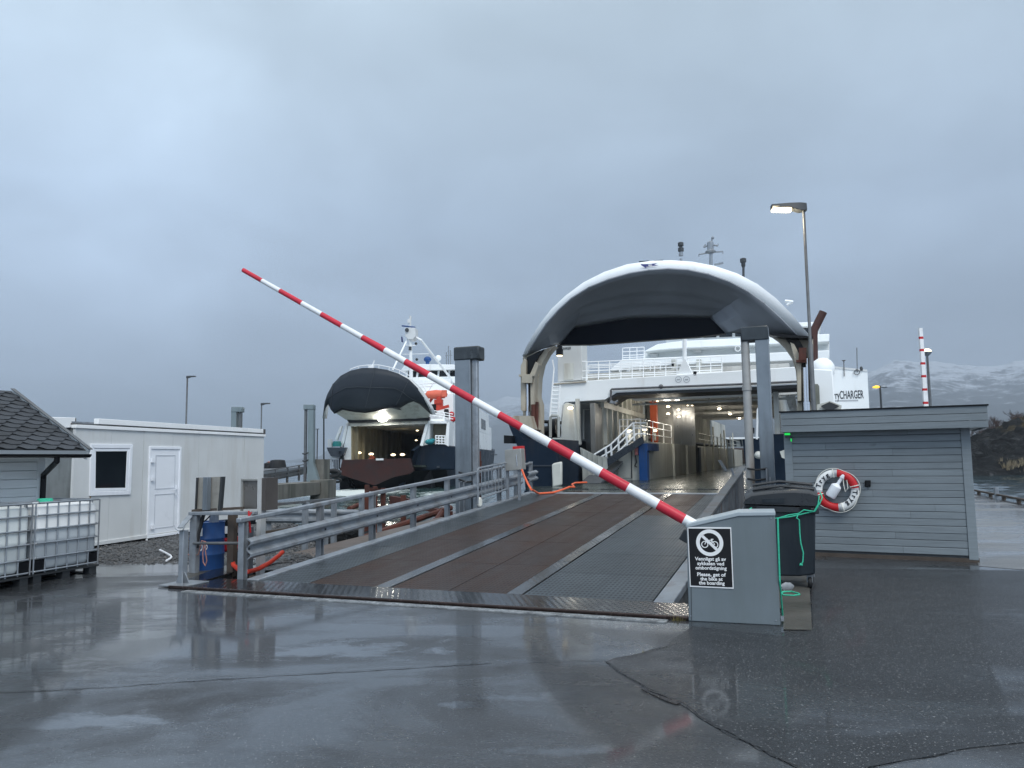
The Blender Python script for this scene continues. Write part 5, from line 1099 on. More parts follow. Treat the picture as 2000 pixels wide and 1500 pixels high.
for k in range(5):
    p = t0.lerp(t1, [.0, .2, .45, .72, .97][k]); mb = MB(); mb.box(V((p.x, p.y, p.z-1.05)), .13, .1, 1.07); part('rail_post', mb, galv_dark, fb_)
p0, p1 = q_(640, 906, 60), q_(662, 933, 60)
mb = MB()
for x_ in range(7): a_ = q_(641+3.4*x_, 897, 58); mb.box(V((a_.x, a_.y, q_(640, 919, 58).z)), .04, .04, a_.z-q_(640, 919, 58).z)
mb.bar(q_(640, 897, 58), q_(662, 897, 58), .06, .06); mb.bar(q_(640, 919, 58), q_(662, 919, 58), .06, .06); mb.bar(q_(632, 922, 58), q_(666, 921, 58), .3, .15); part('end_gate', mb, galv, fb_)
mb = MB(); mb.lathe([(.3, 0), (.55, .1), (.6, .6), (.5, 1.0), (.2, 1.05)], D(542, 921, 55)-UP*.2, 16); mb.lathe([(.2, 0), (.3, .1), (.3, .5), (.1, .6)], D(524, 919, 55), 12); single('black_mooring_bollard', 'round black mooring bollard behind the railing of the left berth', 'bollard', mb, blackrub)
mb = MB(); mb.ball(D(525, 905, 55), .14, 10); single('orange_buoy', 'small orange ball on top of the black mooring bollard', 'buoy', mb, orange)
for i, (px, py, ry, d_) in enumerate([(651, 925, 9, 57), (641, 937, 5, 55), (659, 938, 5, 58)]):
    c_ = D(px, py, d_); mb = MB(); r_ = ry/FPX*d_*.9; rows = [[c_ + V((math.cos(a_)*(r_*1.4+r_*.55*math.cos(b_)), r_*.7*math.sin(b_), math.sin(a_)*(r_*.7+r_*.55*math.cos(b_)))) for b_ in [k*math.pi/5 for k in range(10)]] for a_ in [k*math.pi/8 for k in range(17)]]
    mb.loft(rows, True); single('tyre_fender', ['large black tyre fender hanging under the gate of the left berth', 'small tyre fender beside the concrete pile', 'small tyre fender nearest the rusty bow ramp'][i], 'fender', mb, blackrub, group='tyre fenders at the left berth')
palegreen = mat('pale_green_grey_steel', (.2, .25, .27), .45, .2, .15, 1.4, .04, 20, (.1, .11, .11), .5, 1.4, True)
def ltower(name_lab, d_, colx, capx, gx, ytop, ycap, zb, flare=False):
    q_ = lambda x_, y_: D(x_, y_, d_)
    t_ = thing('lift_tower', name_lab, 'lift tower', V((q_((colx[0]+colx[1])/2, 900).x, d_, zb)), 0, 'lift towers of the left berth')
    mb = MB(); a_, b_ = q_(colx[0], ycap), q_(colx[1], ycap); mb.prism([V((a_.x, d_, zb)), V((b_.x+.04, d_, zb)), b_, a_], (0, .5, 0)); 
    if flare: mb.prism([V((b_.x-.1, d_-.03, zb)), V((b_.x+.42, d_-.03, zb)), V((b_.x+.01, d_-.03, zb+1.3))], (0, .5, 0))
    part('column', mb, palegreen, t_)
    mb = MB(); a_, b_ = q_(capx[0], ytop), q_(capx[1], ytop); zc = q_(capx[0], ycap).z; mb.prism([V((a_.x, d_-.02, zc)), V((b_.x, d_-.02, zc)), b_-V((0, .02, 0)), a_-V((0, .02, 0))], (0, .55, 0)); part('cap', mb, palegreen, t_, bev=.03)
    mb = MB(); a_, b_ = q_(gx[0], ycap), q_(gx[1], ycap); mb.prism([V((a_.x, d_+.1, zb)), V((b_.x, d_+.1, zb)), b_+V((0, .1, 0)), a_+V((0, .1, 0))], (0, .2, 0)); part('guide_column', mb, galv_dark, t_)
    if flare:
        for yy in (886, 900): p, q = q_(592, yy), q_(603, yy-2); mb = MB(); mb.tube([p-V((0, .1, 0)), p.lerp(q, .5)-V((0, .25, .08)), q-V((0, .1, 0))], .04, 6); part('strap', mb, blackrub, t_)
ltower('slim pale lift tower standing clear between the cabin and the smaller ferry', 46, (601.5, 612), (592.5, 612.5), (593.5, 598), 790, 800, q_(601, 945, 46).z, True)
ltower('lift tower whose top alone shows above the cabin roof', 46, (451.5, 461.5), (451.5, 472), (466, 470.5), 794.5, 805, 0)
mb = MB(); mb.prism([V((-45, 27, .0)), V((-15.5, 27, .0)), V((-16.5, 46, .0)), V((-20.5, 60, 0)), V((-45, 60, .0))], (0, 0, -2.5)); struct('left_quay', mb, pier_mat)
for (px, py, d_, lab, hl_) in ((366, 738, 44, 'dark unlit street lamp rising above the middle of the cabin roof', 1), (511, 791, 56, 'thin unlit street lamp above the right end of the cabin roof', 1)):
    tp = D(px, py, d_); lamp('street_lamp', lab, V((tp.x, tp.y, 0)), tp, V((1, .1, 0)), 18/FPX*d_, None, .07, .045, lit=False)
for i, (px, py, d_) in enumerate(((620, 838, 150),)):
    tp = D(px, py, d_); mb = MB(); mb.tube([V((tp.x, tp.y, -1.5)), tp], .12, 6); mb.bar(tp-V((.35, 0, 0)), tp+V((.35, 0, 0)), .12, .12); single('channel_mast', 'thin distant mast rising from the sea left of the smaller ferry', 'mast', mb, dkgrey)
# ------------------------------------------------------------------ the open ferry at the end of the ramp
fe = thing('car_ferry', 'large white and blue car ferry with its grey bow visor raised as an arch', 'ferry', S.p(0, 5, SEA), -S.h)
def sp(px, py, s): return S.pix(px, py, s)
def poly(s, pts, dep=.3): return [sp(x, y, s) for x, y in pts], S.u*dep
W_R = S.loc(sp(1572, 700, 0))[1]                                      # width between the visor posts
# hull, with a bow mouth and a flared left shoulder
mb = MB(); HT = sp(1050, 858, 1.5).z
mb.prism([S.p(1.5, -.55, SEA-1.5), S.p(1.5, .45, SEA-1.5), S.p(1.5, .45, HT), S.p(1.5, -.85, HT)], S.u*98)
mb.prism([S.p(1.5, W_R-1.4, SEA-1.5), S.p(1.5, W_R+.6, SEA-1.5), S.p(1.5, W_R+.6, HT), S.p(1.5, W_R-1.4, HT)], S.u*98)
mb.prism([S.p(-1.2, .2, SEA-1.5), S.p(-1.2, W_R-.2, SEA-1.5), S.p(-1.2, W_R-.2, DK-.14), S.p(-1.2, .2, DK-.14)], S.u*100)
pts, e = poly(-1.0, [(992, 826), (1010, 836), (1022, 858), (1092, 858), (1091, 952), (1058, 962), (1030, 965), (1018, 890)], 2.6); mb.prism(pts, e)
part('hull', mb, navy, fe)
mb = MB(); pts, e = poly(-1.3, [(984, 850), (1000, 851), (1000, 866), (984, 866)], .5); mb.prism(pts, e); part('fender_block', mb, black, fe)
mb = MB(); pts, e = poly(-.6, [(992, 826), (1003, 812), (1034, 812), (1040, 838), (1012, 838)], 1.2); mb.prism(pts, e); part('shoulder_box', mb, beige, fe)
for y_ in (910,):
    mb = MB(); mb.bar(sp(1024, y_, -1.02), sp(1091, y_-.5, -1.02), .03, .04); part('hull_seam', mb, slate, fe)
# car deck and bow flap
mb = MB(); mb.prism([S.p(-1.2, .3, DK), S.p(-1.2, W_R-.3, DK), S.p(97, W_R-.3, DK), S.p(97, .3, DK)], (0, 0, -.12)); part('car_deck', mb, deckpaint, fe)
fl_a = R.loc(S.p(0, 0, 0))
mb = MB(); e0_, e1_ = R.p(RL+.08, .1, rz(RL)+.01), R.p(RL+.08, 6.0, rz(RL)+.01)
k0, k1 = S.p(-1.2, .75, DK+.012), S.p(-1.2, W_R-1.0, DK+.012)
ml, mr = e0_.lerp(k0, .45), e1_.lerp(k1, .45)
mb.prism([e0_, e1_, mr, ml], (0, 0, -.1)); mb.prism([ml+UP*.004, mr+UP*.004, k1, k0], (0, 0, -.1)); part('bow_flap', mb, deckpaint, fe)
mb = MB()
for k in range(7): p = ml.lerp(mr, (k+.5)/7)+UP*.01; mb.bar(p-S.v*.3, p+S.v*.3, .06, .03)
part('flap_hinge', mb, dkgrey, fe)
# --- raised visor
arc = [(1020, 695), (1028, 677), (1040, 655), (1056, 630), (1077, 603), (1105, 577), (1140, 551), (1180, 531), (1225, 516), (1270, 509.5), (1310, 508), (1352, 511), (1395, 519), (1440, 534), (1480, 555), (1515, 582), (1545, 612), (1568, 640), (1587, 661)]
inn = [(1029, 691), (1037, 676), (1050, 655), (1066, 631), (1090, 604), (1115, 581), (1150, 559.5), (1188, 544), (1230, 532), (1268, 526), (1305, 523.3), (1343, 525.5), (1384, 534), (1426, 549), (1462, 568), (1493, 591), (1523, 618), (1543, 638), (1561, 656.5)]
lip = [(1031, 692), (1044, 686), (1059, 680), (1075, 676), (1094, 671), (1106, 656), (1121, 639.5), (1150, 634), (1180, 629), (1210, 624), (1240, 620.5), (1275, 619.5), (1310, 619), (1350, 619), (1388, 619.5), (1403, 635), (1417, 649), (1480, 650), (1558, 655.5)]
def rows_px(pts, s): return [sp(x, y, s) for x, y in pts]
def lp(a, b, t): return [(p[0]+(q[0]-p[0])*t, p[1]+(q[1]-p[1])*t) for p, q in zip(a, b)]
# the bow flares: its white top edge reaches furthest forward, the plating runs down and back to the lip
sL_ = 1.3; NA_ = len(arc)
def rim_s(i, k=0): q_ = max(0, math.sin(math.pi*i/(NA_-1))); return .3 - 1.7*q_**.95 + k*(.15+q_)
def row_s(pts, fs): return [sp(x, y, fs(i)) for i, (x, y) in enumerate(pts)]
A_r = row_s(arc, lambda i: rim_s(i, .24)); I_r = row_s(inn, lambda i: rim_s(i))
mb = MB(); mb.loft([[p+S.u*1.3-UP*.1 for p in A_r], A_r, I_r])
rim_o = part('visor_rim', mb, white, fe); rim_o.modifiers.new('solid', 'SOLIDIFY').thickness = .06
mb = MB(); cs = [I_r]
for t, q in ((.1, .11), (.2, .22), (.3, .33), (.4, .43), (.47, .50), (.5, .545), (.56, .60), (.64, .68), (.70, .735), (.73, .775), (.8, .84), (.9, .925), (1.0, 1.0)):
    cs.append([sp(x, y, rim_s(i)+(sL_ - rim_s(i))*q if 3 < i < 15 else rim_s(i)+(.6-rim_s(i))*q) for i, (x, y) in enumerate(lp(inn, lip, t))])
mb.loft(cs); vs_ = part('visor_plating', mb, mat('visor_dark_grey_paint', (.27, .29, .32), .42, 0, .16, .5, .05, 2, (.25, .26, .28), .4, .9, dlo=.52, spec=.3), fe, angle=25); vs_.modifiers.new('solid', 'SOLIDIFY').thickness = .05
seam = mat('plating_seam_paint', (.13, .14, .155), .45, 0, .2, 2)
for r_ in (3, 6, 9): mb = MB(); mb.tube([p-S.u*.03-UP*.015 for p in cs[r_][1:-1]], .014, 5); part('plating_seam', mb, seam, vs_)
for i in (3, 6, 9, 12, 15): mb = MB(); mb.tube([c_[i]-S.u*.03-UP*.015 for c_ in cs[:-1]], .012, 5); part('plating_seam', mb, seam, vs_)
mb = MB(); pts, e = poly(sL_-.04, [(1093, 673.5), (1121, 640), (1150, 634.5), (1210, 624.5), (1240, 621), (1310, 619.5), (1388, 620), (1417, 649.5), (1417, 651), (1360, 658), (1300, 662), (1210, 669), (1151, 673)], .35); mb.prism(pts, e); part('visor_lip', mb, mat('visor_lip_paint', (.005, .007, .012), .5, 0, .3, .8, spec=.1), fe, bev=.03)
mb = MB(); 
for (x, y) in ((1151, 672), (1361, 657)): mb.prism([sp(x-2, y-1, sL_-.05), sp(x+2, y-1, sL_-.05), sp(x+.2, y+3.5, sL_-.05)], S.u*.1)
part('lip_bracket', mb, black, fe)
mb = MB(); o_ = [sp(x, y, sL_-.03) for x, y in ((1211, 622.5), (1220, 616), (1232, 612), (1246, 611), (1258, 614.5), (1266, 620))]; mb.prism(o_, S.u*.25); part('red_marking', mb, mat('faded_red_paint', (.36, .10, .12), .5, 0, .2, 2), fe)
mb = MB()                                                             # pennant emblem on the white rim
def em(x, y): return sp(x, y, rim_s(8.2, .0)-.02)
mb.quad(em(1251, 517), em(1254, 515), em(1263, 522.5), em(1261, 523.5)); mb.add([em(1255, 516), em(1270, 515.5), em(1285, 513.5), em(1278, 516.5), em(1286, 518.5), em(1272, 519.5), em(1261, 521.5)], [(0, 1, 2, 3, 4, 5, 6)])
part('pennant_emblem', mb, mat('pennant_blue', (.06, .07, .22), .5, 0, .1, 4), rim_o)
mb = MB(); mb.quad(*[sp(x, y, rim_s(8.2, .0)-.05) for x, y in ((1266, 517), (1273, 516.6), (1273.5, 518.6), (1266.5, 519))]); part('pennant_mark', mb, signwhite, rim_o)
for x0, x1, y0 in ((1248, 1267, 511), (1277, 1295, 509.5)):
    mb = MB(); mb.prism([sp(x0, y0+1.5, rim_s(8.5, .3)), sp(x1, y0-.2, rim_s(8.5, .3)), sp(x1, y0-2.2, rim_s(8.5, .3)), sp(x0, y0-.8, rim_s(8.5, .3))], S.u*.4); part('visor_pad', mb, navy, rim_o)
# --- visor posts with their cylinders
def post(plates, curve, cyl, label=None, bottom=852):
    mb = MB(); pts, e = poly(.5, curve, .5); mb.prism(pts, e); po = part('visor_post', mb, beige, fe)
    for q in plates:
        mb = MB(); pts, e = poly(.12, q, .45); mb.prism(pts, e); part('guide_plate', mb, beige, po, bev=.02)
    for (x0, y0, x1, y1, r_) in cyl:
        mb = MB(); mb.tube([sp(x0, y0, .25), sp(x1, y1, .25)], r_, 12); part('hydraulic_cylinder', mb, chrome, po)
    return po
po = post([[(1016.5, 714), (1024, 700), (1027, 704), (1026, 803), (1019, 803), (1017, 800)], [(1035, 730), (1046, 706), (1052, 712), (1044, 735), (1043, 803), (1036, 803)]],
          [(1021, 697), (1083, 675), (1069, 691), (1058, 711), (1052, 738), (1050, 775), (1055, 790), (1055, 858), (1024, 858), (1021, 800)],
          [(1030, 742, 1031.5, 850, .075)])
mb = MB(); mb.prism([sp(1029, 698, .3), sp(1062, 682, .3), sp(1053, 694, .3), sp(1035, 727, .3), sp(1034, 800, .3), sp(1027, 800, .3), sp(1026, 725, .3)], S.u*.12); part('dark_channel', mb, black, po)
mb = MB(); mb.bar(sp(1015, 734, .05), sp(1044, 733, .05), .2, .08); mb.bar(sp(1020, 741, .0), sp(1040, 741, .0), .15, .28); part('pivot_bracket', mb, beige, po)
mb = MB(); mb.tube([sp(1042, 790, .0), sp(1043, 838, .0)], .1, 6); mb.tube([sp(1049, 785, .05), sp(1048, 850, .05)], .07, 6); part('hose_bundle', mb, rust, po)
po = post([[(1543, 668), (1551, 672), (1565, 699), (1565, 783), (1557, 784), (1556, 720)], [(1581, 655), (1588, 660), (1590, 784), (1583, 784), (1581, 690)]],
          [(1503, 653), (1587, 660), (1590, 815), (1557, 815), (1557, 755), (1554, 722), (1547, 699), (1533, 678), (1520, 665)],
          [(1571, 718, 1574, 812, .075), (1576, 700, 1579, 812, .06)])
mb = MB(); mb.prism([sp(1532, 659, .3), sp(1560, 662, .3), sp(1576, 690, .3), sp(1577, 810, .3), sp(1567, 810, .3), sp(1566, 700, .3)], S.u*.12); part('dark_channel', mb, black, po)
mb = MB(); mb.bar(sp(1555, 706, .0), sp(1574, 705, .0), .2, .08); mb.bar(sp(1560, 694, .0), sp(1575, 694, .0), .2, .5); part('pivot_bracket', mb, rust, po)
mb = MB(); mb.prism([sp(1500, 651, .0), sp(1587, 657, .0), sp(1588, 661, .0), sp(1530, 659, .0), sp(1503, 654, .0)], S.u*.6); part('dark_sill', mb, black, po)
# white right shoulder
mb = MB(); pts, e = poly(7.0, [(1586, 720), (1626, 722), (1632, 800), (1634, 830), (1586, 830)], 8); mb.prism(pts, e); part('right_shoulder', mb, white, fe, bev=.05)
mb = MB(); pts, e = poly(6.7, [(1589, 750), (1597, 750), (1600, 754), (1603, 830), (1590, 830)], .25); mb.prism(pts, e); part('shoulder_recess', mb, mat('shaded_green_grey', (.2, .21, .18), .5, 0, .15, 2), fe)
mb = MB(); mb.prism([sp(1596, 790, 3), sp(1616, 785, 3), sp(1620, 783, 3), sp(1644, 792, 3), sp(1642, 805, 3), sp(1596, 805, 3)], S.u*.8); part('lamp_cover', mb, shipgrey, fe)
mb = MB(); mb.prism([sp(1603, 793, 2.9), sp(1620, 785, 2.9), sp(1640, 793, 2.9), sp(1619, 805, 2.9)], S.u*.05); part('cover_flap', mb, dkgrey, fe)
# brown exhaust pipe and satellite dome
mb = MB(); mb.tube([sp(1590, 720, 14), sp(1589, 655, 14), sp(1590, 645, 14), sp(1594, 637, 14), sp(1608, 609, 14)], .2, 14); part('exhaust_pipe', mb, mat('brown_exhaust', (.06, .026, .021), .5, 0, .25, 2), fe)
mb = MB(); mb.ball(sp(1607, 721, 12), .56, 18); part('satellite_dome', mb, white, fe)
# --- front gantry
mb = MB(); pts, e = poly(5, [(1080, 748), (1587, 714), (1587, 750), (1449, 757), (1205, 767), (1182, 781), (1104, 786), (1099, 792), (1096, 826), (1071, 824)], 1.3); mb.prism(pts, e); gan = part('gantry', mb, white, fe, bev=.03)
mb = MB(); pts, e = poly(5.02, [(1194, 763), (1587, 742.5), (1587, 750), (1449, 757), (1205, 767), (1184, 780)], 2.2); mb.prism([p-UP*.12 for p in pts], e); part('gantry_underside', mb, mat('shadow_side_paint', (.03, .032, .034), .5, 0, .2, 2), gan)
mb = MB(); mb.tube([sp(1193, 783, 4.9), sp(1193, 762, 4.9), sp(1195, 760, 4.9), sp(1478, 749, 4.9), sp(1560, 745, 4.9)], .045, 8); mb.ball(sp(1291, 755, 4.85), .1, 10); part('conduit', mb, galv_dark, gan)
mb = MB(); mb.tube([sp(1193, 783, 4.9), sp(1200, 786, 4.8), sp(1207, 783, 4.8)], .04, 6); mb.prism([sp(1192, 783, 4.7), sp(1203, 784, 4.7), sp(1201, 789, 4.7), sp(1190, 787, 4.7)], S.u*.3); part('deck_light', mb, galv, gan)
for x_ in (1325, 1341):
    c_ = sp(x_, 741, 4.98); mb = MB(); prev = None
    o = [c_+S.v*math.cos(k*.314)*.14+UP*math.sin(k*.314)*.14 for k in range(21)]; i_ = [c_+S.v*math.cos(k*.314)*.115+UP*math.sin(k*.314)*.115 for k in range(21)]
    mb.loft([o, i_]); mb.bar(c_-S.v*.07, c_+S.v*.07, .01, .05); part('load_line_mark', mb, greyink, gan)
mb = MB(); pts, e = poly(8, [(1221, 769.5), (1587, 754), (1587, 768), (1478, 774), (1238, 782.5)], .9); mb.prism(pts, e); part('second_beam', mb, white, fe)
mb = MB(); mb.prism([sp(1258, 769, 7.8), sp(1271, 768.5, 7.8), sp(1271, 774.5, 7.8), sp(1258, 775, 7.8)], S.u*.15); part('beam_floodlight', mb, black, fe)
mb = MB(); mb.tube([sp(1235, 790.5, 7), sp(1570, 777, 7)], .05, 8)
for x_ in (1275, 1329, 1385, 1442, 1540): mb.tube([sp(x_, 790.5-(x_-1235)*.04, 7), sp(x_, 783-(x_-1235)*.04, 7)], .03, 6)
part('conduit', mb, shipgrey, fe)
# triangular mast foot on the gantry and mast
mb = MB(); pts, e = poly(5.1, [(1321, 735), (1335, 701), (1338.5, 701), (1353, 733)], .5); mb.prism(pts, e); mb.tube([sp(1337, 703, 5.4), sp(1337, 655, 5.4)], .09, 8); part('mast_foot', mb, white, gan)
mb = MB(); mb.prism([sp(1354, 725, 5), sp(1360, 725, 5), sp(1360, 734, 5), sp(1354, 734, 5)], S.u*.2); part('black_lamp', mb, black, gan)
# railing on the gantry
mb = MB(); 
def rail(mb, s, x0, y0, x1, y1, h, n, bars=4, r_=.022):
    for b in range(bars+1):
        k = h*b/bars if b else 0
        if b or True: mb.tube([sp(x0, y0-h+ (h*b/bars if b < bars else h*.86), s), sp(x1, y1-h+(h*b/bars if b < bars else h*.86), s)], r_, 5)
    for i in range(n+1):
        t = i/n; mb.tube([sp(x0+(x1-x0)*t, y0+(y1-y0)*t, s), sp(x0+(x1-x0)*t, y0-h+(y1-y0)*t, s)], r_, 5)
rail(mb, 5.6, 1147, 742, 1410, 731, 35, 12); part('railing', mb, white2, gan)
mb = MB(); rail(mb, 5.4, 1101, 745, 1145, 743, 37, 1, 2); part('railing', mb, white2, gan)
mb = MB(); rail(mb, 8, 1150, 737, 1290, 731, 24, 7, 4); part('railing', mb, white2, gan)
# deck tower on the left with ladder
mb = MB(); pts, e = poly(5.3, [(1089, 746), (1137, 742), (1135, 668), (1089, 668)], 1.0); mb.prism(pts, e); tw = part('charging_box', mb, mat('aged_white_box', (.56, .57, .56), .45, 0, .06, 1, 0, 1, (.35, .27, .2), .4, 1.5, True, dlo=.56), fe, bev=.02)
mb = MB(); pts, e = poly(5.26, [(1101, 710), (1119, 709), (1119, 741), (1101, 742)], .05); mb.prism(pts, e); part('hatch', mb, shipgrey, tw)
mb = MB(); mb.prism([sp(1080, 749, 4.9), sp(1144, 744, 4.9), sp(1144, 746.5, 4.9), sp(1080, 751, 4.9)], S.u*1.5); part('box_base', mb, beige, tw)
lettering('lettering', 'CHARGER', .16, sp(1106, 680.5, 5.28), S.v, UP, ink, tw, .002, width=(sp(1115, 680, 5.28)-sp(1097, 680, 5.28)).length)
mb = MB(); mb.tube([sp(1093, 672, 4.6), sp(1093, 682, 4.6)], .12, 10); mb.tube([sp(1093, 682, 4.6), sp(1093, 694, 4.6)], .16, 10); hl_ = part('hanging_lamp', mb, black, fe)
mb = MB(); mb.lathe([(.14, 0), (.12, -.04), (.01, -.05)], sp(1093, 694, 4.6), 10); part('lamp_lens', mb, lampwhite, hl_)
mb = MB(); 
mb.tube([sp(1079, 703, 4.8), sp(1082, 720, 4.8), sp(1073, 823, 4.8)], .035, 6); mb.tube([sp(1094, 752, 4.8), sp(1088, 823, 4.8)], .03, 6)
for k in range(9): y_ = 756+k*8; mb.tube([sp(1078.5-.52*k, y_, 4.8), sp(1093.5-.5*k, y_, 4.8)], .025, 5)
part('ladder', mb, white2, fe)
# --- left leg of the gantry and bulwark gear
mb = MB(); pts, e = poly(4.2, [(1100, 790), (1106, 786), (1119, 790), (1122, 820), (1128, 868), (1114, 876), (1112, 948), (1095, 950), (1096, 830)], .7); mb.prism(pts, e); leg = part('gantry_leg', mb, shipgrey, fe, bev=.03)
mb = MB(); mb.box(S.p(4.6, S.loc(sp(1129, 820, 4.6))[1], DK+1.6), .16, .2, 2.0, S.v, S.u); part('door_jamb', mb, shipgrey, fe)
mb = MB(); pts, e = poly(-1.2, [(1077, 908), (1079, 905), (1097, 901), (1097, 948), (1078, 953)], .15); mb.prism(pts, e); part('bulwark_door', mb, shipgrey, fe, bev=.06)
mb = MB(); pts, e = poly(.6, [(1079, 855), (1096, 855), (1096, 880), (1112, 884), (1112, 950), (1097, 952), (1097, 900), (1079, 900)], .3); mb.prism(pts, e); part('bulwark_frame', mb, shipgrey, fe)
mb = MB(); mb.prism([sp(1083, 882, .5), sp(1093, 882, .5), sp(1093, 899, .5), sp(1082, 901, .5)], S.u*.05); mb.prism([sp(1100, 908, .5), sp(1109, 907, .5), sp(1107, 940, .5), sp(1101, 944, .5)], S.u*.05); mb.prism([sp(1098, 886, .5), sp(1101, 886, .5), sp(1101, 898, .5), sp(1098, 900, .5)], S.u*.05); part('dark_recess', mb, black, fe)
mb = MB(); mb.tube([sp(1075, 854, 2), sp(1075, 815, 2), sp(1078, 812, 2), sp(1088, 812, 2), sp(1091, 815, 2), sp(1091, 854, 2)], .06, 8); part('tube_hoop', mb, shipgrey, fe)
mb = MB(); mb.tube([sp(1066, 844, 2.5), sp(1077, 843, 2.5)], .25, 12); mb.tube([sp(1076, 838, 2.6), sp(1090, 836, 2.6)], .42, 14); mb.tube([sp(1055, 822, 3), sp(1060, 850, 3)], .15, 8); mb.tube([sp(1054, 823, 3.2), sp(1096, 826, 3.2)], .08, 6); part('winch', mb, black, fe)
# --- inside the car deck
CK = 5.3
wl = MB(); inner_t = 1.35
w0_ = MB(); w0_.prism([S.p(4.95, inner_t-.25, DK), S.p(6.3, inner_t-.25, DK), S.p(6.3, inner_t-.25, sp(1130, 788, 4.9).z), S.p(4.95, inner_t-.25, sp(1130, 788, 4.9).z)], S.v*.2); part('inner_wall', w0_, mat('mid_grey_bulkhead', (.2, .205, .2), .5, 0, .2, 2, .05, 8, (.1, .09, .08), .6, 2, True), fe)
w0_ = MB(); w0_.prism([sp(1122, 940, 6.5), sp(1168, 940, 6.5), sp(1168, 786, 6.5), sp(1122, 787, 6.5)], S.u*.15); part('cross_bulkhead', w0_, bpy.data.materials['mid_grey_bulkhead'], fe)
mb = MB(); mb.tube([sp(1140, 858, 6.35), sp(1140, 800, 6.35), sp(1158, 800, 6.35), sp(1158, 858, 6.35)], .04, 6); part('pipe_run', mb, shipgrey, fe)
for a_, b_ in ((6.31, 15.5), (16.3, 64)): wl.prism([S.p(a_, inner_t-.25, DK), S.p(b_, inner_t-.25, DK), S.p(b_, inner_t-.25, CK), S.p(a_, inner_t-.25, CK)], S.v*.2)
part('inner_wall', wl, shipgrey, fe)
mb = MB()
for k in range(40):
    s_ = 6.6 + k*1.05
    if 15.3 < s_ < 16.5 or s_ > 60: continue
    mb.box(S.p(s_, inner_t+.02, DK+1.6), .16, .1, CK-DK-1.7, S.v, S.u)
mb.bar(S.p(6, inner_t+.02, 4.1), S.p(15.4, inner_t+.02, 4.0), .2, .25); part('wall_frame', mb, shipgrey, fe)
wr2 = MB(); wr2.prism([S.p(6.5, W_R-1.3, HT-.02), S.p(64, W_R-1.3, HT-.02), S.p(64, W_R-1.3, CK), S.p(6.5, W_R-1.3, CK)], S.v*.2); part('inner_wall', wr2, shipgrey, fe)
mb = MB(); mb.prism([S.p(6.5, .6, CK), S.p(6.5, W_R-.6, CK), S.p(50, W_R-.6, CK+.25), S.p(50, .6, CK+.25)], (0, 0, .3)); part('deckhead', mb, mat('deckhead_grey', (.5, .5, .48), .5, 0, .15, 1, .1, 6, (.12, .11, .1), .6, 1.4), fe)
mb = MB()
for k in range(12): s_ = 8+k*3.4; mb.fbox(S, s_, s_+.2, .8, W_R-.8, CK-.22, CK)
part('deckhead_beam', mb, bpy.data.materials['deckhead_grey'], fe)
# side ramp going up to the left
tl = 1.45; r0_, r1_ = S.p(1.8, tl, DK+.02), S.p(13, tl, DK+2.15)
tr_ = S.loc(G(1186, 943, DK))[1]-.1
mb = MB(); mb.prism([S.p(2.2, tl-.1, DK+.02), S.p(2.2, tr_, DK+.02), S.p(12.5, tr_, DK+2.1), S.p(12.5, tl-.1, DK+2.1)], (0, 0, -.12)); part('side_ramp', mb, mat('grey_ramp_paint', (.095, .105, .12), .4, 0, .15, 1.5, .05, 10, (.16, .16, .15), .4, 2), fe)
mb = MB(); mb.prism([S.p(12.5, tl-.1, DK+2.0), S.p(12.5, tr_, DK+2.0), S.p(55, tr_, DK+2.0), S.p(55, tl-.1, DK+2.0)], (0, 0, .1)); part('upper_deck', mb, bpy.data.materials['grey_ramp_paint'], fe)
mb = MB()
PB_ = S.side(tr_-.02)
q_ = [(1133, 874), (1166, 891), (1184, 892), (1186, 915), (1158, 936), (1139, 938)]
pts = [sp(x, y, 3.6) for x, y in q_]; mb.prism(pts, S.u*.12)
for k in range(5): x_ = 1137+k*10; mb.prism([sp(x_, 878+k*4, 3.55), sp(x_+2.2, 878+k*4, 3.55), sp(x_+3, 938-k*4, 3.55), sp(x_+.8, 938-k*4, 3.55)], S.u*.06)
part('ramp_bulwark', mb, shipgrey, fe)
# casing
t_c = S.loc(G(1258, 938, DK))[1]; s_c = S.loc(G(1258, 938, DK))[0]; t_l = S.loc(sp(1197, 935, s_c))[1]
ztop = S.side(t_c)(1258, 862).z
mb = MB(); mb.fbox(S, s_c, s_c+57, t_l, t_c, DK, ztop); cas = part('casing', mb, shipgrey, fe, bev=.01)
for (x0, x1, y0, y1) in ((1206, 1233, 872, 932),):
    mb = MB(); mb.prism([sp(x0, y0+2, s_c-.03), sp(x1, y0-2, s_c-.03), sp(x1, y1+2, s_c-.03), sp(x0, y1+3, s_c-.03)], S.u*.04); dr_ = part('door', mb, shipgrey, cas, bev=.015)
    mb = MB(); mb.tube([sp(1206.5, 892, s_c-.06), sp(1208, 916, s_c-.06)], .02, 6); mb.tube([sp(1206.5, 895, s_c-.06), sp(1212, 894, s_c-.06)], .02, 6); part('handle', mb, dkgrey, dr_)
    mb = MB(); mb.bar(sp(1233.5, 872, s_c-.035), sp(1234, 934, s_c-.035), .05, .04); part('door_gap', mb, dkgrey, dr_)
mb = MB(); mb.prism([sp(1239, 868, s_c-.16), sp(1246, 867, s_c-.16), sp(1246.5, 889, s_c-.16), sp(1239.5, 889, s_c-.16)], S.u*.15); part('extinguisher_box', mb, mat('pink_red_box', (.5, .2, .2), .45, 0, .1, 5), cas, bev=.02)
mb = MB(); mb.tube([sp(1241, 889, s_c-.08), sp(1243, 903, s_c-.08), sp(1240, 910, s_c-.08), sp(1244, 912, s_c-.08)], .03, 6); part('hose_reel', mb, dkgrey, cas)
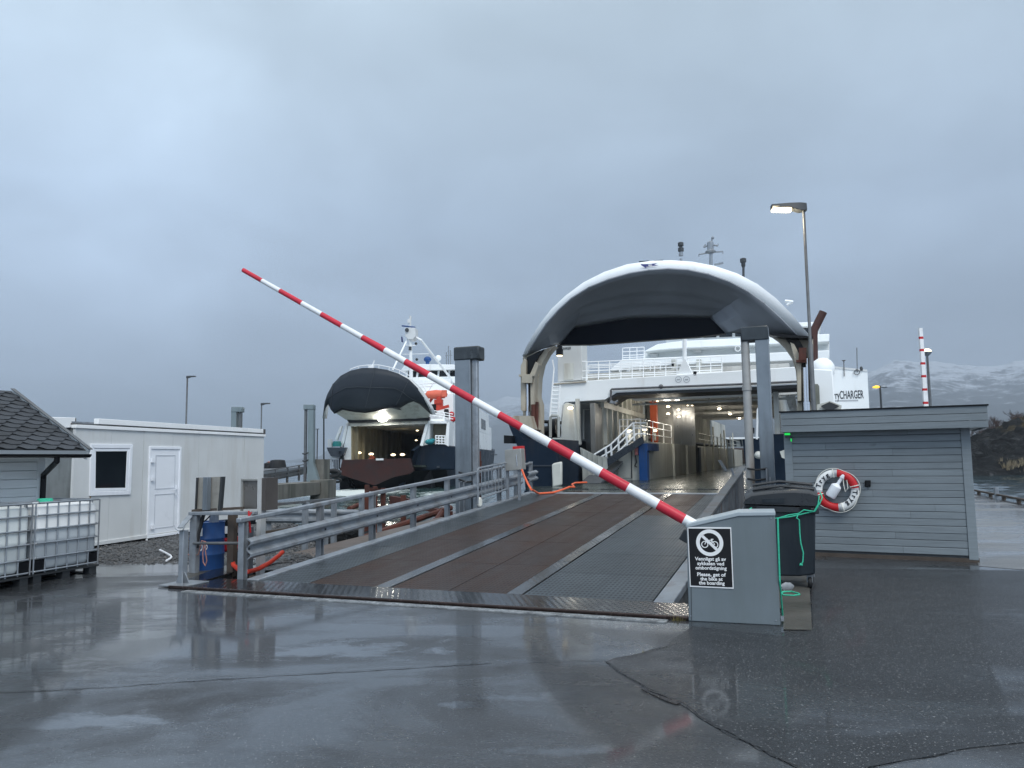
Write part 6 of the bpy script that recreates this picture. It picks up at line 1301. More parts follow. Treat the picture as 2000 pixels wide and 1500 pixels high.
mb = MB(); mb.fbox(S, s_c-.22, s_c+.25, t_c-.16, t_c+.2, DK, ztop-.12); mb.fbox(S, s_c-.22, s_c+2.6, t_c+.0, t_c+.24, ztop-.42, ztop-.1); part('blue_pillar', mb, blue, cas)
for k in (8, 13, 17.5, 22, 27, 32, 38, 45): 
    mb = MB(); mb.fbox(S, s_c+k, s_c+k+.14, t_c, t_c+.12, DK, ztop); part('side_frame', mb, shipgrey if k != 17.5 else dkgrey, cas)
mb = MB(); mb.fbox(S, s_c+17.6, s_c+18.6, t_c, t_c+.2, DK, ztop-.1); part('blue_pillar', mb, navy, cas)
# upper casing columns up to the deckhead
mb = MB(); mb.fbox(S, s_c+9, s_c+18, t_c-1.15, t_c-.05, ztop, CK-.2); part('upper_casing', mb, mat('brushed_casing', (.3, .3, .28), .35, .3, .15, 1.5, .05, 8, (.1, .1, .1), .6, 1.2, True), cas)
mb = MB(); mb.fbox(S, s_c+7, s_c+7.35, t_l+.45, t_l+.8, ztop, CK-.2); part('orange_pillar', mb, orange, cas)
mb = MB(); mb.fbox(S, s_c+10, s_c+17, t_l+.2, t_c-1.2, ztop, CK-.2); part('upper_casing', mb, shipgrey, cas)
# stair and its rails
st0, st1 = sp(1160, 921, 3.5), sp(1250, 862, s_c-.3)
mb = MB(); 
a0_, a1_ = sp(1163, 918, 3.8), sp(1256, 858, s_c-.25); mb.bar(a0_, a1_, .06, .3); mb.bar(a0_-S.v*.9+S.u*.3, a1_-S.v*.9+S.u*.3, .06, .3)
for k in range(9): p = a0_.lerp(a1_, (k+.5)/9); mb.box(p-S.v*.45, .85, .25, .03, S.v, S.u)
sta = part('stair', mb, slate, fe)
mb = MB()
lines = [[(1160, 888), (1193, 868), (1236, 826), (1262, 826)], [(1163, 899), (1196, 879), (1240, 836), (1262, 837)], [(1166, 910), (1199, 890), (1244, 847), (1262, 848)]]
for l_ in lines: mb.tube([sp(x, y, 3.8+(s_c-4.1)*min(1, (x-1160)/90)) for x, y in l_], .035, 6)
for (x, y0, y1) in ((1161, 887, 920), (1183, 874, 909), (1193, 867, 900), (1207, 853, 886), (1223, 838, 874), (1237, 825, 862)): mb.tube([sp(x, y0, 3.8+(s_c-4.1)*min(1, (x-1160)/90)), sp(x+2, y1, 3.8+(s_c-4.1)*min(1, (x-1160)/90))], .05, 6)
part('stair_rail', mb, white2, sta)
mb = MB()
for z_ in (.35, .7, 1.0): mb.tube([S.p(s_c+.1, t_l+.35, ztop+z_), S.p(s_c+.1, t_c-.1, ztop+z_), S.p(s_c+8.5, t_c-.1, ztop+z_)], .025, 6)
for s_, t_ in ((s_c+.1, t_l+.35), (s_c+.1, t_c-.1), (s_c+3, t_c-.1), (s_c+6, t_c-.1), (s_c+8.5, t_c-.1), (s_c+.1, (t_l+t_c)/2)): mb.tube([S.p(s_, t_, ztop), S.p(s_, t_, ztop+1.0)], .03, 6)
part('platform_rail', mb, white2, cas)
mb = MB(); 
for k in range(6): mb.box(S.p(s_c+.8+k*.5, t_l+.6+.25*(k % 2), ztop), .3, .3, .5+.5*((k*7) % 3)/2, S.v, S.u)
part('deck_gear', mb, shipgrey, cas, bev=.03)
mb = MB()
for k in range(9):
    s_ = s_c+24+k*3; mb.tube([S.p(s_, t_c-.2, ztop), S.p(s_, t_c-.2, ztop+.9+.4*(k % 3))], .06, 6)
for z_ in (.5, .9): mb.tube([S.p(s_c+20, t_c-.1, ztop+z_), S.p(s_c+55, t_c-.1, ztop+z_)], .03, 6)
part('railing', mb, shipgrey, cas)
# lamps
def dome(P, r_, parent=fe, e=0):
    mb = MB(); mb.lathe([(r_*.3, r_*.55), (r_*.85, r_*.3), (r_, 0), (r_*.85, -r_*.3), (r_*.3, -r_*.5)], P, 12); o = part('deck_lamp', mb, lampglass, parent)
    if e: lamp_light('lamp_glow', P-UP*r_*1.6-S.u*.35, e, (1, .93, .8), parent, .15)
for x, y, s_, r_, e in ((1114, 797, 4.0, .13, 5), (1170, 800, 7.5, .13, 25), (1173, 792, 10, .08, 0), (1237, 799, 17, .12, 80), (1259, 805, 22, .12, 60), (1305, 794, 11, .1, 45), (1305, 808, 11.5, .1, 25), (1325, 800, 13, .08, 45), (1325.5, 814, 15, .1, 30), (1316, 814, 38, .14, 0), (1284, 783.5, 7.2, .06, 0), (1352, 792, 18, .06, 0), (1343, 792, 20, .06, 0), (1333, 793, 21, .06, 0)):
    dome(sp(x, y, s_), r_, fe, e)
for x, y, k, e in ((1230, 842, -.1, 5), (1259, 839, 1.5, 5), (1279, 841, 5, 0)):
    P = sp(x, y, s_c+k); mb = MB(); mb.tube([P-UP*.5, P-UP*.12], .06, 8); mb.box(P-UP*.3, .12, .12, .2, S.v, S.u); part('lamp_stand', mb, shipgrey, cas); dome(P, .12, cas, e)
for x, y, k in ((1336, 850, 24), (1346, 851.5, 29), (1354.5, 855, 35)):
    P = sp(x, y, s_c+k); mb = MB(); mb.tube([P-UP*.5, P-UP*.1], .06, 8); part('lamp_stand', mb, shipgrey, cas); dome(P, .2, cas, 0)
for s_, z_ in ((26, CK-.35), (34, CK-.3), (43, CK-.25)): dome(S.p(s_, t_c+1.4, z_), .14, fe, 70)  # three unseen lamps, added to brighten the far part of the casing
# --- far end of the car deck
mb = MB(); pts, e = poly(58, [(1326, 815), (1348, 814.5), (1354, 815), (1364, 812), (1600, 806), (1600, 813.5), (1366, 819.5), (1355, 824), (1343, 829), (1329, 827)], 1.2); mb.prism(pts, e); part('far_gantry', mb, white, fe)
mb = MB(); pts, e = poly(57.9, [(1326, 827), (1330, 827), (1332, 862), (1326, 862)], .6); mb.prism(pts, e); part('far_leg', mb, shipgrey, fe)
mb = MB(); pts, e = poly(84, [(1356, 855), (1600, 852), (1600, 857), (1380, 858), (1356, 859)], 1.5); mb.prism(pts, e); part('end_rail', mb, white, fe)
mb = MB(); pts, e = poly(85, [(1356, 857), (1600, 855), (1600, 872), (1384, 873.5), (1380, 877), (1380, 906), (1340, 907)], .4); mb.prism(pts, e); part('end_wall', mb, shipgrey, fe)
for k in range(6): mb = MB(); pts, e = poly(84.8, [(1384+k*12, 859), (1388+k*12, 859), (1391+k*12, 871), (1387+k*12, 872)], .15); mb.prism(pts, e); part('end_frame', mb, dkgrey, fe)
def ramp_m(nm, c): return mat(nm, c, .5, 0, .2, .8, .05, 4, (.03, .03, .025), .6, .8)
gm, bm_ = ramp_m('green_ramp_plate', (.055, .07, .05)), ramp_m('brown_ramp_plate', (.085, .06, .05))
mb = MB(); pts, e = poly(84.5, [(1390, 876), (1424, 875.5), (1424, 906), (1390, 906)], .3); mb.prism(pts, e); mb.cur = 1; pts, e = poly(84.5, [(1424, 875.5), (1600, 873), (1600, 905), (1424, 906)], .3); mb.prism(pts, e); er_ = part('end_ramp', mb, [gm, bm_], fe)
for k in range(6): mb = MB(); mb.bar(sp(1390, 880+k*4.4, 84.4), sp(1500, 879.5+k*4.4, 84.4), .12, .1); part('ramp_rib', mb, bm_, er_)
mb = MB(); 
mb.tube([sp(1356, 866, 50), sp(1378, 903, 50)], .12, 8); mb.tube([sp(1377, 878, 56), sp(1379, 886, 56), sp(1374, 896, 56), sp(1369, 899, 56)], [.2, .25, .2, .1], 8); part('fairlead', mb, shipgrey, fe)
# --- superstructure
SU = 22
def tier(pts, s, dep, m, nm): mb = MB(); q, e = poly(s, pts, dep); mb.prism(q, e); return part(nm, mb, m, fe, bev=.04)
cabw = mat('white_superstructure', (.70, .735, .74), .38, 0, .04, .4, .03, 3, (.5, .45, .38), .3, 1, True, dlo=.58)
tier([(1222, 742), (1226, 706), (1620, 690), (1620, 740)], SU+1.5, 12, cabw, 'deckhouse')
tier([(1188, 724), (1214, 703), (1216, 701.5), (1620, 684), (1620, 702), (1330, 712), (1222, 720)], SU-.5, 13, white, 'awning')
tier([(1256, 703), (1258, 685), (1620, 668), (1620, 700)], SU+3.5, 10, cabw, 'upper_deckhouse')
tier([(1256, 687), (1284, 672), (1330, 666), (1620, 652), (1620, 667), (1330, 680), (1290, 683)], SU+2, 11, white, 'awning')
tier([(1300, 672), (1304, 645), (1600, 632), (1600, 668)], SU+5, 8, cabw, 'wheelhouse')
tier([(1292, 648), (1296, 640), (1604, 628), (1604, 636)], SU+4.2, 9.5, white, 'wheelhouse_roof')
wh = MB()
for k in range(9): x_ = 1312+k*31; wh.prism([sp(x_, 662-k*1.2, SU+4.9), sp(x_+25, 661-k*1.2, SU+4.9), sp(x_+25, 650-k*1.2, SU+4.9), sp(x_, 651-k*1.2, SU+4.9)], S.u*.06)
part('window', wh, glassdark, fe)
mb = MB(); mb.prism([sp(1262, 731, SU+1.4), sp(1277, 730.5, SU+1.4), sp(1277, 739, SU+1.4), sp(1262, 739, SU+1.4)], S.u*.06); part('window', mb, glassdark, fe)
mb = MB(); mb.prism([sp(1220, 742, SU-.3), sp(1224, 724, SU-.3), sp(1227, 719, SU-.3), sp(1228, 722, SU-.3), sp(1226, 742, SU-.3)], S.u*.5); part('awning_strut', mb, white, fe)
for x0, x1 in ((1311, 1319), (1360, 1369)):
    mb = MB(); mb.prism([sp(x0, 702, SU-.8), sp(x1, 701.5, SU-.8), sp(x1, 722, SU-.8), sp(x0, 721, SU-.8)], S.u*.4); part('awning_post', mb, shipgrey, fe)
mb = MB(); mb.prism([sp(1311.5, 707, SU-.9), sp(1315.5, 707, SU-.9), sp(1316, 715, SU-.9), sp(1312, 715, SU-.9)], S.u*.15); part('loud_hailer', mb, black, fe)
mb = MB(); rail(mb, SU+1, 1216, 702, 1258, 700, 22, 3, 3, .03); part('railing', mb, white2, fe)
for x_, y_ in ((1278, 694), (1362, 685), (1442, 681)):
    mb = MB(); mb.box(sp(x_, y_+4, SU+3.3), .5, .2, .25, S.v, S.u); mb.tube([sp(x_-5, y_+2, SU+3.3), sp(x_+6, y_-3, SU+3.3)], .08, 6); part('wall_fitting', mb, offwhite, fe)
mb = MB(); c_ = sp(1441, 681, SU+1); mb.tube([c_+S.v*.17*math.cos(k*.52)+UP*.17*math.sin(k*.52) for k in range(13)], .04, 6); part('cable_ring', mb, offwhite, fe)
# masts above the visor
mb = MB(); mb.tube([sp(1330, 640, SU+8), sp(1330, 505, SU+8)], .1, 8); mb.box(sp(1330, 500, SU+8), .3, .2, .2, S.v, S.u); mb.tube([sp(1330, 500, SU+8), sp(1330, 487, SU+8)], .13, 8); part('light_mast', mb, galv, fe)
mb = MB(); mb.lathe([(.1, 0), (.22, .05), (.22, .3), (.12, .34), (.12, .42), (.22, .46), (.22, .7), (.05, .78)], sp(1330, 492, SU+8), 12); part('mast_lamp', mb, dkgrey, fe)
mb = MB(); q = lambda x, y: sp(x, y, SU+9)
mb.tube([q(1388, 640), q(1388.5, 490), q(1390.5, 465)], [.16, .12, .05], 8); mb.tube([q(1365, 497), q(1388, 493), q(1412, 491)], .06, 6); mb.tube([q(1365, 497), q(1365, 501)], .04, 6); mb.tube([q(1412, 491), q(1412, 496)], .04, 6)
mb.tube([q(1374, 483), q(1388, 478), q(1402, 480)], .07, 6); mb.tube([q(1374, 483), q(1378, 477)], .05, 6); mb.tube([q(1402, 480), q(1403, 476)], .04, 6); mb.lathe([(.3, 0), (.42, .1), (.25, .25), (.25, .8), (.1, .9)], q(1388, 494), 10); mb.tube([q(1386, 486), q(1386, 471)], .07, 6); mb.ball(q(1392, 464.5), .12, 8); mb.bar(q(1395, 517), q(1413, 513.5), .15, .12)
part('radar_mast', mb, galv, fe)
mb = MB(); q = lambda x, y: sp(x, y, SU+10); mb.tube([q(1452, 640), q(1452, 515)], .09, 8); mb.lathe([(.1, 0), (.16, .1), (.16, .35), (.24, .4), (.24, .65), (.1, .72)], q(1452, 522), 10); part('light_mast', mb, dkgrey, fe)
mb = MB(); mb.tube([sp(1537, 596, 20), sp(1548, 589, 20)], .08, 6); mb.tube([sp(1533, 588, 20), sp(1549, 590, 20)], .1, 6); part('yard', mb, white, fe)
# dark right bow shoulder seen between the lift tower and the hut
mb = MB(); pts, e = poly(1.2, [(1450, 858), (1530, 852), (1540, 905), (1540, 960), (1462, 960)], .6); mb.prism(pts, e); part('bow_shoulder', mb, navy, fe)
mb = MB(); pts, e = poly(.9, [(1456, 836), (1472, 835), (1472, 846), (1456, 847)], .5); mb.prism(pts, e); part('black_box', mb, black, fe)
mb = MB(); pts, e = poly(.8, [(1523, 882), (1533, 878), (1536, 897), (1527, 894)], .2); mb.prism(pts, e); mb.ball(sp(1481, 889, .9), .14, 10); part('deck_fitting', mb, shipgrey, fe)
mb = MB(); mb.tube([sp(1478, 858, .9), sp(1480, 800, .9), sp(1482, 796, .9)], .04, 6); part('stanchion', mb, white2, fe)

# ------------------------------------------------------------------ the smaller ferry on the left
f2 = thing('car_ferry', 'smaller blue and white car ferry with a rusty bow ramp and dark raised visor', 'ferry', B.p(0, 0, SEA), -B.h)
def bp_(px, py, s): return B.pix(px, py, s)
def bpoly(s, pts, dep): return [bp_(x, y, s) for x, y in pts], B.u*dep
vis = [(630, 817), (632, 800), (634, 785), (639, 770), (650, 750), (665, 734), (684, 724), (708, 718.5), (733, 718.5), (757, 722.5), (778, 729.5), (799, 741), (816, 758), (829, 778), (838, 795), (844, 810)]
low = [(631, 817), (633, 806), (636, 797), (641, 790), (646, 800), (651, 806), (667, 797), (690, 801.5), (712, 804), (737, 800), (761, 793.5), (771, 796.5), (781, 800), (795, 791), (808, 784), (842, 810)]
seam2 = mat('slate_seam_paint', (.05, .058, .068), .45, 0, .2, 2)
def vs2(i, t): return -.1 - 4.0*max(0, math.sin(math.pi*i/15))**.7*(1-.22*t)
mb = MB(); cs = [[bp_(x, y, vs2(i, 0)) for i, (x, y) in enumerate(vis)]]
for t in (.15, .3, .45, .6, .75, .9, 1.0): cs.append([bp_(p[0]+(q[0]-p[0])*t, p[1]+(q[1]-p[1])*t, vs2(i, t)-.5*math.sin(math.pi*t)*math.sin(math.pi*i/15)) for i, (p, q) in enumerate(zip(vis, low))])
mb.loft(cs); o = part('visor_plating', mb, mat('small_visor_slate', (.028, .035, .045), .5, 0, .12, .4, .05, 2, (.05, .058, .07), .4, .5, dlo=.52, spec=.2), f2, angle=60); o.modifiers.new('solid', 'SOLIDIFY').thickness = .08
for i in (4, 8, 11): mb = MB(); mb.tube([c_[i]-B.u*.05 for c_ in cs[:-1]], .03, 5); part('plating_seam', mb, seam2, o)
mb = MB(); mb.tube([p-B.u*.05 for p in cs[3][2:-2]], .03, 5); part('plating_seam', mb, seam2, o)
mb = MB(); mb.loft([cs[0], [p+B.u*1.6+UP*.08-B.v*.12*(1-i/7.5) for i, p in enumerate(cs[0])]]); o = part('visor_rim', mb, offwhite, f2); o.modifiers.new('solid', 'SOLIDIFY').thickness = .06
mb = MB(); fr_l = [(650, 803), (690, 799), (737, 797), (781, 797), (797, 788), (808, 784), (820, 790), (840, 808)]; bk_l = [(676, 820), (690, 821), (737, 820), (781, 819), (797, 818), (812, 818), (825, 817), (838, 816)]
rows = [[bp_(x, y, vs2(min(15, 3+1.6*i), 1)+.25) for i, (x, y) in enumerate(fr_l)], [bp_(x, y, .05) for x, y in bk_l]]; mb.loft(rows); part('visor_inside', mb, shipgrey, f2)
mb = MB(); pts, e = bpoly(-2.9, [(651, 805), (667, 793), (690, 798), (712, 801), (737, 797), (761, 790), (781, 798), (783, 801), (762, 796.5), (737, 803), (712, 806.5), (690, 804.5), (668, 800.5), (652, 808)], .3); mb.prism(pts, e); part('visor_lip', mb, black, f2)
mb = MB(); mb.tube([bp_(632.5, 817, -.3), bp_(632.5, 872, -.3), bp_(632.5, 900, -.3)], .07, 6); part('mooring_line', mb, black, f2)
mb = MB(); pts, e = bpoly(0, [(676, 818), (838, 814), (838, 821), (682, 826)], .8); mb.prism(pts, e); part('opening_beam', mb, black, f2)
mb = MB(); pts, e = bpoly(.6, [(684, 826), (836, 821), (834, 828), (684, 833)], .6); mb.prism(pts, e); part('opening_beam', mb, shipgrey, f2)
# hull
HB = lambda x, y, s=0: bp_(x, y, s)
wlz = SEA-1
sec = []
tR = B.loc(bp_(878, 872, 6))[1]; tL = B.loc(bp_(641, 874, 0))[1]
top_z = bp_(880, 871, 6).z
def hrow(s, tr0, tr1, z1): return s, tr0, tr1, z1
Lh = 62
side = [(0, B.loc(bp_(810, 880, 0))[1], B.loc(bp_(806, 915, 0))[1]-.8, bp_(810, 880, 0).z), (2, B.loc(bp_(825, 868, 2))[1], B.loc(bp_(815, 920, 2))[1]-.4, bp_(825, 868, 2).z), (6, B.loc(bp_(855, 867, 6))[1], B.loc(bp_(848, 920, 6))[1], bp_(855, 867, 6).z), (12, tR+.3, tR, top_z), (30, tR+.5, tR+.3, top_z), (Lh-8, tR+.5, tR+.3, top_z), (Lh-4, tR+.3, tR-.6, top_z+.3), (Lh, tR-1.5, tR-2.5, top_z+.6)]
mb = MB(); rows = []
for s, t1, t0_, z1 in side:
    zm = SEA+1.9; rows.append([B.p(s, t0_-1.2*(s < 12), SEA-1.5), B.p(s, t0_-.5*(s < 12), SEA+.6), B.p(s, t0_+(t1-t0_)*.4, zm), B.p(s, t1, z1), B.p(s, t1-.35, z1), B.p(s, t1-.6, zm), B.p(s, t1-1.5, SEA-1.5)])
mb.loft(rows, True); mb.f += [tuple(range(7))]; mb.mi += [0]
rows = []
for s, t1, t0_, z1 in side:
    rows.append([B.p(s, -t0_+1.2*(s < 12), SEA-1.5), B.p(s, -t0_+.4*(s < 12), SEA+.6), B.p(s, -t1, min(z1, bp_(650, 872, 3).z)), B.p(s, -t1+.35, min(z1, bp_(650, 872, 3).z)), B.p(s, -t1+1.5, SEA-1.5)])
mb.loft(rows, True)
mb.fbox(B, 8.5, Lh-2, -tR+1, tR-1, SEA-1.5, SEA+2.2)
part('hull', mb, navy, f2)
mb = MB()
for z_, s0_, s1_ in ((SEA+2.05, 1, Lh-1), (SEA+3.9, 10, 24), (SEA+3.6, Lh-14, Lh-2)): mb.bar(B.p(s0_, tR+.38-.8*(s0_ < 2), z_), B.p(s1_, tR+.42, z_-.1), .25, .18)
for s_ in (14, 16, 18): mb.bar(B.p(s_, tR+.42, top_z), B.p(s_, tR+.42, SEA+2), .12, .12)
part('rubbing_strake', mb, slate, f2)
mb = MB(); pts, e = bpoly(1.5, [(801, 891), (808, 881), (823, 868.5), (853, 866.5), (889, 872), (889, 918), (868, 917.5), (808, 921), (805, 908)], 5); mb.prism(pts, e); part('bow_bulwark', mb, navy, f2, bev=.1)
# dark forefoot under the ramp
mb = MB(); mb.loft([[bp_(692, 934, -.8), bp_(731, 948, -1.0), bp_(806, 920, -.8), bp_(872, 917, 4)], [bp_(655, 932, 2), bp_(733, 968, 2), bp_(812, 968, 2), bp_(880, 966, 8)]]); mb.fbox(B, 1.6, 8.4, -tR+2.2, tR-1.2, SEA-1.5, SEA+2.1); mb.quad(bp_(664, 925, -.6), bp_(692, 934, -.8), bp_(655, 932, 2), bp_(640, 920, 4)); part('forefoot', mb, mat('black_antifouling', (.005, .006, .008), .5, 0, .2, 1, spec=.12), f2)
# rusty ramp
mb = MB(); pts, e = bpoly(-1.5, [(669, 898), (801, 895), (804.5, 909), (808, 919.6), (799, 926), (769, 931.5), (731, 948), (692.5, 936), (664, 926), (666, 909)], .5); mb.prism(pts, e); part('bow_ramp', mb, rustramp, f2)
mb = MB(); mb.box(bp_(742, 899, -1.6), .7, .3, .18, B.v, B.u); part('ramp_catch', mb, offwhite, f2)
# interior
zd = SEA+2.25; zc_ = bp_(760, 826, 2).z
iw = mat('yellowed_white_paint', (.3, .27, .19), .5, 0, .15, .8, .05, 5, (.16, .12, .08), .6, 1, True)
mb = MB(); tl2 = B.loc(bp_(688, 850, 1))[1]; tr2 = B.loc(bp_(832, 850, 1))[1]
mb.fbox(B, 1.0, 45, tl2-.3, tl2, zd, zc_); mb.fbox(B, 8.0, 45, tr2, tr2+.3, zd, zc_); part('inner_walls', mb, iw, f2)
mb = MB(); mb.fbox(B, .8, 45, tl2, tr2, zd-.2, zd); part('car_deck', mb, deckpaint, f2)
mb = MB(); mb.fbox(B, .8, 45, tl2, tr2, zc_, zc_+.25)
for k in range(9): mb.fbox(B, 3+k*4, 3.3+k*4, tl2, tr2, zc_-.3, zc_)
part('deckhead', mb, bpy.data.materials['deckhead_grey'], f2)
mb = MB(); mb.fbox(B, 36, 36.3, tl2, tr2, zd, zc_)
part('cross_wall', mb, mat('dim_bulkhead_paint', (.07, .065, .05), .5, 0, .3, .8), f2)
for k in range(5): mb = MB(); mb.fbox(B, 35.7, 36, tl2+1.4*k+.8, tl2+1.4*k+1.3, zd, zc_-.6); part('cross_frame', mb, dkgrey if k % 2 else iw, f2)
mb = MB()
for k in range(9): mb = MB(); mb.fbox(B, 2+k*2.6, 2.3+k*2.6, tl2, tl2+.3, zd, zc_-.2); part('wall_frame', mb, iw, f2)
def dome2(P, r_, m, e=0, col=(1, .78, .4)):
    mb = MB(); mb.lathe([(r_*.4, r_*.5), (r_, r_*.15), (r_*.9, -r_*.2), (r_*.3, -r_*.4)], P, 12); part('deck_lamp', mb, m, f2)
    if e: lamp_light('lamp_glow', P-UP*.4-B.u*.3, e, col, f2, .2)
dome2(bp_(747, 820, -.6), .42, floodglass, 0); lamp_light('lamp_glow', bp_(747, 826, -1.6), 6, (1, .95, .85), f2, .3)
for x, y, s_, e in ((716, 834, 8, 0), (780, 834, 10, 4), (815, 841, 14, 0), (742, 855, 33, 40), (771, 857, 33, 40), (795, 858.5, 33, 40), (813, 860, 22, 0), (701, 884.5, 3, 12), (725, 887, 3, 12), (768, 888.5, 5, 0), (786, 888, 5, 0)):
    dome2(bp_(x, y, s_), .26 if y > 880 or y < 840 else .16, lampglass, e)
mb = MB(); mb.prism([bp_(720, 897, 2), bp_(724, 888, 2), bp_(732, 893, 2), bp_(728, 898, 2)], B.u*.3); part('orange_gear', mb, orange, f2)
# white bow frames
for q in ([(833, 821), (838, 823), (826, 871), (820, 870)], [(676, 826), (680, 824), (673, 862), (668, 873), (664, 872)], [(664, 833), (668, 832), (658, 860), (654, 858)], [(680, 832), (685, 832), (685, 898), (669, 898), (670, 880)]):
    mb = MB(); pts, e = bpoly(.8, q, .5); mb.prism(pts, e); part('bow_frame', mb, white, f2)
mb = MB(); pts, e = bpoly(1.4, [(834, 822), (876, 823.5), (874, 827), (840, 827), (838, 868), (826, 870)], 3); mb.prism(pts, e); part('bulwark_house', mb, white, f2)
mb = MB(); pts, e = bpoly(3.5, [(838, 827), (872, 827), (872, 868), (838, 868)], .3); mb.prism(pts, e); part('bulwark_recess', mb, iw, f2)
mb = MB(); pts, e = bpoly(1.4, [(873, 823), (878, 824), (876, 872), (869, 868)], 3); mb.prism(pts, e); part('bulwark_post', mb, white, f2)
mb = MB()
for k in range(4): mb.tube([bp_(851+k*6, 868, 1.2), bp_(851+k*6, 850, 1.2)], .06, 5)
for k in range(4): mb.tube([bp_(850, 851+k*5, 1.2), bp_(870, 852+k*5, 1.2)], .06, 5)
part('white_gate', mb, white2, f2)
mb = MB(); mb.ball(bp_(839, 863, .8), .45, 10, .6); mb.ball(bp_(844, 860, .9), .3, 10, .6); part('net_heap', mb, mat('teal_net', (.02, .22, .26), .7, 0, .3, 4, .5, 20), f2)
mb = MB(); mb.prism([bp_(638, 874, .2), bp_(676, 874, .2), bp_(671, 888, .2), bp_(662, 893, .2), (bp_(646, 891, .2)), bp_(640, 880, .2)], B.u*3); part('left_bulwark', mb, slate, f2)
mb = MB(); mb.prism([bp_(644, 890, .5), bp_(664, 892, .5), bp_(664, 897, .5), bp_(650, 897, .5)], B.u*2); mb.prism([bp_(640, 858, .6), bp_(646, 858, .6), bp_(648, 873, .6), bp_(640, 873, .6)], B.u*.5); part('left_bulwark_base', mb, offwhite, f2)
mb = MB(); mb.lathe([(.4, 0), (.45, .25), (.35, .5)], bp_(658, 872, .6), 10); part('winch', mb, mat('teal_paint', (.02, .2, .2), .5, 0, .2, 3), f2)
mb = MB(); pts, e = bpoly(.1, [(648, 897), (662, 895), (661, 916), (654, 918)], .5); mb.prism(pts, e); part('hull_step', mb, slate, f2)
# superstructure: front and long right side
hz = lambda x, y, s: bp_(x, y, s)
tS = tR-.15; sF = 10
zU = bp_(880, 768, sF).z; zU2 = bp_(880, 745, sF+2).z
mb = MB(); mb.fbox(B, sF, Lh-10, -tR+1.0, tS, zc_+.3, zU); mb.fbox(B, sF, Lh-10, tr2+.32, tS, top_z-.2, zc_+.29); mb.fbox(B, sF, Lh-10, -tR+1.0, tl2-.32, top_z-.2, zc_+.29); sup = part('superstructure', mb, white, f2, bev=.05)
mb = MB(); mb.fbox(B, sF+1.5, Lh-26, -tR+2.5, tS-.5, zU, zU2+.2); part('upper_house', mb, white, f2, bev=.05)
mb = MB(); mb.fbox(B, Lh-10, Lh-4, -tR+1.0, tS-.1, top_z-.2, zU-1.9); mb.fbox(B, Lh-4, Lh-1, -tR+1.5, tS-.4, top_z, zU-3.6); part('aft_house', mb, white, f2, bev=.05)
for k in range(4):
    mb = MB(); s_ = Lh-22+k*1.7; mb.fbox(B, s_, s_+1.0, tS-.02, tS+.05, top_z+3.1, top_z+4.6); part('window', mb, glassdark, sup)
# bridge
zb0 = zU2; sb = sF+4; zb1 = bp_(800, 716, sb).z
tb0 = B.loc(bp_(800, 730, sb))[1]; tb1 = tS+.2
mb = MB(); mb.fbox(B, sb, sb+7, tb0, tb1, zU, zb0+.1); part('bridge_base', mb, white, f2)
zw0, zw1 = bp_(830, 738, sb).z, bp_(830, 722.5, sb).z
mb = MB(); mb.prism([B.p(sb-.3, tb0-.3, zw0), B.p(sb-.3, tb1, zw0), B.p(sb+.4, tb1, zw1), B.p(sb+.4, tb0-.3, zw1)], B.u*6.5); part('bridge_windows', mb, glassdark, f2)
mb = MB()
for k in range(6): t_ = tb0-.3+(tb1-tb0+.3)*k/5; mb.bar(B.p(sb-.36, t_, zw0), B.p(sb+.34, t_, zw1), .22, .12, B.u)
mb.fbox(B, sb-.45, sb+6.5, tb0-.35, tb1+.05, zw0-.7, zw0+.05); part('window_pillar', mb, white, f2)
mb = MB(); mb.prism([bp_(783, 723, sb-.8), bp_(788.5, 714.5, sb-.8), bp_(812, 711, sb-.8), bp_(885, 712, sb-.8), bp_(900, 714, sb-.8), bp_(902, 722, sb-.8)], B.u*9); part('bridge_roof', mb, white, f2, bev=.05)
mb = MB(); mb.ball(bp_(856, 699.5, sb+1), .36, 12); part('radome', mb, white, f2)
mb = MB(); mb.ball(bp_(835, 702, sb+1), .45, 12, .8); mb.tube([bp_(835, 704, sb+1), bp_(835, 711, sb+1)], .22, 10); part('blue_search_light', mb, blue, f2)
mb = MB()
for x_, y_ in ((876, 676), (880, 684), (872, 688)): mb.tube([bp_(x_, 712, sb+3), bp_(x_, y_, sb+3)], .08, 6)
mb.bar(bp_(870, 694, sb+3), bp_(883, 694, sb+3), .08, .08); part('antenna', mb, galv, f2)
# mast
mb = MB(); mb.tube([bp_(803, 745, sF), bp_(801.5, 660, sF)], [.22, .16], 10); mb.tube([bp_(767, 723, sF-3), bp_(795.5, 663, sF)], .10, 8); mb.tube([bp_(889, 750, sF+4), bp_(822, 664, sF), bp_(810, 658, sF)], .13, 8); mb.tube([bp_(786, 692, sF), bp_(838, 691, sF)], .04, 6); mb.tube([bp_(792, 674, sF), bp_(812, 675, sF)], .06, 6)
ms = part('mast', mb, white, f2)
mb = MB(); mb.prism([bp_(791, 656, sF-.5), bp_(797, 663, sF-.5), bp_(806, 663, sF-.5), bp_(812, 657, sF-.5), bp_(811, 640, sF-.5), bp_(791, 640, sF-.5)], B.u*1.6); part('mast_platform', mb, offwhite, ms, bev=.03)
mb = MB(); mb.lathe([(.1, 0), (.22, .02), (.22, .1), (.1, .12)], bp_(795, 644.5, sF-.6), 12, -B.u); mb.ball(bp_(812.5, 671, sF), .16, 8); mb.ball(bp_(814, 702, sF), .16, 8); mb.box(bp_(801, 684, sF-.2), .3, .2, .4, B.v, B.u); part('mast_lamp', mb, dkgrey, ms)
mb = MB(); mb.bar(bp_(785, 636.5, sF), bp_(811, 639.5, sF), .25, .14); part('radar_scanner', mb, mat('radar_blue', (.03, .07, .2), .4, 0, .1, 3), ms)
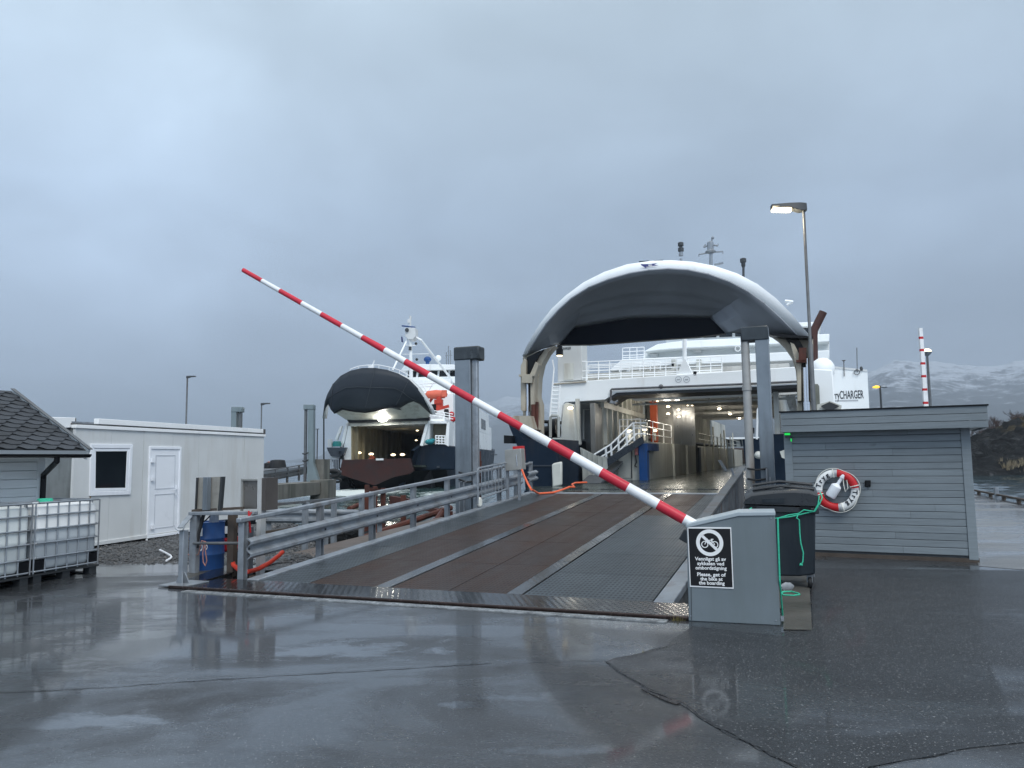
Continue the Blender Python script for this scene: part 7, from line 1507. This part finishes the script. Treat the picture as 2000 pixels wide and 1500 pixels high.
mb = MB(); mb.tube([bp_(801, 640, sF), bp_(801.5, 617, sF)], .12, 8); mb.box(bp_(799.5, 631, sF), .35, .3, .4, B.v, B.u); mb.bar(bp_(800, 622, sF), bp_(804, 621, sF), .1, .1); part('mast_top', mb, offwhite, ms)
mb = MB(); mb.prism([bp_(783, 657, sF), bp_(786, 657.5, sF), bp_(788, 669, sF), bp_(784, 668, sF)], B.u*.03); part('flag', mb, mat('flag_blue', (.06, .07, .16), .7, 0, .3, 3), ms)
# rescue boat and davit
mb = MB(); c_ = bp_(852, 770.5, sF-2); mb.lathe([(.05, -1.25), (.4, -.95), (.5, 0), (.42, .9), (.1, 1.2)], c_, 14, B.v); mb.box(bp_(868, 775, sF-2.3), .5, .5, .7, B.v, B.u); part('rescue_boat', mb, mat('rescue_orange', (.72, .15, .09), .5, 0, .1, 3), f2)
mb = MB(); mb.tube([bp_(843, 798, sF-1.5), bp_(838, 787, sF-1.5), bp_(846, 775, sF-1.5)], .16, 8); mb.box(bp_(857, 797, sF-2), .9, .6, .9, B.v, B.u); mb.box(bp_(858, 788, sF-2.2), .5, .5, .7, B.v, B.u); mb.bar(bp_(852, 800, sF-2.2), bp_(877, 793, sF-2), .35, .3); part('davit', mb, mat('davit_red', (.5, .05, .03), .45, 0, .15, 3), f2)
mb = MB(); mb.box(bp_(848, 806, sF-2.1), .5, .4, .9, B.v, B.u); mb.lathe([(.5, -.2), (.5, .2)], bp_(872, 808, sF-2), 12, B.v); part('winch', mb, black, f2)
for x_, y_ in ((882, 809), (885, 819)): mb = MB(); mb.ball(bp_(x_, y_, sF-.4), .3, 10); part('red_fitting', mb, red, f2)
mb = MB(); mb.fbox(B, 3.5, sF+.2, B.loc(bp_(838, 820, 4))[1], tS, bp_(880, 823, 4).z, bp_(880, 818, 4).z); part('boat_deck', mb, white, f2)
mb = MB()
for k in range(5): mb.tube([bp_(838+10*k, 812+2*k, 4.5), bp_(838+10*k, 800+2*k, 4.5)], .05, 5)
for k in (0, .5, 1): mb.tube([bp_(838, 800+12*k*.8, 4.5), bp_(885, 809+12*k*.8, 4.5)], .045, 5)
part('railing', mb, white2, f2)
mb = MB()
for (x0, y0, x1, y1) in ((818, 750, 852, 748), (818, 756, 845, 754), (824, 750, 840, 776), (845, 748, 830, 778), (815, 765, 840, 763)): mb.tube([bp_(x0, y0, sF-1), bp_(x1, y1, sF-1)], .06, 5)
part('ladder_frame', mb, white2, f2)
for k in range(10): mb = MB(); t_ = k/9; mb.tube([bp_(700+8*k, 722.5-6*math.sin(math.pi*min(1, t_*1.0))*.8, .6), bp_(700+8*k, 717-6*math.sin(math.pi*t_)*.8, .6)], .04, 5); 
mb = MB(); pr = [(684, 721), (700, 715.5), (720, 713), (740, 713), (760, 717), (780, 723), (800, 734)]
mb.tube([bp_(x, y, .8) for x, y in pr], .045, 5)
for x, y in pr: mb.tube([bp_(x, y, .8), bp_(x, y+7, .8)], .04, 5)
mb.bar(bp_(722, 717, .3), bp_(730, 717, .3), .3, .3); mb.tube([bp_(727, 715, .3), bp_(731.5, 704, .3)], .06, 6); part('visor_railing', mb, white2, f2)

# ------------------------------------------------------------------ air over the fjord
mb = MB(); mb.prism([V((-5200, -80, -3)), V((6200, -80, -3)), V((6200, 12500, -3)), V((-5200, 12500, -3))], (0, 0, 520))
hz_ = link('haze', mb, [], Matrix.Identity(4)); hz_['kind'] = 'stuff'; hz_['label'] = 'pale damp haze over the fjord'
hm = bpy.data.materials.new('haze_air'); hm.use_nodes = True; t = hm.node_tree; t.nodes.clear()
ho = t.nodes.new('ShaderNodeOutputMaterial'); pv = t.nodes.new('ShaderNodeVolumePrincipled'); pv.inputs['Density'].default_value = .00024; pv.inputs['Color'].default_value = (.62, .69, .78, 1); pv.inputs['Anisotropy'].default_value = .2
t.links.new(pv.outputs[0], ho.inputs['Volume']); hz_.data.materials.append(hm)
SC.cycles.volume_bounces = 1
SC.cycles.max_bounces = 8
